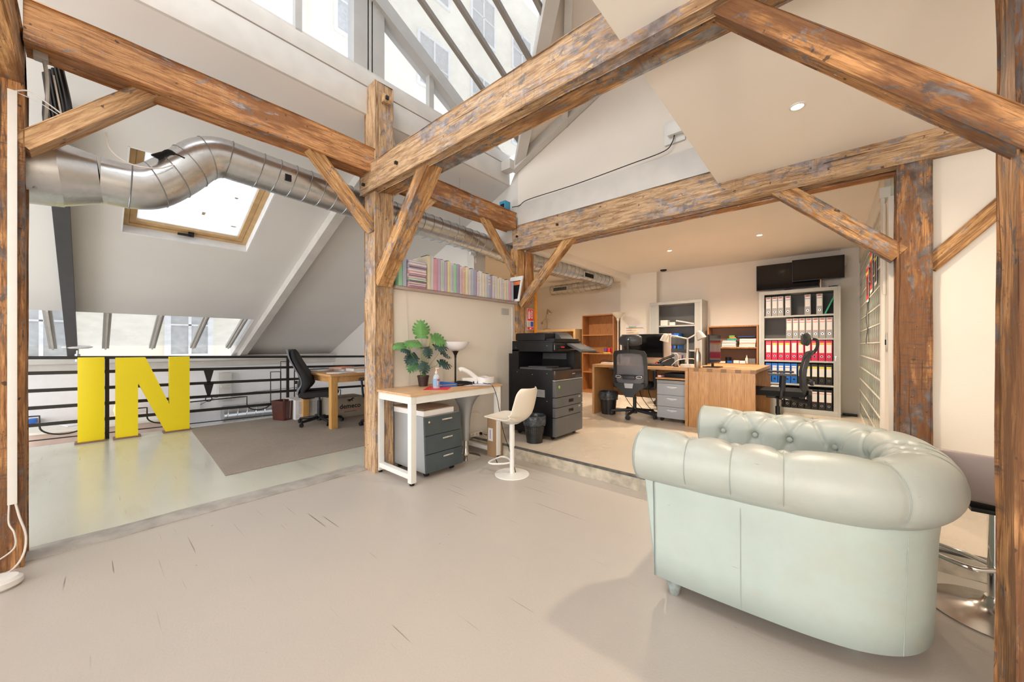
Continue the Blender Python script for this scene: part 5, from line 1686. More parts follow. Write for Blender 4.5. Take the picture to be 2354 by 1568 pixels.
def waste_bin(loc, label, r0, r1, h, slits=True, bag=True):
    t = thing('waste_bin', label, 'bin', loc)
    bm = BM(); lathe(bm, [(0, 0.0), (r0, 0.0), (r0 * 1.0, 0.01), (r1, h), (r1 + 0.004, h), (r1 + 0.004, h - 0.012), (r1, h - 0.012)], seg=28, cap=False)
    lathe(bm, [(r1 - 0.004, h), (r0 - 0.004, 0.008), (0, 0.008)], seg=28, cap=False)
    b = obj('body', bm, M_BIN, t)
    if slits:
        bm = BM()
        for row in range(3):
            z = h * (0.38 + row * 0.14)
            rr = r0 + (r1 - r0) * z / h
            for k in range(30):
                a = 2 * PI * k / 30
                q = Matrix.Rotation(a, 4, 'Z')
                box(bm, (rr - 0.001, -0.0025, z), (rr + 0.0022, 0.0025, z + h * 0.11), 0, q)
            tube(bm, [(math.cos(a) * (rr + 0.002), math.sin(a) * (rr + 0.002), z + h * 0.125) for a in [2 * PI * k / 28 for k in range(28)]], 0.003, 4, closed=True)
        obj('ribs', bm, plain('bin_rib', (0.05, 0.05, 0.055), 0.35), b)
    if bag:
        bm = BM()
        rows = []
        for j, (dr, z) in enumerate(((0.008, h * 0.68), (0.009, h * 0.82), (0.010, h - 0.005), (0.004, h + 0.012), (-0.012, h + 0.006), (-0.02, h - 0.05), (-0.03, h - 0.12))):
            rows.append([bm.verts.new(((r1 + dr + 0.006 * noise.noise(Vector((math.cos(a) * 5, math.sin(a) * 5, j)))) * math.cos(a) * (0.97 if j == 0 else 1), (r1 + dr + 0.006 * noise.noise(Vector((math.cos(a) * 5, math.sin(a) * 5, j + 9)))) * math.sin(a), z + (0.03 if j == 0 else 0.008) * noise.noise(Vector((math.cos(a) * 3, math.sin(a) * 3, j * 2))))) for a in [2 * PI * k / 40 for k in range(40)]])
        for a, b2 in zip(rows, rows[1:]):
            for k in range(40):
                bm.faces.new((a[k], a[(k + 1) % 40], b2[(k + 1) % 40], b2[k]))
        obj('liner', bm, M_BAG, t)
    return t


waste_bin((-2.36, 3.09, S), 'black ribbed waste bin with a plastic liner in front of the printer', 0.085, 0.115, 0.275)

# sign on post
t = thing('fire_sign', 'red fire extinguisher sign on the short post behind the printer', 'sign', (-3.008, 3.845, 1.48))
bm = BM(); box(bm, (0, -0.070, -0.14), (0.003, 0.070, 0.14)); obj('plate', bm, M_WHITEP, t)
bm = BM(); box(bm, (0.003, -0.066, -0.02), (0.0038, 0.066, 0.136)); box(bm, (0.003, -0.066, -0.136), (0.0038, 0.066, -0.100)); obj('red_field', bm, M_RED, t)
bm = BM(); box(bm, (0.003, -0.060, -0.095), (0.0038, 0.002, -0.028)); obj('grey_field', bm, M_GREYM, t)
bm = BM(); box(bm, (0.003, 0.005, -0.095), (0.0038, 0.062, -0.028)); obj('blue_field', bm, plain('sign_blue', (0.02, 0.06, 0.42), 0.5), t)
bm = BM(); box(bm, (0.0038, -0.045, 0.005), (0.0045, -0.015, 0.10), 0); box(bm, (0.0038, -0.036, 0.10), (0.0045, -0.024, 0.118)); prism(bm, [(-0.025, -0.112), (0.025, -0.112), (0, -0.132)], (0.0007, 0, 0), (0.0038, 0, 0), (0, 1, 0), (0, 0, 1)); obj('pictogram', bm, M_WHITEP, t)
text_part('CO2', 0.055, M_WHITEP, basis((0, 0, 1), (0, -1, 0), (0.004, 0.045, 0.06)), t, bold=0.001, shear=0.3)
text_part('EXTINCTEUR', 0.014, M_WHITEP, basis((0, 0, 1), (0, -1, 0), (0.004, 0.008, 0.06)), t)

# ================================================================== FOLDERS ON THE LEDGE
LZ = 1.6915
FG = 'document wallets standing on the partition ledge'
pastel = [plain('sleeve_%s' % n_, c_, 0.35) for n_, c_ in (('cream', (0.76, 0.70, 0.52)), ('lilac', (0.55, 0.45, 0.62)), ('pink', (0.72, 0.38, 0.46)), ('mint', (0.36, 0.66, 0.44)), ('clear', (0.66, 0.62, 0.66)), ('violet', (0.42, 0.36, 0.52)), ('peach', (0.76, 0.52, 0.40)), ('bluegrey', (0.45, 0.52, 0.62)), ('white', (0.72, 0.69, 0.70)), ('lemon', (0.74, 0.70, 0.38)))]
pn = ['cream', 'lilac', 'pink', 'mint green', 'clear', 'violet', 'peach', 'blue-grey', 'white', 'lemon']
ordn = ['first', 'second', 'third', 'fourth', 'fifth', 'sixth', 'seventh', 'eighth', 'ninth', 'tenth', 'eleventh', 'twelfth', 'thirteenth', 'fourteenth', 'fifteenth', 'sixteenth', 'seventeenth', 'eighteenth', 'nineteenth', 'twentieth', 'twenty-first', 'twenty-second', 'twenty-third', 'twenty-fourth', 'twenty-fifth', 'twenty-sixth', 'twenty-seventh', 'twenty-eighth', 'twenty-ninth', 'thirtieth', 'thirty-first', 'thirty-second']
y = 1.865
ci = [3, 7]
for k in range(2):
    t = thing('document_wallet', '%s plastic wallet on the ledge, %s from the tall timber post' % (pn[ci[k]], ordn[k]), 'document wallet', (-3.12, y + 0.022, LZ), 0, FG)
    bm = BM(); box(bm, (-0.13, -0.02, 0), (0.115, 0.02, 0.30), 0.003); obj('sleeve', bm, pastel[ci[k]], t)
    bm = BM(); box(bm, (0.02, -0.012, 0.30), (0.10, 0.012, 0.312), 0.002); obj('clip', bm, M_BLACK, t)
    y += 0.045
LG = 'document folders lying in the stack on the partition ledge'
stk = [(2, 'dark pink'), (5, 'violet'), (6, 'peach'), (5, 'violet'), (3, 'mint green'), (2, 'pink'), (8, 'white'), (2, 'pink'), (8, 'white'), (1, 'lilac'), (8, 'white'), (1, 'lilac')]
z = LZ
for k, (c_, nm_) in enumerate(stk):
    h_ = 0.016 if k < 6 else 0.026
    t = thing('document_folder', '%s folder lying in the stack on the ledge, %s from the bottom' % (nm_, ordn[k]), 'folder', (-3.12 + random.uniform(-0.008, 0.008), 2.065, z), random.uniform(-0.05, 0.05), LG)
    bm = BM(); box(bm, (-0.12, -0.10, 0), (0.13, 0.10, h_ - 0.001), 0.004); obj('sleeve', bm, pastel[c_], t)
    bm = BM(); box(bm, (-0.11, -0.092, h_ * 0.3), (0.1325, 0.098, h_ * 0.6)); obj('paper_edge', bm, M_PAPER if k % 3 else plain('dark_purple', (0.16, 0.06, 0.16), 0.6), t)
    z += h_ + 0.0006
y = 2.185
k = 0
seq = [0, 8, 2, 1, 3, 1, 9, 7, 3, 5, 2, 6, 0, 4, 7, 5, 4, 8, 0, 4, 7, 5, 4, 8, 0, 8, 4, 0, 4, 2, 7, 8]
while y < 3.49 and k < len(seq):
    c_ = seq[k]
    wd = [0.042, 0.036, 0.05, 0.038, 0.045][k % 5]
    hh = 0.335 - 0.075 * (y - 2.18) + 0.008 * math.sin(k * 2.3)
    t = thing('document_wallet', '%s document wallet, %s upright one on the ledge beyond the lying stack' % (pn[c_], ordn[k]), 'document wallet', (-3.12, y + wd / 2, LZ), 0, FG)
    bm = BM(); box(bm, (-0.13, -wd / 2 + 0.001, 0), (0.122, wd / 2 - 0.001, hh), 0.004); obj('sleeve', bm, pastel[4 if k % 3 == 1 else c_], t)
    bm = BM(); box(bm, (0.122, -wd * 0.22, hh * 0.06), (0.1245, wd * 0.12, hh * 0.93)); obj('inner_papers', bm, pastel[c_], t)
    if k % 2 == 0:
        bm = BM(); box(bm, (0.0, -wd * 0.4, hh), (0.11, wd * 0.3, hh + 0.008), 0.002); obj('clip', bm, M_BLACK, t)
    if k in (11, 16, 20, 22, 26):
        bm = BM()
        for j in range(3 if k != 11 else 1):
            box(bm, (0.1247, -wd * 0.42, hh * (0.80 - j * 0.13)), (0.126, wd * 0.42, hh * (0.86 - j * 0.13)))
        obj('labels', bm, plain('label_cream', (0.78, 0.68, 0.48), 0.7), t)
    y += wd
    k += 1
t = thing('picture_frame', 'white frame with black and orange print leaning at the far end of the ledge', 'frame', (-3.06, 3.545, LZ), 0)
q = Matrix.Rotation(R(-14), 4, 'X')
bm = BM(); box(bm, (-0.10, -0.012, 0.0), (0.11, 0.008, 0.34), 0.002, q); obj('frame', bm, M_WHITEP, t)
bm = BM(); box(bm, (-0.07, -0.0135, 0.03), (0.085, -0.012, 0.28), 0, q); obj('print', bm, M_BLACK, t)
bm = BM(); box(bm, (-0.03, -0.015, 0.22), (0.085, -0.0135, 0.27), 0, q); obj('orange_bar', bm, M_ORG, t)

# small electrics
t = thing('junction_box', 'white socket box on the pier above the folders', 'junction box', (-3.83, 3.55, 2.46))
bm = BM(); box(bm, (0, -0.05, -0.05), (0.035, 0.05, 0.05), 0.006); obj('body', bm, M_WHITEP, t)
bm = BM(); tube(bm, smooth_path([(0.02, 0.0, -0.05), (0.06, -0.02, -0.10), (0.05, 0.03, -0.16), (0.08, 0.0, -0.10)], 5), 0.004, 6); obj('cable', bm, M_CABLEW, t)
t = thing('wall_socket', 'round white socket with trailing cables on the grey-white wall above the folders', 'socket', (-4.20, GY + 0.035, 2.15))
bm = BM(); lathe(bm, [(0, 0), (0.045, 0), (0.04, 0.02), (0, 0.024)], (0, 0, 0), 18, Matrix.Rotation(PI / 2, 4, 'X')); obj('plate', bm, M_WHITEP, t)
bm = BM(); tube(bm, smooth_path([(0, -0.02, -0.03), (0.05, -0.02, -0.15), (0.12, -0.02, -0.3), (0.22, -0.02, -0.42)], 5), 0.0035, 6); obj('cable', bm, M_CABLEW, t)
t = thing('alarm_box', 'sky-blue open-fronted box on the beam end by the white wall', 'box', (-3.15, 3.52, 2.86))
bm = BM(); box(bm, (-0.07, -0.05, 0), (0.03, 0.05, 0.13), 0.004); obj('body', bm, M_LBLUE, t)
bm = BM(); box(bm, (-0.05, -0.056, 0.03), (0.01, -0.05, 0.09)); obj('window', bm, M_BLACK, t)
bm = BM(); tube(bm, smooth_path([(-3.06, 3.53, 2.90), (-3.0, 3.61, 2.93), (-2.85, 3.61, 2.97), (-2.2, 3.61, 2.965), (-1.55, 3.61, 2.985), (-1.2, 3.61, 3.0), (-1.12, 3.61, 3.06), (-1.10, 3.61, 3.12)], 6), 0.005, 6); one('black_cable', bm, M_BLACK, 'black cable clipped along the white boarding to the wall router', 'cable')
t = thing('wall_router', 'white wall router box where the flat ceiling starts', 'router', (-1.10, 3.65, 3.16))
bm = BM(); box(bm, (-0.10, -0.02, -0.10), (0.09, 0.0, 0.12), 0.012); obj('back_plate', bm, M_WHITEP, t)
bm = BM(); box(bm, (-0.06, -0.07, -0.04), (0.16, -0.02, 0.09), 0.018); obj('cover', bm, M_WHITEP, t)
bm = BM(); tube(bm, smooth_path([(-3.245, 1.655, 2.93), (-3.20, 1.63, 2.90), (-3.15, 1.615, 2.80), (-3.16, 1.62, 2.72)], 5), 0.004, 6); one('white_cable', bm, M_CABLEW, 'white cable bent over the joint of the two beams on the tall post', 'cable')

# ================================================================== BACK ROOM
YF = 6.95


def make_binder(col, lab, band, label, group, loc, w=0.072, rz=0.0, tilt=0.0, key=None, cache={}):
    """lever arch file standing spine out, spine facing -y"""
    k = (col.name, band.name if band else '', round(w, 3), lab)
    if k in cache:
        t = dup(cache[k], loc, rz, label, group)
        t.rotation_euler = (0, tilt, rz)
        return t
    t = thing('ring_binder', label, 'binder', loc, rz, group)
    t.rotation_euler = (0, tilt, rz)
    bm = BM(); box(bm, (-w / 2, 0, 0), (w / 2, 0.27, 0.30), 0.002); obj('cover', bm, col, t)
    bm = BM(); box(bm, (-w * 0.38, -0.0015, 0.115), (w * 0.38, 0, 0.265)); lb = obj('spine_label', bm, M_PAPER, t)
    if band:
        bm = BM(); box(bm, (-w * 0.38, -0.0022, 0.235), (w * 0.38, -0.0015, 0.262 if lab == 'wide' else 0.243)); box(bm, (-w * 0.38, -0.0022, 0.115), (w * 0.38, -0.0015, 0.119)); obj('label_band', bm, band, lb)
    if lab == 'stamp':
        bm = BM(); box(bm, (-w * 0.26, -0.0022, 0.272), (w * 0.2, 0, 0.284)); obj('stamp', bm, M_RED, t)
    bm = BM(); tube(bm, [(0.013 * math.cos(a), -0.002, 0.062 + 0.013 * math.sin(a)) for a in [2 * PI * j / 14 for j in range(14)]], 0.0025, 5, closed=True); rg2 = obj('finger_ring', bm, M_CHROME, t)
    bm = BM(); lathe(bm, [(0, 0), (0.011, 0), (0.011, 0.001), (0, 0.001)], (0, -0.0005, 0.062), 12, Matrix.Rotation(PI / 2, 4, 'X')); obj('finger_hole', bm, M_BLACK, rg2)
    cache[k] = t
    return t


def tambour_cabinet(label, x0, x1, zt, shelves, inx0, inx1, depth=0.40):
    t = thing('tambour_cabinet', label, 'cabinet', (x0, YF, S))
    W = x1 - x0
    H = zt - S
    ia, ib = inx0 - x0, inx1 - x0
    bm = BM()
    box(bm, (0, 0, 0), (0.03, depth, H), 0.003); box(bm, (W - 0.03, 0, 0), (W, depth, H), 0.003)
    box(bm, (0.03, 0, H - 0.05), (W - 0.03, depth, H), 0.002); box(bm, (0.03, 0, 0), (W - 0.03, depth, 0.075), 0.002)
    obj('carcass', bm, M_GREYM, t)
    bm = BM(); box(bm, (0.03, depth - 0.01, 0.075), (W - 0.03, depth, H - 0.05)); obj('back_panel', bm, M_GREYI, t)
    for (a, b) in ((0.03, ia), (ib, W - 0.03)):
        bm = BM()
        n = max(2, int((b - a) / 0.012))
        for k in range(n):
            xa = a + (b - a) * k / n
            box(bm, (xa, 0.006, 0.075), (xa + (b - a) / n * 0.86, 0.016, H - 0.05))
        box(bm, (a, 0.012, 0.075), (b, 0.02, H - 0.05))
        obj('roller_shutter', bm, M_GREYM, t)
    for s_ in shelves:
        bm = BM(); box(bm, (0.03, 0.022, s_ - S - 0.025), (W - 0.03, depth - 0.012, s_ - S)); obj('shelf', bm, M_GREYM, t)
    return t, W, H


SH = (1.59, 1.24, 0.905, 0.555)
t, W, H = tambour_cabinet('tall grey steel cabinet full of binders under the two black televisions', -0.835, 0.132, 1.975, SH, -0.765, 0.055)
bm = BM(); lathe(bm, [(0, 0), (0.008, 0), (0.008, 0.008), (0, 0.008)], (W - 0.055, 0.005, 0.86), 12, Matrix.Rotation(PI / 2, 4, 'X')); box(bm, (W - 0.058, -0.006, 0.80), (W - 0.052, -0.003, 0.85)); obj('lock_with_key', bm, M_CHROME, t)
bin_x = lambda k, n=10: -0.755 + 0.80 * (k + 0.5) / n
M_BB = plain('blue_band', (0.15, 0.2, 0.6), 0.6)
M_RB = plain('red_band', (0.75, 0.12, 0.14), 0.6)
M_OB = plain('orange_band', (0.85, 0.5, 0.1), 0.6)
YB_ = YF + 0.035
for k, x in enumerate((-0.715, -0.635, -0.560, -0.470, -0.235, -0.100)):
    make_binder(M_BING, 'stamp', M_BB, 'grey binder on the top shelf of the tall cabinet, %s in the row' % ordn[k], 'binders on the top shelf', (x, YB_, SH[0] + 0.0005))
t = thing('green_folder', 'green plastic folder leaning at the end of the top cabinet shelf', 'folder', (-0.05, YB_, SH[0] + 0.001))
t.rotation_euler = (0, R(22), 0)
bm = BM(); box(bm, (0, 0, 0.002), (0.02, 0.24, 0.30), 0.006); obj('cover', bm, M_GREENP, t)
for k in range(7):
    make_binder(M_BING, 'stamp', M_RB, 'grey binder with a red-banded label on the second shelf, %s in the row' % ordn[k], 'binders on the second shelf', (-0.455 + k * 0.0775, YB_, SH[1] + 0.0005))
for k in range(10):
    bd = (M_RB, M_YEL, M_YEL, M_YEL, None, M_YEL, M_OB, M_OB, M_OB, M_OB)[k]
    make_binder(M_BINR, 'wide', bd, 'raspberry-red binder on the middle shelf of the tall cabinet, %s in the row' % ordn[k], 'raspberry binders on the middle shelf', (bin_x(k), YB_, SH[2] + 0.0005))
for k in range(10):
    blue = k < 5
    make_binder(M_BINB if blue else M_BINK, 'plain' if blue else 'wide', M_BB if blue else M_YEL, '%s binder on the fourth shelf of the tall cabinet, %s in the row' % ('blue' if blue else 'black', ordn[k]), 'binders on the fourth shelf', (bin_x(k), YB_, SH[3] + 0.0005))
for k in range(10):
    make_binder(M_BINK, 'plain', M_RB if k > 3 else None, 'black binder on the bottom shelf of the tall cabinet, %s in the row' % ordn[k], 'binders on the bottom shelf', (bin_x(k), YB_, S + 0.0755 + 0.0005))

t, W, H = tambour_cabinet('grey steel cabinet with half-open roller shutters behind the desk', -2.57, -1.66, 1.935, (1.50, 1.05, 0.60), -2.40, -1.78)
for k, (c_, nm_, x) in enumerate(((M_TEAL, 'teal', -2.365), (M_BINR, 'red', -2.285), (plain('purple_binder', (0.25, 0.07, 0.28), 0.5), 'purple', -2.20), (M_BINB, 'blue', -2.10))):
    make_binder(c_, 'plain', None, '%s binder in the half-open grey cabinet' % nm_, 'binders in the half-open cabinet', (x, YB_, 1.0505 + 0.0), w=0.07 if k < 3 else 0.095)
flatbox('small_box', M_WHITEP, 'white box on the upper shelf of the half-open cabinet', 'box', (-2.32, 7.08, 1.5008), (0.13, 0.14, 0.10), 0)
flatbox('small_box', M_WHITEP, 'lower white box beside it on the upper shelf of the half-open cabinet', 'box', (-2.19, 7.10, 1.5008), (0.10, 0.12, 0.06), 0.1)
t = thing('rolled_plan', 'white rolled sheet leaning across the upper shelf of the half-open cabinet', 'roll', (0, 0, 0))
bm = BM(); tube(bm, [(-2.12, 7.06, 1.585), (-1.82, 7.08, 1.52)], 0.014, 12); obj('roll', bm, M_PAPER, t)
t = thing('small_figurine', 'small pale gold ornament in the middle of the half-open cabinet', 'ornament', (-1.98, 7.04, 0.60)); 
bm = BM(); lathe(bm, [(0, 0), (0.03, 0), (0.012, 0.02), (0.02, 0.05), (0.008, 0.07), (0, 0.09)], seg=12); obj('body', bm, M_STEEL, t)


def shelf_unit(label, name, x0, x1, y, depth, z0, z1, shelves, mat, back=None, th_=0.022):
    t = thing(name, label, 'shelf', (x0, y, z0))
    W, H = x1 - x0, z1 - z0
    for (a, b) in ((0, th_), (W - th_, W)):
        bm = BM(); box(bm, (a, 0, 0), (b, depth, H), 0.001); obj('side_panel', bm, mat, t)
    bm = BM(); box(bm, (th_, 0, H - th_), (W - th_, depth, H)); obj('top', bm, mat, t)
    bm = BM(); box(bm, (th_, 0, 0.0), (W - th_, depth, 0.05)); obj('plinth', bm, mat, t)
    bm = BM(); box(bm, (th_, depth - 0.008, 0.05), (W - th_, depth, H - th_)); obj('back_panel', bm, back or mat, t)
    for s_ in shelves:
        bm = BM(); box(bm, (th_, 0.004, s_ - z0 - th_), (W - th_, depth - 0.01, s_ - z0)); obj('shelf', bm, mat, t)
    return t


shelf_unit('orange-brown wooden bookcase, almost empty, beside the tall uplighter', 'bookcase', -4.08, -3.34, 7.05, 0.28, S, 1.785, (1.36, 0.965, 0.565), M_BOOK)
shelf_unit('low wooden shelf unit with papers between the two grey cabinets', 'shelf_unit', -1.60, -0.86, 7.07, 0.26, S, 1.465, (1.105, 0.83, 0.5), M_BOOK, plain('dark_back', (0.25, 0.13, 0.08), 0.6))
shelf_unit('pale wooden open cabinet behind the printer', 'open_cabinet', -5.45, -4.16, 6.90, 0.42, S, 1.49, (0.9,), M_PALEW, M_BOOK, 0.05)
# things on the bookcase shelf
Z1 = 0.9655
for k, (x, c_, nm_) in enumerate(((-3.57, plain('violet_tin', (0.18, 0.05, 0.25), 0.4), 'violet'), (-3.49, M_RED, 'red'), (-3.42, plain('dark_red_tin', (0.45, 0.02, 0.03), 0.4), 'dark red'))):
    bm = BM(); lathe(bm, [(0, 0), (0.033, 0), (0.035, 0.004), (0.035, 0.10), (0.030, 0.108), (0, 0.108)], seg=18)
    o = one('drink_can', bm, c_, '%s can on the middle shelf of the bookcase' % nm_, 'can', 'cans on the bookcase'); o.location = (x, 7.16, Z1)
flatbox('book', M_YEL, 'yellow booklet lying in front of the cans in the bookcase', 'book', (-3.50, 7.095, Z1), (0.16, 0.06, 0.02), 0)
t = thing('wooden_tray', 'brown wooden wedge lying in the bookcase', 'tray', (-3.85, 7.12, Z1)); bm = BM(); prism(bm, [(-0.12, 0), (0.14, 0), (-0.10, 0.06)], (0, 0.1, 0), (0, 0, 0), (1, 0, 0), (0, 0, 1)); obj('body', bm, M_POT, t)
# shelf unit contents
Z2 = 1.1055
zz = Z2
for k, (m_, nm_, h_, w_) in enumerate(((M_DKGREY, 'dark', 0.03, 0.22), (M_PAPER, 'white', 0.03, 0.21), (M_DKGREY, 'charcoal', 0.02, 0.22), (M_PAPER, 'pale', 0.02, 0.20), (M_LBLUE, 'blue-green', 0.012, 0.2))):
    bound_book('%s file in the left stack of the low shelf unit, %s from the bottom' % (nm_, ordn[k]), (-1.28, 7.18, zz), (w_, 0.18, h_), 0.02 * k, m_, 'file', 'file')
    zz += h_ + 0.0004
flatbox('plastic_block', M_GREENP, 'bright green block on top of the left stack in the shelf unit', 'block', (-1.24, 7.17, zz), (0.14, 0.10, 0.03), 0.1)
flatbox('plastic_block', M_ORG, 'orange block on top of the green one in the shelf unit', 'block', (-1.23, 7.17, zz + 0.0305), (0.10, 0.08, 0.02), 0)
flatbox('plastic_block', plain('light_green', (0.18, 0.42, 0.08), 0.5), 'light green packet topping the left stack in the shelf unit', 'block', (-1.25, 7.17, zz + 0.051), (0.08, 0.07, 0.03), 0.3)
zz = Z2
for k, (m_, nm_, h_) in enumerate(((M_PAPER, 'white', 0.035), (M_YEL, 'yellow', 0.022), (M_RED, 'red', 0.014), (M_PAPER, 'thick white', 0.035), (M_PAPER, 'upper white', 0.03))):
    bound_book('%s bundle in the right stack of the low shelf unit' % nm_, (-1.01, 7.18, zz), (0.23, 0.18, h_), 0.03 * (k - 2), m_, 'file', 'file')
    zz += h_ + 0.0004
flatbox('blue_folder', M_BLUE, 'blue folder slanting over the right stack in the shelf unit', 'folder', (-1.03, 7.20, zz + 0.03), (0.24, 0.17, 0.008), 0)
flatbox('paper_stack', M_PAPER, 'low stack of white paper at the end of the shelf unit', 'paper', (-1.48, 7.17, Z2), (0.16, 0.18, 0.05), 0)
Z3 = 0.8305
bm = BM(); lathe(bm, [(0, 0), (0.04, 0), (0.045, 0.10), (0.04, 0.10), (0.036, 0.01), (0, 0.01)], seg=16, cap=False); o = one('pen_pot', bm, M_BLACK, 'black pen pot in the lower bay of the shelf unit', 'pot'); o.location = (-1.30, 7.17, Z3)
flatbox('tape_dispenser', M_BLUE, 'blue tape dispenser in the lower bay of the shelf unit', 'dispenser', (-1.27, 7.11, Z3), (0.07, 0.03, 0.04), 0.5)
flatbox('white_charger', M_WHITEP, 'white charger at the front of the lower bay of the shelf unit', 'charger', (-1.38, 7.12, Z3), (0.09, 0.05, 0.03), 0.1)
flatbox('ink_cartridge', M_WHITEP, 'white ink cartridge in the lower bay of the shelf unit', 'cartridge', (-1.17, 7.12, Z3), (0.08, 0.06, 0.05), 0, 'cartridges in the shelf unit')
flatbox('ink_cartridge', M_PAPER, 'white ink cartridge beside the spray bottle in the shelf unit', 'cartridge', (-1.08, 7.12, Z3), (0.08, 0.06, 0.045), 0, 'cartridges in the shelf unit')
bm = BM(); lathe(bm, [(0, 0), (0.024, 0), (0.024, 0.08), (0.01, 0.10), (0.008, 0.14), (0, 0.145)], seg=14); o = one('spray_bottle', bm, M_CREAMP, 'cream spray bottle in the lower bay of the shelf unit', 'bottle'); o.location = (-1.035, 7.20, Z3)
flatbox('desk_clock', M_GREYI, 'small dark grey clock in the corner of the lower bay of the shelf unit', 'clock', (-0.95, 7.14, Z3), (0.09, 0.04, 0.085), 0)

# televisions above the tall cabinet


def tv(label, c, w, h, rz, roll, foot=True):
    t = thing('television', label, 'television', c, rz)
    t.rotation_euler = (0, roll, rz)
    bm = BM(); box(bm, (-w / 2, 0, 0.05), (w / 2, 0.03, 0.05 + h), 0.004); obj('housing', bm, M_BLACK, t)
    bm = BM(); box(bm, (-w / 2 + 0.01, -0.001, 0.062), (w / 2 - 0.01, 0, 0.05 + h - 0.01)); obj('screen', bm, M_SCREEN, t)
    if foot:
        bm = BM(); box(bm, (-w * 0.28, -0.06, 0), (w * 0.35, 0.10, 0.012), 0.004); box(bm, (-0.03, 0.0, 0.01), (0.03, 0.02, 0.06)); obj('foot', bm, M_BLACK, t)
    return t


tv('large black television on the tall cabinet, reflecting a ceiling lamp', (-0.50, 7.20, 1.977), 0.80, 0.41, 0.0, 0.0)
t = tv('smaller black television tilted in front of the large one on the tall cabinet', (-0.125, 7.08, 2.06), 0.60, 0.33, R(2), 0, foot=False)
bm = BM(); lathe(bm, [(0, -0.083), (0.018, -0.083), (0.018, 0.0), (0.012, 0.02), (0.012, 0.06), (0, 0.06)], (0.04, 0.015, 0), 14); obj('stand', bm, M_STEEL, t)
bm = BM(); tube(bm, smooth_path([(0.0, 7.0, 1.98), (0.04, 6.97, 1.985), (0.10, 6.98, 1.985), (0.06, 7.02, 1.985), (0.0, 7.0, 1.99)], 5), 0.004, 6); one('black_cable', bm, M_BLACK, 'coiled black cable lying on top of the tall cabinet', 'cable')
t = thing('motion_sensor', 'white motion sensor high in the corner beside the televisions', 'sensor', (0.175, BY - 0.062, 2.36))
bm = BM(); box(bm, (-0.03, -0.045, -0.06), (0.035, 0, 0.06), 0.014); obj('body', bm, M_WHITEP, t)
bm = BM(); box(bm, (-0.028, -0.0465, -0.03), (-0.01, -0.044, 0.03)); obj('lens', bm, M_GREYI, t)
bm = BM(); lathe(bm, [(0, 0), (0.06, 0), (0.055, -0.02), (0.03, -0.03), (0, -0.03)], (-2.36, 7.10, CZ - 0.0), 20); one('smoke_detector', bm, M_BLACK, 'dark smoke detector on the ceiling above the half-open cabinet', 'smoke detector')
flatbox('cable_box', M_BLACK, 'black low box on the floor in the corner by the glass-block wall', 'box', (0.235, 7.22, S), (0.16, 0.08, 0.03), 0)

# tall uplighter
t = thing('floor_lamp', 'tall white uplighter in front of the bookcase side', 'lamp', (-3.20, 6.95, S))
bm = BM(); lathe(bm, [(0, 0), (0.11, 0), (0.11, 0.02), (0.012, 0.03), (0, 0.03)], seg=22); obj('base', bm, M_WHITEP, t)
bm = BM(); tube(bm, [(0, 0, 0.03), (0, 0, 1.56)], 0.011, 10); lathe(bm, [(0.011, 1.5), (0.03, 1.54), (0.03, 1.57), (0, 1.57)], seg=14, cap=False); obj('pole', bm, M_CREAMP, t)
bm = BM(); lathe(bm, [(0.0, 1.565), (0.035, 1.57), (0.08, 1.62), (0.135, 1.68), (0.13, 1.68), (0.075, 1.63), (0.0, 1.585)], seg=26, cap=False); obj('bowl_shade', bm, M_CREAMP, t)
# architect lamp on the pale cabinet
t = thing('desk_lamp', 'grey articulated desk lamp on the pale open cabinet', 'lamp', (-5.00, 7.02, 1.4905))
bm = BM(); lathe(bm, [(0, 0), (0.09, 0), (0.08, 0.02), (0.02, 0.035), (0, 0.035)], seg=20); obj('base', bm, M_STEEL, t)
bm = BM(); tube(bm, [(0, 0, 0.03), (0.02, 0, 0.14), (-0.03, 0, 0.27)], 0.011, 8); tube(bm, [(-0.03, 0, 0.27), (0.02, 0, 0.50)], 0.009, 8); tube(bm, [(-0.03, 0, 0.29), (-0.13, 0, 0.19)], 0.006, 8); obj('arm', bm, M_STEEL, t)
q = Matrix.Translation((0.055, 0, 0.42)) @ Matrix.Rotation(R(-20), 4, 'Y')
bm = BM(); lathe(bm, [(0.0, 0.06), (0.02, 0.05), (0.025, 0.02), (0.055, -0.02), (0.065, -0.04), (0.06, -0.04), (0.02, 0.015), (0, 0.02)], (0, 0, 0), 20, q, cap=False); obj('lamp_head', bm, M_STEEL, t)
bm = BM(); lathe(bm, [(0, -0.012), (0.03, -0.012), (0.035, 0), (0.03, 0.012), (0, 0.012)], (-0.14, 0, 0.17), 16, Matrix.Rotation(PI / 2, 4, 'X')); obj('counterweight', bm, M_STEEL, t)
# planning sheet on the pilaster
t = thing('planning_sheet', 'white planning sheet with coloured lines pinned to the pilaster', 'sheet', (-2.95, BY - 0.164, 1.33))
bm = BM(); box(bm, (-0.19, -0.002, -0.22), (0.19, 0, 0.22)); obj('paper', bm, M_PAPER, t)
for k in range(7):
    bm = BM(); box(bm, (-0.18, -0.0035, 0.135 - k * 0.048), (-0.18 + (0.36, 0.21, 0.26, 0.21, 0.30, 0.2, 0.25)[k], -0.002, 0.150 - k * 0.048)); obj('yellow_line', bm, M_OB, t)
    bm = BM(); box(bm, (-0.18, -0.0035, 0.152 - k * 0.048), (-0.18 + (0.34, 0.11, 0.16, 0.12, 0.20, 0.1, 0.15)[k], -0.002, 0.159 - k * 0.048)); obj('blue_line', bm, M_BB, t)
bm = BM(); box(bm, (-0.12, -0.0035, 0.165), (0.03, -0.002, 0.176)); obj('green_line', bm, M_GREENP, t)
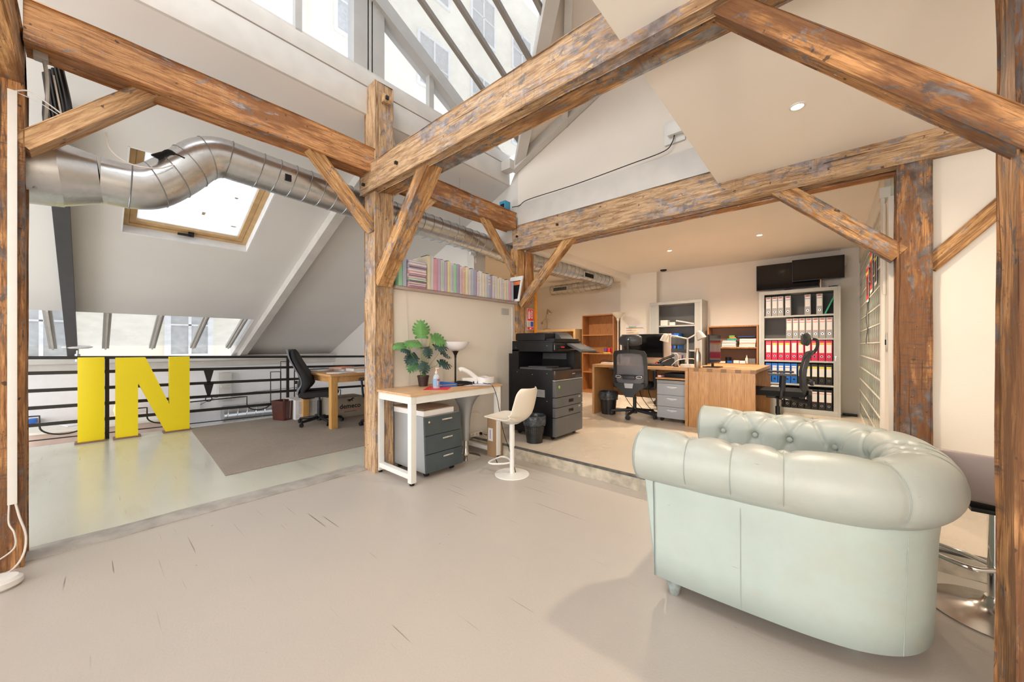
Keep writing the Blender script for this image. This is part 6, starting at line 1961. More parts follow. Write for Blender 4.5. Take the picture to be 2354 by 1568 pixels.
bm = BM(); box(bm, (-3.06, 3.935, S), (-2.99, 3.975, 2.0)); o = struct('door_2', bm, plain('orange_door_frame', (0.80, 0.30, 0.02), 0.5))

# posters on the glass blocks
for k, (y, z0_, z1_, dy_, nm_) in enumerate(((5.75, 1.62, 2.03, 0.30, 'red poster with a yellow band, first from the back wall'), (5.28, 1.68, 2.12, 0.26, 'red poster with a yellow band, second from the back wall'), (4.80, 1.70, 2.0, 0.20, 'small dark poster nearest the door frame'))):
    t = thing('poster', nm_ + ', on the glass-block wall', 'poster', (0.334, y, z0_), 0)
    h = z1_ - z0_
    bm = BM(); box(bm, (-0.002, -dy_ / 2, 0), (0, dy_ / 2, h)); obj('sheet', bm, M_PAPER, t)
    bm = BM(); box(bm, (-0.003, -dy_ * 0.46, 0.03), (-0.002, dy_ * 0.46, h - 0.012)); rf = obj('red_field', bm, M_RED if k < 2 else plain('navy', (0.02, 0.02, 0.08), 0.5), t)
    bm = BM(); box(bm, (-0.0037, -dy_ * 0.46, h * 0.76), (-0.003, dy_ * 0.46, h * 0.84)); obj('yellow_band', bm, M_YEL, rf)
    for j in range(3):
        bm = BM(); box(bm, (-0.0037, -dy_ * 0.38 + j * dy_ * 0.27, h * 0.18), (-0.003, -dy_ * 0.18 + j * dy_ * 0.27, h * 0.70)); obj('picture', bm, M_BLACK if j % 2 else plain('brown_print', (0.20, 0.07, 0.05), 0.5), rf)
t = thing('streamer', 'curling blue and black paper streamer under the posters', 'streamer', (0.326, 5.75, 1.12))
bm = BM(); rows = []
for i in range(14):
    z = 0.50 - i * 0.036
    x = 0.006 * math.sin(i * 0.9)
    rows.append([bm.verts.new((x, -0.05, z)), bm.verts.new((x, 0.05, z + 0.005)), bm.verts.new((x + 0.002, 0.05, z + 0.005)), bm.verts.new((x + 0.002, -0.05, z))])
for a, b in zip(rows, rows[1:]):
    for k in range(4):
        bm.faces.new((a[k], a[(k + 1) % 4], b[(k + 1) % 4], b[k]))
obj('strip', bm, plain('streamer_print', (0.06, 0.06, 0.10), 0.5, var=0.5), t)
t = thing('light_switch', 'metal switch plate on the white door frame', 'switch', (0.329, 3.90, 1.16))
bm = BM(); box(bm, (-0.004, -0.035, -0.07), (0.0, 0.035, 0.07), 0.002); obj('plate', bm, M_STEEL, t)
bm = BM(); box(bm, (-0.010, -0.012, -0.02), (-0.004, 0.012, 0.02), 0.002); obj('toggle', bm, M_BLACK, t)
bm = BM(); tube(bm, [(0.318, 3.92, 2.2), (0.318, 3.92, 1.52)], 0.010, 8); one('white_conduit', bm, M_CREAMP, 'cream pipe running down the white door frame', 'conduit')

# ---- desks
DZ = S + 0.74
t = thing('desk', 'oak desk with a kneehole, black mesh chair pushed up to it', 'desk', (-2.69, 4.95, S))
bm = BM(); box(bm, (0, 0, 0.70), (1.345, 0.72, 0.74), 0.002); obj('desk_top', bm, M_OAKT, t)
for a in (0, 1.31):
    bm = BM(); box(bm, (a, 0, 0), (a + 0.035, 0.72, 0.70), 0.002); obj('side_panel', bm, M_OAK, t)
bm = BM(); box(bm, (0.035, 0.66, 0.22), (1.31, 0.69, 0.70), 0.001); obj('modesty_panel', bm, M_OAK, t)
bm = BM(); box(bm, (0.93, 0.03, 0.575), (1.31, 0.66, 0.595), 0.001); obj('under_shelf', bm, M_OAK, t)
t = thing('desk', 'oak desk turned sideways, its solid end panel facing the armchair', 'desk', (-1.338, 4.95, S))
bm = BM(); box(bm, (0, 0, 0.70), (0.71, 1.45, 0.74), 0.002); obj('desk_top', bm, M_OAKT, t)
nb = 6
xs = [0, 0.115, 0.235, 0.36, 0.475, 0.60, 0.71]
for k in range(nb):
    bm = BM(); box(bm, (xs[k] + 0.0004, 0.0, 0), (xs[k + 1] - 0.0004, 0.035, 0.70), 0.001); obj('board', bm, M_OAK, t)
bm = BM(); box(bm, (0, 1.415, 0), (0.71, 1.45, 0.70), 0.002); obj('end_panel', bm, M_OAK, t)
bm = BM()
for k in range(5):
    box(bm, (0.06 + k * 0.15, -0.0012, 0.698), (0.12 + k * 0.15, 0.0, 0.7405))
obj('finger_joints', bm, plain('end_grain', (0.30, 0.17, 0.09), 0.5), t)
bm = BM(); box(bm, (0.0, 0.035, 0.0), (0.03, 1.415, 0.70), 0.001); obj('modesty_panel', bm, M_OAK, t)

# ---- black mesh swivel chairs
M_MESHF = plain('mesh_frame', (0.030, 0.032, 0.036), 0.42, var=0.1)


def mesh_chair(loc, rz, label, star=0.0):
    """chair faces its own +X; the back is at -X"""
    t = thing('office_chair', label, 'chair', loc, rz)
    five_star(t, 0.325, M_MESHF, rot=star, caster=0.030)
    bm = BM(); tube(bm, [(0, 0, 0.10), (0, 0, 0.28)], 0.025, 14); tube(bm, [(0, 0, 0.28), (0, 0, 0.40)], 0.014, 10); obj('gas_lift', bm, M_MESHF, t)
    bm = BM(); box(bm, (-0.13, -0.10, 0.385), (0.12, 0.10, 0.425), 0.015); tube(bm, [(0.02, 0.10, 0.40), (0.02, 0.22, 0.40)], 0.008, 8); obj('mechanism', bm, M_MESHF, t)
    bm = BM(); box(bm, (-0.23, -0.245, 0.425), (0.25, 0.245, 0.495), 0.028); obj('seat', bm, M_BLACKF, t)

    def bx(z):       # spine curve
        pts = ((0.36, -0.20), (0.42, -0.265), (0.52, -0.30), (0.62, -0.275), (0.75, -0.285), (0.96, -0.335))
        for (za, xa), (zb, xb) in zip(pts, pts[1:]):
            if z <= zb:
                f = (z - za) / (zb - za)
                return xa + (xb - xa) * f
        return pts[-1][1]

    def wrap(y):
        return 0.055 * (y / 0.24) ** 2
    loop = []
    outl = [(-0.20, 0.945), (-0.06, 0.965), (0.06, 0.965), (0.20, 0.945), (0.225, 0.90), (0.232, 0.70), (0.240, 0.50), (0.225, 0.46), (0.12, 0.40), (-0.12, 0.40), (-0.225, 0.46), (-0.240, 0.50), (-0.232, 0.70), (-0.225, 0.90)]
    n = len(outl)
    rings = []
    bm = BM()
    for i, (y, z) in enumerate(outl):
        cen = Vector((0, 0.68))
        dv = (cen - Vector((y, z)))
        dv = dv.normalized()
        th_ = 0.052 if z > 0.48 else 0.075
        iy, iz = y + dv.x * th_, z + dv.y * th_
        if abs(y) > 0.1 and z > 0.48:
            iy = y - math.copysign(0.045, y)
        o1 = Vector((bx(z) + wrap(y) - 0.018, y, z)); o2 = Vector((bx(z) + wrap(y) + 0.015, y, z))
        i1 = Vector((bx(iz) + wrap(iy) - 0.010, iy, iz)); i2 = Vector((bx(iz) + wrap(iy) + 0.012, iy, iz))
        rings.append([bm.verts.new(v) for v in (o1, o2, i2, i1)])
    for i in range(n):
        a, b = rings[i], rings[(i + 1) % n]
        for k in range(4):
            bm.faces.new((a[k], a[(k + 1) % 4], b[(k + 1) % 4], b[k]))
    fr = obj('back_frame', bm, M_MESHF, t, angle=50)
    bm = BM()
    rows = []
    for i in range(11):
        z = 0.47 + 0.445 * i / 10
        rows.append([bm.verts.new((bx(z) + wrap(y) + 0.004, y, z)) for y in [-0.185 + 0.37 * k / 8 for k in range(9)]])
    for a, b in zip(rows, rows[1:]):
        for k in range(8):
            bm.faces.new((a[k], a[k + 1], b[k + 1], b[k]))
    obj('mesh_panel', bm, M_MESH, t)
    bm = BM()
    tube(bm, [(bx(0.60) + wrap(y) - 0.035, y, 0.615 - 0.5 * y * y) for y in [-0.18 + 0.36 * k / 8 for k in range(9)]], 0.012, 8)
    box(bm, (bx(0.58) - 0.052, -0.085, 0.555), (bx(0.58) - 0.02, 0.085, 0.605), 0.012)
    lu = obj('lumbar_support', bm, M_MESHF, t)
    for s_ in (-1, 1):
        bm = BM(); tube(bm, [(bx(0.6) - 0.05, s_ * 0.14 + 0.038 * math.cos(a), 0.59 + 0.016 * math.sin(a)) for a in [2 * PI * k / 12 for k in range(12)]], 0.005, 6, closed=True); obj('lumbar_loop', bm, M_SILVER, lu)
    # spine below: shield shaped with silver plate
    bm = BM()
    prism(bm, [(-0.20, 0.50), (0.20, 0.50), (0.20, 0.46), (0.08, 0.36), (0.05, 0.31), (-0.05, 0.31), (-0.08, 0.36), (-0.20, 0.46)], (0.03, 0, 0), (-0.31, 0, 0), (0, 1, 0), (0, 0, 1))
    tube(bm, [(-0.295, 0, 0.35), (-0.2, 0, 0.37), (-0.1, 0, 0.40)], 0.03, 8)
    spn = obj('spine', bm, M_MESHF, t)
    bm = BM(); prism(bm, [(-0.062, 0.50), (0.062, 0.50), (0.05, 0.435), (-0.05, 0.435)], (-0.014, 0, 0), (-0.31, 0, 0), (0, 1, 0), (0, 0, 1)); obj('silver_plate', bm, M_SILVER, spn)
    # headrest
    bm = BM(); tube(bm, smooth_path([(-0.335, 0, 0.93), (-0.372, 0, 1.00), (-0.372, 0, 1.08), (-0.33, 0, 1.10)], 4), 0.016, 8); obj('headrest_arm', bm, M_MESHF, t)
    bm = BM()
    rows = []
    for i in range(9):
        y = -0.155 + 0.31 * i / 8
        e = 1 - 0.3 * (abs(y) / 0.155) ** 4
        xx = -0.30 + 0.05 * (y / 0.155) ** 2
        rows.append([bm.verts.new((xx + math.cos(a) * 0.020 + 0.03 * math.sin(a) ** 2 * 0.5, y, 1.095 + math.sin(a) * 0.078 * e)) for a in [2 * PI * k / 12 for k in range(12)]])
    for a, b in zip(rows, rows[1:]):
        for k in range(12):
            bm.faces.new((a[k], a[(k + 1) % 12], b[(k + 1) % 12], b[k]))
    bm.faces.new(rows[0]); bm.faces.new(rows[-1][::-1])
    obj('headrest', bm, plain('headrest_vinyl', (0.055, 0.057, 0.062), 0.35), t, angle=60)
    for s_ in (-1, 1):
        bm = BM()
        tube(bm, smooth_path([(0.0, 0.10 * s_, 0.41), (-0.02, 0.26 * s_, 0.41), (-0.03, 0.285 * s_, 0.47), (-0.05, 0.285 * s_, 0.66)], 4), 0.017, 8)
        tube(bm, [(-0.04, 0.285 * s_, 0.50), (-0.05, 0.285 * s_, 0.67)], 0.024, 8)
        ar = obj('armrest_post', bm, M_MESHF, t)
        bm = BM(); box(bm, (-0.17, 0.285 * s_ - 0.042, 0.675), (0.10, 0.285 * s_ + 0.042, 0.698), 0.01); obj('armrest_pad', bm, M_DKGREY, ar)
    return t


ch = mesh_chair((-2.12, 5.16, S), R(98), 'black mesh office chair seen from behind at the oak desk', R(-182 + 0))
c2 = dup(ch, (-0.47, 5.52, S), R(186), 'black mesh office chair in profile in front of the tall binder cabinet')
c3 = dup(ch, (-1.95, 6.36, S), R(-80), 'black office chair on the far side of the oak desk, seen behind the white lamp')

# ---- things on and under the desks
def monitor(label, loc, rz, w=0.60, h=0.34, rise=0.12):
    t = thing('computer_monitor', label, 'monitor', loc, rz)      # screen faces local -Y
    bm = BM(); box(bm, (-w / 2, 0, rise), (w / 2, 0.022, rise + h), 0.004); obj('housing', bm, M_BLACK, t)
    bm = BM(); box(bm, (-w / 2 + 0.008, -0.001, rise + 0.018), (w / 2 - 0.008, 0, rise + h - 0.008)); obj('screen', bm, M_SCREEN, t)
    bm = BM(); box(bm, (-0.025, 0.022, 0.01), (0.025, 0.04, rise + h * 0.5)); box(bm, (-0.11, -0.06, 0), (0.11, 0.12, 0.012), 0.004); obj('stand', bm, M_BLACK, t)
    return t


monitor('wide black monitor behind the headrest of the mesh chair', (-2.12, 5.42, DZ), 0.0, 0.63, 0.345, 0.105)
t = thing('desk_screen', 'pale grey privacy screen standing behind the wide monitor', 'screen', (-1.88, 5.60, DZ)); bm = BM(); box(bm, (-0.5, 0, 0), (0.12, 0.025, 0.46), 0.003); obj('panel', bm, M_CREAMP, t)
monitor('black monitor seen nearly edge-on on the sideways desk', (-1.10, 5.26, DZ), R(86), 0.46, 0.36, 0.06)
t = thing('keyboard', 'black keyboard on the oak desk in front of the telephone', 'keyboard', (-1.86, 5.13, DZ), 0.05)
bm = BM(); box(bm, (-0.16, -0.06, 0), (0.16, 0.06, 0.016), 0.004); obj('case', bm, M_BLACK, t)
bm = BM()
for i in range(14):
    for j in range(5):
        box(bm, (-0.15 + i * 0.0215, -0.05 + j * 0.0205, 0.016), (-0.133 + i * 0.0215, -0.034 + j * 0.0205, 0.021))
obj('keys', bm, M_DKGREY, t)
t = thing('telephone', 'black desk telephone with a leaning handset and a red tag', 'telephone', (-1.70, 5.26, DZ), R(20))
bm = BM(); prism(bm, [(-0.09, 0), (0.09, 0), (0.09, 0.10), (0.06, 0.11), (-0.09, 0.02)], (0, 0.17, 0), (0, -0.08, 0), (1, 0, 0), (0, 0, 1)); obj('body', bm, M_BLACK, t)
bm = BM(); tube(bm, smooth_path([(-0.10, -0.06, 0.06), (-0.05, -0.06, 0.09), (0.03, -0.06, 0.125), (0.09, -0.06, 0.15)], 4), 0.017, 10); lathe(bm, [(0, -0.01), (0.026, -0.01), (0.026, 0.012), (0, 0.012)], (-0.10, -0.06, 0.045), 12); obj('handset', bm, M_GLOSSBLK, t)
bm = BM(); tube(bm, [(-0.13 + 0.02 * math.cos(a), -0.07, 0.03 + 0.025 * math.sin(a)) for a in [2 * PI * k / 12 for k in range(12)]], 0.007, 6, closed=True); obj('red_tag', bm, M_RED, t)
t = thing('pen_pot', 'dark pen pot with coloured pens beside the telephone', 'pot', (-1.55, 5.42, DZ))
bm = BM(); lathe(bm, [(0, 0), (0.035, 0), (0.038, 0.09), (0.034, 0.09), (0.03, 0.008), (0, 0.008)], seg=16, cap=False); obj('pot', bm, M_BLACK, t)
for k, c_ in enumerate((M_ORG, M_BLUE, M_RED, M_WHITEP, M_BLACK)):
    a = k * 1.3
    bm = BM(); tube(bm, [(0.01 * math.cos(a), 0.01 * math.sin(a), 0.01), (0.030 * math.cos(a), 0.030 * math.sin(a), 0.15)], 0.004, 6); obj('pen', bm, c_, t)
t = thing('headphones', 'white looped headset standing behind the telephone', 'headset', (-1.63, 5.40, DZ))
bm = BM(); tube(bm, [(0.04 * math.cos(a), 0.0, 0.12 + 0.05 * math.sin(a)) for a in [PI * k / 12 for k in range(13)]], 0.007, 8); tube(bm, [(-0.04, 0, 0.12), (-0.03, 0, 0.02)], 0.006, 6); tube(bm, [(0.04, 0, 0.12), (0.03, 0, 0.0)], 0.006, 6); obj('band', bm, M_CREAMP, t)
flatbox('sticky_notes', M_LBLUE, 'small blue sticky notes under the edge of the wide monitor', 'sticky notes', (-1.83, 5.44, DZ), (0.07, 0.02, 0.05), 0)
flatbox('sticky_notes', M_RED, 'small red sticky notes beside the blue ones', 'sticky notes', (-1.74, 5.46, DZ), (0.07, 0.02, 0.07), 0)
t = thing('computer_mouse', 'black mouse on the oak desk between telephone and lamp', 'mouse', (-1.54, 5.12, DZ)); bm = BM(); lathe(bm, [(0, 0), (0.03, 0), (0.03, 0.012), (0.018, 0.026), (0, 0.03)], seg=16, mtx=Matrix.Scale(1.5, 4, (0, 1, 0))); obj('body', bm, M_BLACK, t)
t = thing('desk_lamp', 'white twin-arm desk lamp at the joint of the two oak desks', 'lamp', (-1.40, 5.14, DZ))
bm = BM(); lathe(bm, [(0, 0), (0.088, 0), (0.09, 0.02), (0.085, 0.035), (0, 0.038)], seg=28); obj('base', bm, M_CREAMP, t)
bm = BM(); tube(bm, [(0.0, 0, 0.03), (0.0, 0, 0.38)], 0.011, 10); tube(bm, [(0.0, 0, 0.37), (-0.28, 0.12, 0.43)], 0.009, 8); tube(bm, [(0.0, 0, 0.37), (0.12, 0.03, 0.44)], 0.009, 8); tube(bm, [(0, 0, 0.35), (-0.03, 0.03, 0.06)], 0.004, 6); obj('arms', bm, M_CREAMP, t)
for nm_, p_, an in (('lamp_head', (0.145, 0.02, 0.415), -25), ('lamp_head', (-0.33, 0.13, 0.39), 15)):
    q = Matrix.Translation(p_) @ Matrix.Rotation(R(an), 4, 'Y')
    bm = BM(); lathe(bm, [(0, 0.062), (0.025, 0.055), (0.042, 0.025), (0.060, -0.05), (0.055, -0.05), (0.036, 0.02), (0, 0.03)], (0, 0, 0), 22, q, cap=False); obj(nm_, bm, M_CREAMP, t)
bm = BM(); tube(bm, smooth_path([(-1.62, 5.2, DZ + 0.01), (-1.55, 5.22, DZ + 0.08), (-1.46, 5.30, DZ + 0.10), (-1.35, 5.26, DZ + 0.10), (-1.26, 5.2, DZ + 0.04), (-1.22, 5.2, DZ + 0.01)], 6), 0.006, 6); one('white_cable', bm, M_CREAMP, 'white cable looping around the foot of the twin-arm lamp', 'cable')
t = thing('steel_bottle', 'brushed steel bottle with a bamboo cap on the edge of the sideways desk', 'bottle', (-1.255, 5.04, DZ))
bm = BM(); lathe(bm, [(0, 0), (0.034, 0), (0.036, 0.004), (0.036, 0.17), (0.030, 0.195), (0.018, 0.215), (0.018, 0.225), (0, 0.225)], seg=24); obj('body', bm, M_STEEL, t)
bm = BM(); lathe(bm, [(0, 0.225), (0.021, 0.225), (0.021, 0.25), (0, 0.25)], seg=18); obj('cap', bm, M_OAKY, t)
bm = BM(); tube(bm, [(0.02 * math.cos(a), 0, 0.245 + 0.03 * math.sin(a)) for a in [PI * k / 10 for k in range(11)]], 0.002, 5); obj('loop', bm, M_STEEL, t)
bm = BM(); tube(bm, smooth_path([(-1.0, 5.3, DZ + 0.006), (-0.9, 5.35, DZ + 0.006), (-0.8, 5.25, DZ + 0.006), (-0.7, 5.3, DZ + 0.006)], 6), 0.004, 6); one('desk_cable', bm, M_CABLEW, 'white cable lying across the sideways desk', 'cable')
t = thing('dock', 'white docking strip with black cords at the end of the oak desk', 'dock', (-2.62, 5.20, DZ))
bm = BM(); box(bm, (-0.03, -0.05, 0), (0.22, 0.05, 0.02), 0.004); obj('body', bm, M_WHITEP, t)
bm = BM(); tube(bm, smooth_path([(-0.06, -0.05, 0.006), (-0.03, -0.02, 0.05), (0.05, 0.0, 0.05), (0.12, 0.02, 0.03)], 5), 0.005, 6); obj('cord', bm, M_BLACK, t)

t = thing('drawer_pedestal', 'grey three-drawer pedestal under the oak desk', 'drawer unit', (-1.765, 5.05, S))
bm = BM(); box(bm, (0, 0.02, 0.05), (0.39, 0.55, 0.555), 0.003); obj('body', bm, M_PEDG, t)
for k in range(3):
    z = 0.052 + k * 0.155
    bm = BM(); box(bm, (0.002, 0.0, z), (0.388, 0.02, z + 0.150), 0.003); dr = obj('drawer', bm, M_PEDG, t)
    bm = BM(); prism(bm, [(-0.075, 0), (-0.055, -0.02), (0, -0.032), (0.055, -0.02), (0.075, 0)], (0, -0.003, 0), (0.195, 0.0, z + 0.118), (1, 0, 0), (0, 0, 1)); obj('recess_handle', bm, plain('pale_handle', (0.66, 0.69, 0.74), 0.35), dr)
    bm = BM(); box(bm, (0.12, -0.002, z + 0.117), (0.27, 0.0, z + 0.121)); obj('handle_shadow_line', bm, M_BLACK, dr)  # black strip painted in for the shadow along the grip
bm = BM(); box(bm, (0, 0.0, 0.517), (0.39, 0.02, 0.555), 0.002); obj('top_tray', bm, M_PEDG, t)
for (x, y) in ((0.05, 0.06), (0.34, 0.06), (0.05, 0.5), (0.34, 0.5)):
    bm = BM(); lathe(bm, [(0, -0.014), (0.024, -0.014), (0.024, 0.014), (0, 0.014)], (x, y, 0.024), 12, Matrix.Rotation(PI / 2, 4, 'X')); obj('caster', bm, M_BLACK, t)
flatbox('black_tray', M_BLACK, 'black plastic tray on the shelf above the grey pedestal', 'tray', (-1.53, 5.25, S + 0.5955), (0.30, 0.3, 0.05), 0.0)
bound_book('red and white brochure poking out over the grey pedestal', (-1.72, 5.12, S + 0.5955), (0.05, 0.22, 0.03), 0.0, M_RED, 'brochure', 'brochure')
waste_bin((-2.50, 5.10, S), 'black waste bin with a crinkled liner under the left end of the oak desk', 0.10, 0.13, 0.32, False)
t = waste_bin((-1.98, 5.92, S), 'black waste bin half hidden behind the mesh chair, beyond the desk', 0.09, 0.12, 0.30, False, False)
t = thing('computer_tower', 'pale computer tower on the floor beyond the mesh chair', 'computer', (-1.86, 5.80, S))
bm = BM(); box(bm, (-0.09, 0, 0.0), (0.09, 0.40, 0.40), 0.004); obj('case', bm, M_CREAMP, t)
bm = BM()
for k in range(5):
    box(bm, (0.02, -0.003, 0.12 + k * 0.04), (0.07, 0, 0.145 + k * 0.04))
obj('ports', bm, M_BLACK, t)
bm = BM()
for k in range(5):
    tube(bm, smooth_path([(-2.55 + 0.16 * k, 5.62, S + 0.6), (-2.5 + 0.14 * k, 5.60, S + 0.3), (-2.35 + 0.14 * k, 5.58, S + 0.08), (-2.2 + 0.13 * k, 5.55 + 0.03 * k, S + 0.01), (-1.95 + 0.1 * k, 5.6, S + 0.01)], 5), 0.005, 5)
one('cable_bundle', bm, M_BLACK, 'black computer cables hanging under the oak desk', 'cable')
t = thing('stone_slab_box', 'grey box beside the binder cabinet under the second chair', 'box', (-0.56, 6.55, S)); bm = BM(); box(bm, (-0.10, 0, 0), (0.02, 0.3, 0.42), 0.003); obj('body', bm, M_GREYM, t)

# ceiling spots
for (x, y, lb) in ((-0.14, 2.753, 'recessed ceiling spotlight above the armchair'), (-0.673, 5.655, 'bright recessed ceiling spotlight above the sideways desk'), (-1.808, 5.706, 'recessed ceiling spotlight above the mesh chair'), (-4.0, 5.80, 'small recessed ceiling spotlight left of the duct')):
    t = thing('ceiling_spotlight', lb, 'ceiling light', (x, y, CZ), 0, 'recessed ceiling spotlights')
    bm = BM(); lathe(bm, [(0.029, 0.0), (0.042, 0.0), (0.042, -0.004), (0.031, -0.006), (0.029, 0.0)], seg=26, cap=False); obj('trim_ring', bm, M_WHITEP, t)
    bm = BM(); lathe(bm, [(0, -0.001), (0.029, -0.001), (0.024, -0.003), (0, -0.004)], seg=22); obj('lens', bm, M_BULB, t)
    d = bpy.data.lights.new('spot_light', 'SPOT'); d.energy = 150 if x < -3 else (105 if y < 4 else 185); d.color = (1.0, 0.82, 0.62); d.spot_size = R(150); d.spot_blend = 0.8; d.shadow_soft_size = 0.06
    lo = bpy.data.objects.new('spot_light', d); lo.location = (x, y, CZ - 0.03); COL.objects.link(lo)

# ================================================================== ARMCHAIR
arm = thing('armchair', 'pale aqua leather chesterfield armchair with rolled arms and deep buttoning', 'armchair', (-0.15, 2.17, 0))
O = Vector((-0.15, 2.17, 0))
# path of the roll centre in plan (world), from the near arm front round the back to the far arm front
pp = [(-0.672, 1.75), (-0.45, 1.745), (-0.20, 1.75), (-0.02, 1.765), (0.10, 1.80), (0.19, 1.87), (0.245, 1.98), (0.265, 2.12), (0.262, 2.26), (0.235, 2.39), (0.17, 2.50), (0.06, 2.575), (-0.10, 2.61), (-0.35, 2.62), (-0.615, 2.62)]
path = smooth_path([Vector((x - O.x, y - O.y, 0)) for x, y in pp], 12)
cum = [0.0]
for a, b in zip(path, path[1:]):
    cum.append(cum[-1] + (b - a).length)
LT = cum[-1]


def at_s(s):
    s = max(0.0, min(LT, s))
    for i in range(len(cum) - 1):
        if s <= cum[i + 1] + 1e-9:
            f = (s - cum[i]) / max(1e-9, cum[i + 1] - cum[i])
            p = path[i].lerp(path[i + 1], f)
            d = (path[min(i + 1, len(path) - 1)] - path[i]).normalized()
            d2 = (path[min(i + 2, len(path) - 1)] - path[max(i - 1, 0)]).normalized()
            return p, d2
    return path[-1], (path[-1] - path[-2]).normalized()


RR, RC = 0.122, 0.622
# buttons: two staggered rows along the roll (u = angle on the roll, degrees; 90 = top, 180 = inner side)
BS = [0.212, 0.377, 0.542, 0.82, 1.09]
BS = BS + [LT / 2] + [LT - v for v in BS[::-1]]
BUT = [(v, 97.0, 1) for v in BS]
MID = [(a_ + b_) / 2 for a_, b_ in zip(BS, BS[1:])]
BUT += [(v, 182.0, 0) for v in [0.13] + MID + [LT - 0.13]]
BUT += [(v, 250.0, 0) for v in BS]


def roll_pt(s, ang, push=0.0):
    """point on the padded roll; ang in degrees, beyond 180 it continues down the inner face"""
    p, d = at_s(s)
    n = Vector((d.y, -d.x, 0))       # outward
    taper = 1.0
    if ang <= 185:
        a = R(ang)
        off = math.cos(a) * RR
        z = RC + math.sin(a) * RR
        nn = n * math.cos(a) + Vector((0, 0, math.sin(a)))
    else:
        f = (ang - 185) / 100.0
        off = -RR * (0.998 - 0.12 * f)
        z = RC - RR * 0.087 - f * 0.30
        nn = -n
    q = p + n * off + Vector((0, 0, z))
    return q + nn * push, nn


SPC = 0.19
ANG = [-62 + 4.0 * i for i in range(int((285 + 62) / 4.0) + 1)]
NSG = 300
bm = BM()
g = []
for i in range(NSG + 1):
    s = LT * i / NSG
    row = []
    for a in ANG:
        # distance (in metres on the surface) to the buttons
        arc = R(a) * RR if a <= 185 else R(185) * RR + (a - 185) / 100 * 0.30
        push = 0.0
        for (bs, ba, kind) in BUT:
            if abs(bs - s) > 0.16:
                continue
            barc = R(ba) * RR if ba <= 185 else R(185) * RR + (ba - 185) / 100 * 0.30
            ds_, da_ = s - bs, arc - barc
            r2 = ds_ * ds_ + da_ * da_
            push -= 0.022 * math.exp(-r2 / (2 * 0.017 ** 2))
            push -= 0.012 * math.exp(-r2 / (2 * 0.045 ** 2))
            if kind == 1:
                # seam running from the top button over the outside
                if a < ba:
                    push -= 0.0035 * math.exp(-(ds_ / 0.007) ** 2) + 0.0045 * math.exp(-(ds_ / 0.035) ** 2)
            # diagonal pleats to the next row
            for sg in (-1, 1):
                tgt_s, tgt_a = bs + sg * SPC / 2, (barc + (R(182) - R(97)) * RR if kind == 1 else barc + 0.19)
                vx, vy = tgt_s - bs, tgt_a - barc
                L2 = vx * vx + vy * vy
                tt = (ds_ * vx + da_ * vy) / L2
                if 0 <= tt <= 1:
                    ox, oy = ds_ - vx * tt, da_ - vy * tt
                    push -= 0.0095 * math.exp(-(ox * ox + oy * oy) / (0.011 ** 2))
        if a < -40:
            push *= 0.3
        # soft ends
        q, nn = roll_pt(s, a, push)
        row.append(bm.verts.new(q))
    g.append(row)
for a, b in zip(g, g[1:]):
    for k in range(len(ANG) - 1):
        bm.faces.new((a[k], a[k + 1], b[k + 1], b[k]))
obj('padded_roll', bm, M_LEATHERR, arm, angle=180)
for (bs, ba, kind) in BUT:
    q, nn = roll_pt(bs, ba, -0.030)
    bm = BM(); lathe(bm, [(0, 0), (0.013, 0), (0.014, 0.003), (0.009, 0.008), (0, 0.0095)], q, 12, nn.to_track_quat('Z', 'Y').to_matrix().to_4x4()); obj('button', bm, M_LEATHERR, arm)
for (bs, ba, kind) in BUT:
    if kind == 1:
        pts = []
        for a in range(-56, 86, 8):
            q, nn = roll_pt(bs, a, -0.0058)
            pts.append(q)
        bm = BM(); tube(bm, pts, 0.0014, 5); obj('roll_seam', bm, M_SEAM, arm)
# outer shell below the roll
bm = BM(); g = []
for i in range(NSG // 2 + 1):
    s = LT * i / (NSG // 2)
    p, d = at_s(s)
    n = Vector((d.y, -d.x, 0))
    row = []
    lean = 0.0
    for z, off in ((0.072, 0.030), (0.076, 0.038), (0.20, 0.042), (0.36, 0.047), (0.44, 0.050), (0.50, 0.056), (0.53, 0.050)):
        q = p + n * off + Vector((0, 0, z))
        if s < 0.05:
            q.x += (0.5 - z) * 0.10 * (1 - s / 0.05) + 0.03
        if s > LT - 0.05:
            q.x += (0.5 - z) * 0.10 * (1 - (LT - s) / 0.05) + 0.03
        row.append(bm.verts.new(q))
    g.append(row)
for a, b in zip(g, g[1:]):
    for k in range(6):
        bm.faces.new((a[k], a[k + 1], b[k + 1], b[k]))
obj('outer_panel', bm, M_LEATHER, arm, angle=180)
for s in (0.405, 0.86, LT / 2, LT - 0.86, LT - 0.405):
    p, d = at_s(s); n = Vector((d.y, -d.x, 0))
    bm = BM(); tube(bm, [p + n * off + Vector((0, 0, z)) for z, off in ((0.077, 0.0385), (0.20, 0.0425), (0.36, 0.0475), (0.49, 0.0545))], 0.0018, 5); obj('panel_seam', bm, M_SEAM, arm)
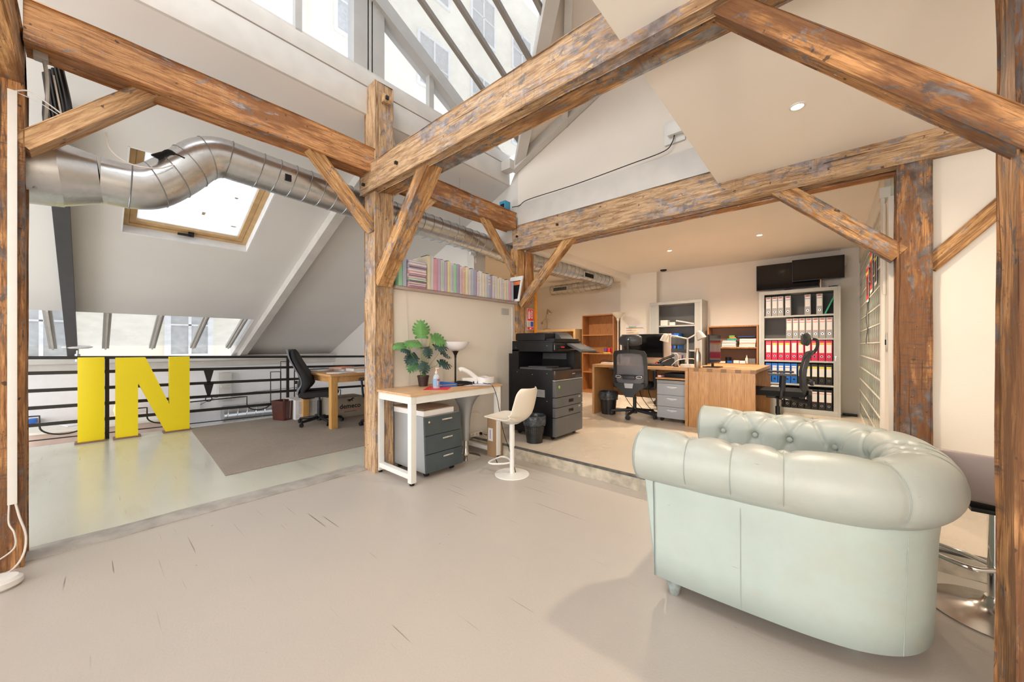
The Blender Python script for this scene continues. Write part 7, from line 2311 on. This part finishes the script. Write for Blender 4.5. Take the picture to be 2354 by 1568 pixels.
# underside, arm fronts, seat
bm = BM()
vs = [bm.verts.new(Vector((v.x, v.y, 0.074)) + Vector((dd.y, -dd.x, 0)) * 0.0) for v, dd in [at_s(0.16 + (LT - 0.32) * k / 60) for k in range(61)]]
bm.faces.new(vs)
obj('underside', bm, M_BLACKF, arm)
for s_, x_ in ((0.0, -1), (LT, -1)):
    p, d = at_s(s_)
    n = Vector((d.y, -d.x, 0))
    fd = Vector((-1, 0, 0))
    bm = BM()
    ring_, ring2, ring3 = [], [], []
    for k in range(32):
        a = 2 * PI * k / 32
        v = n * math.cos(a) + Vector((0, 0, math.sin(a)))
        ring_.append(bm.verts.new(p + v * (RR * 1.0) + Vector((0, 0, RC)) - fd * 0.004))
        ring2.append(bm.verts.new(p + v * (RR * 0.90) + Vector((0, 0, RC)) + fd * 0.012))
        ring3.append(bm.verts.new(p + v * (RR * 0.3) + Vector((0, 0, RC)) + fd * 0.016))
    for a_, b_ in ((ring_, ring2), (ring2, ring3)):
        for k in range(32):
            bm.faces.new((a_[k], a_[(k + 1) % 32], b_[(k + 1) % 32], b_[k]))
    bm.faces.new(ring3)
    cap_ = obj('arm_front', bm, M_LEATHERG, arm, angle=60)
    bm = BM(); tube(bm, [p + (n * math.cos(a) + Vector((0, 0, math.sin(a)))) * RR + Vector((0, 0, RC)) for a in [2 * PI * k / 40 for k in range(40)]], 0.004, 6, closed=True); obj('piping', bm, M_LEATHERG, cap_)
    # lower front panel of the arm, leaning back slightly
    bm = BM()
    a0 = p + n * 0.052 + Vector((0.035, 0, 0.53)); a1 = p - n * 0.06 + Vector((0.040, 0, 0.53))
    b0 = p + n * 0.036 + Vector((0.078, 0, 0.075)); b1 = p - n * 0.06 + Vector((0.080, 0, 0.075))
    slab(bm, [a0, a1, b1, b0], (-0.012, 0, 0)); obj('front_panel', bm, M_LEATHERG, arm)
bm = BM(); box(bm, (-0.45, -0.33, 0.062), (0.33, 0.35, 0.30), 0.02); obj('seat_base', bm, M_LEATHER, arm)
bm = BM(); box(bm, (-0.50, -0.315, 0.29), (0.28, 0.335, 0.43), 0.045); obj('seat_cushion', bm, M_LEATHER, arm, angle=180)
for (x, y) in ((-0.385, -0.415), (-0.385, 0.41), (0.22, -0.28), (0.22, 0.28)):
    bm = BM(); lathe(bm, [(0, 0), (0.017, 0), (0.023, 0.010), (0.026, 0.025), (0.032, 0.05), (0.036, 0.078), (0, 0.078)], (x, y, 0), 20); obj('foot', bm, plain('grey_painted_foot', (0.34, 0.40, 0.40), 0.4, var=0.2, scale=30), arm)

# ---- right-hand bar stool
t = thing('bar_stool', 'bar stool with a mauve seat and chrome disc base behind the armchair', 'stool', (0.53, 2.49, 0))
bm = BM(); lathe(bm, [(0, 0), (0.200, 0.0), (0.203, 0.006), (0.15, 0.016), (0.08, 0.030), (0.04, 0.055), (0.03, 0.08), (0, 0.08)], seg=48); obj('base', bm, plain('satin_chrome', (0.62, 0.60, 0.58), 0.2, metal=1.0), t)
bm = BM(); tube(bm, [(0, 0, 0.06), (0, 0, 0.46)], 0.022, 16); obj('pole', bm, M_CHROME, t)
bm = BM(); tube(bm, smooth_path([(0.0, -0.02, 0.20), (-0.08, -0.06, 0.20), (-0.20, 0.0, 0.21), (-0.235, 0.07, 0.21), (-0.20, 0.13, 0.21), (-0.08, 0.10, 0.20), (0.0, 0.02, 0.20)], 6), 0.010, 10); obj('foot_rest', bm, M_CHROME, t)
bm = BM()
sd = smooth_path([(-0.19, 0, 0.70), (-0.20, 0, 0.60), (-0.17, 0, 0.52), (-0.08, 0, 0.48), (0.05, 0, 0.475), (0.19, 0, 0.49)], 5)
g = [[bm.verts.new((p.x, -0.22 + 0.44 * k / 6, p.z)) for k in range(7)] for p in sd]
for a, b in zip(g, g[1:]):
    for k in range(6):
        bm.faces.new((a[k], a[k + 1], b[k + 1], b[k]))
o = obj('seat_shell', bm, M_TAUPE, t)
o.matrix_local = Matrix.Translation((0.07, 0, 0)) @ Matrix.Rotation(R(75), 4, 'Z')
md = o.modifiers.new('thick', 'SOLIDIFY'); md.thickness = 0.03
md = o.modifiers.new('bev', 'BEVEL'); md.width = 0.008; md.segments = 2
bm = BM(); box(bm, (-0.08, -0.08, 0.445), (0.08, 0.08, 0.462), 0.003); obj('seat_plate', bm, M_BLACK, t)
bm = BM(); lathe(bm, [(0, 0), (0.028, 0), (0.026, 0.010), (0, 0.012)], (0.452, 1.679, 0.945), 18, Matrix.Rotation(PI / 2, 4, 'X')); one('round_switch', bm, M_WHITEP, 'round white switch on the heavy timber post at the edge', 'switch')
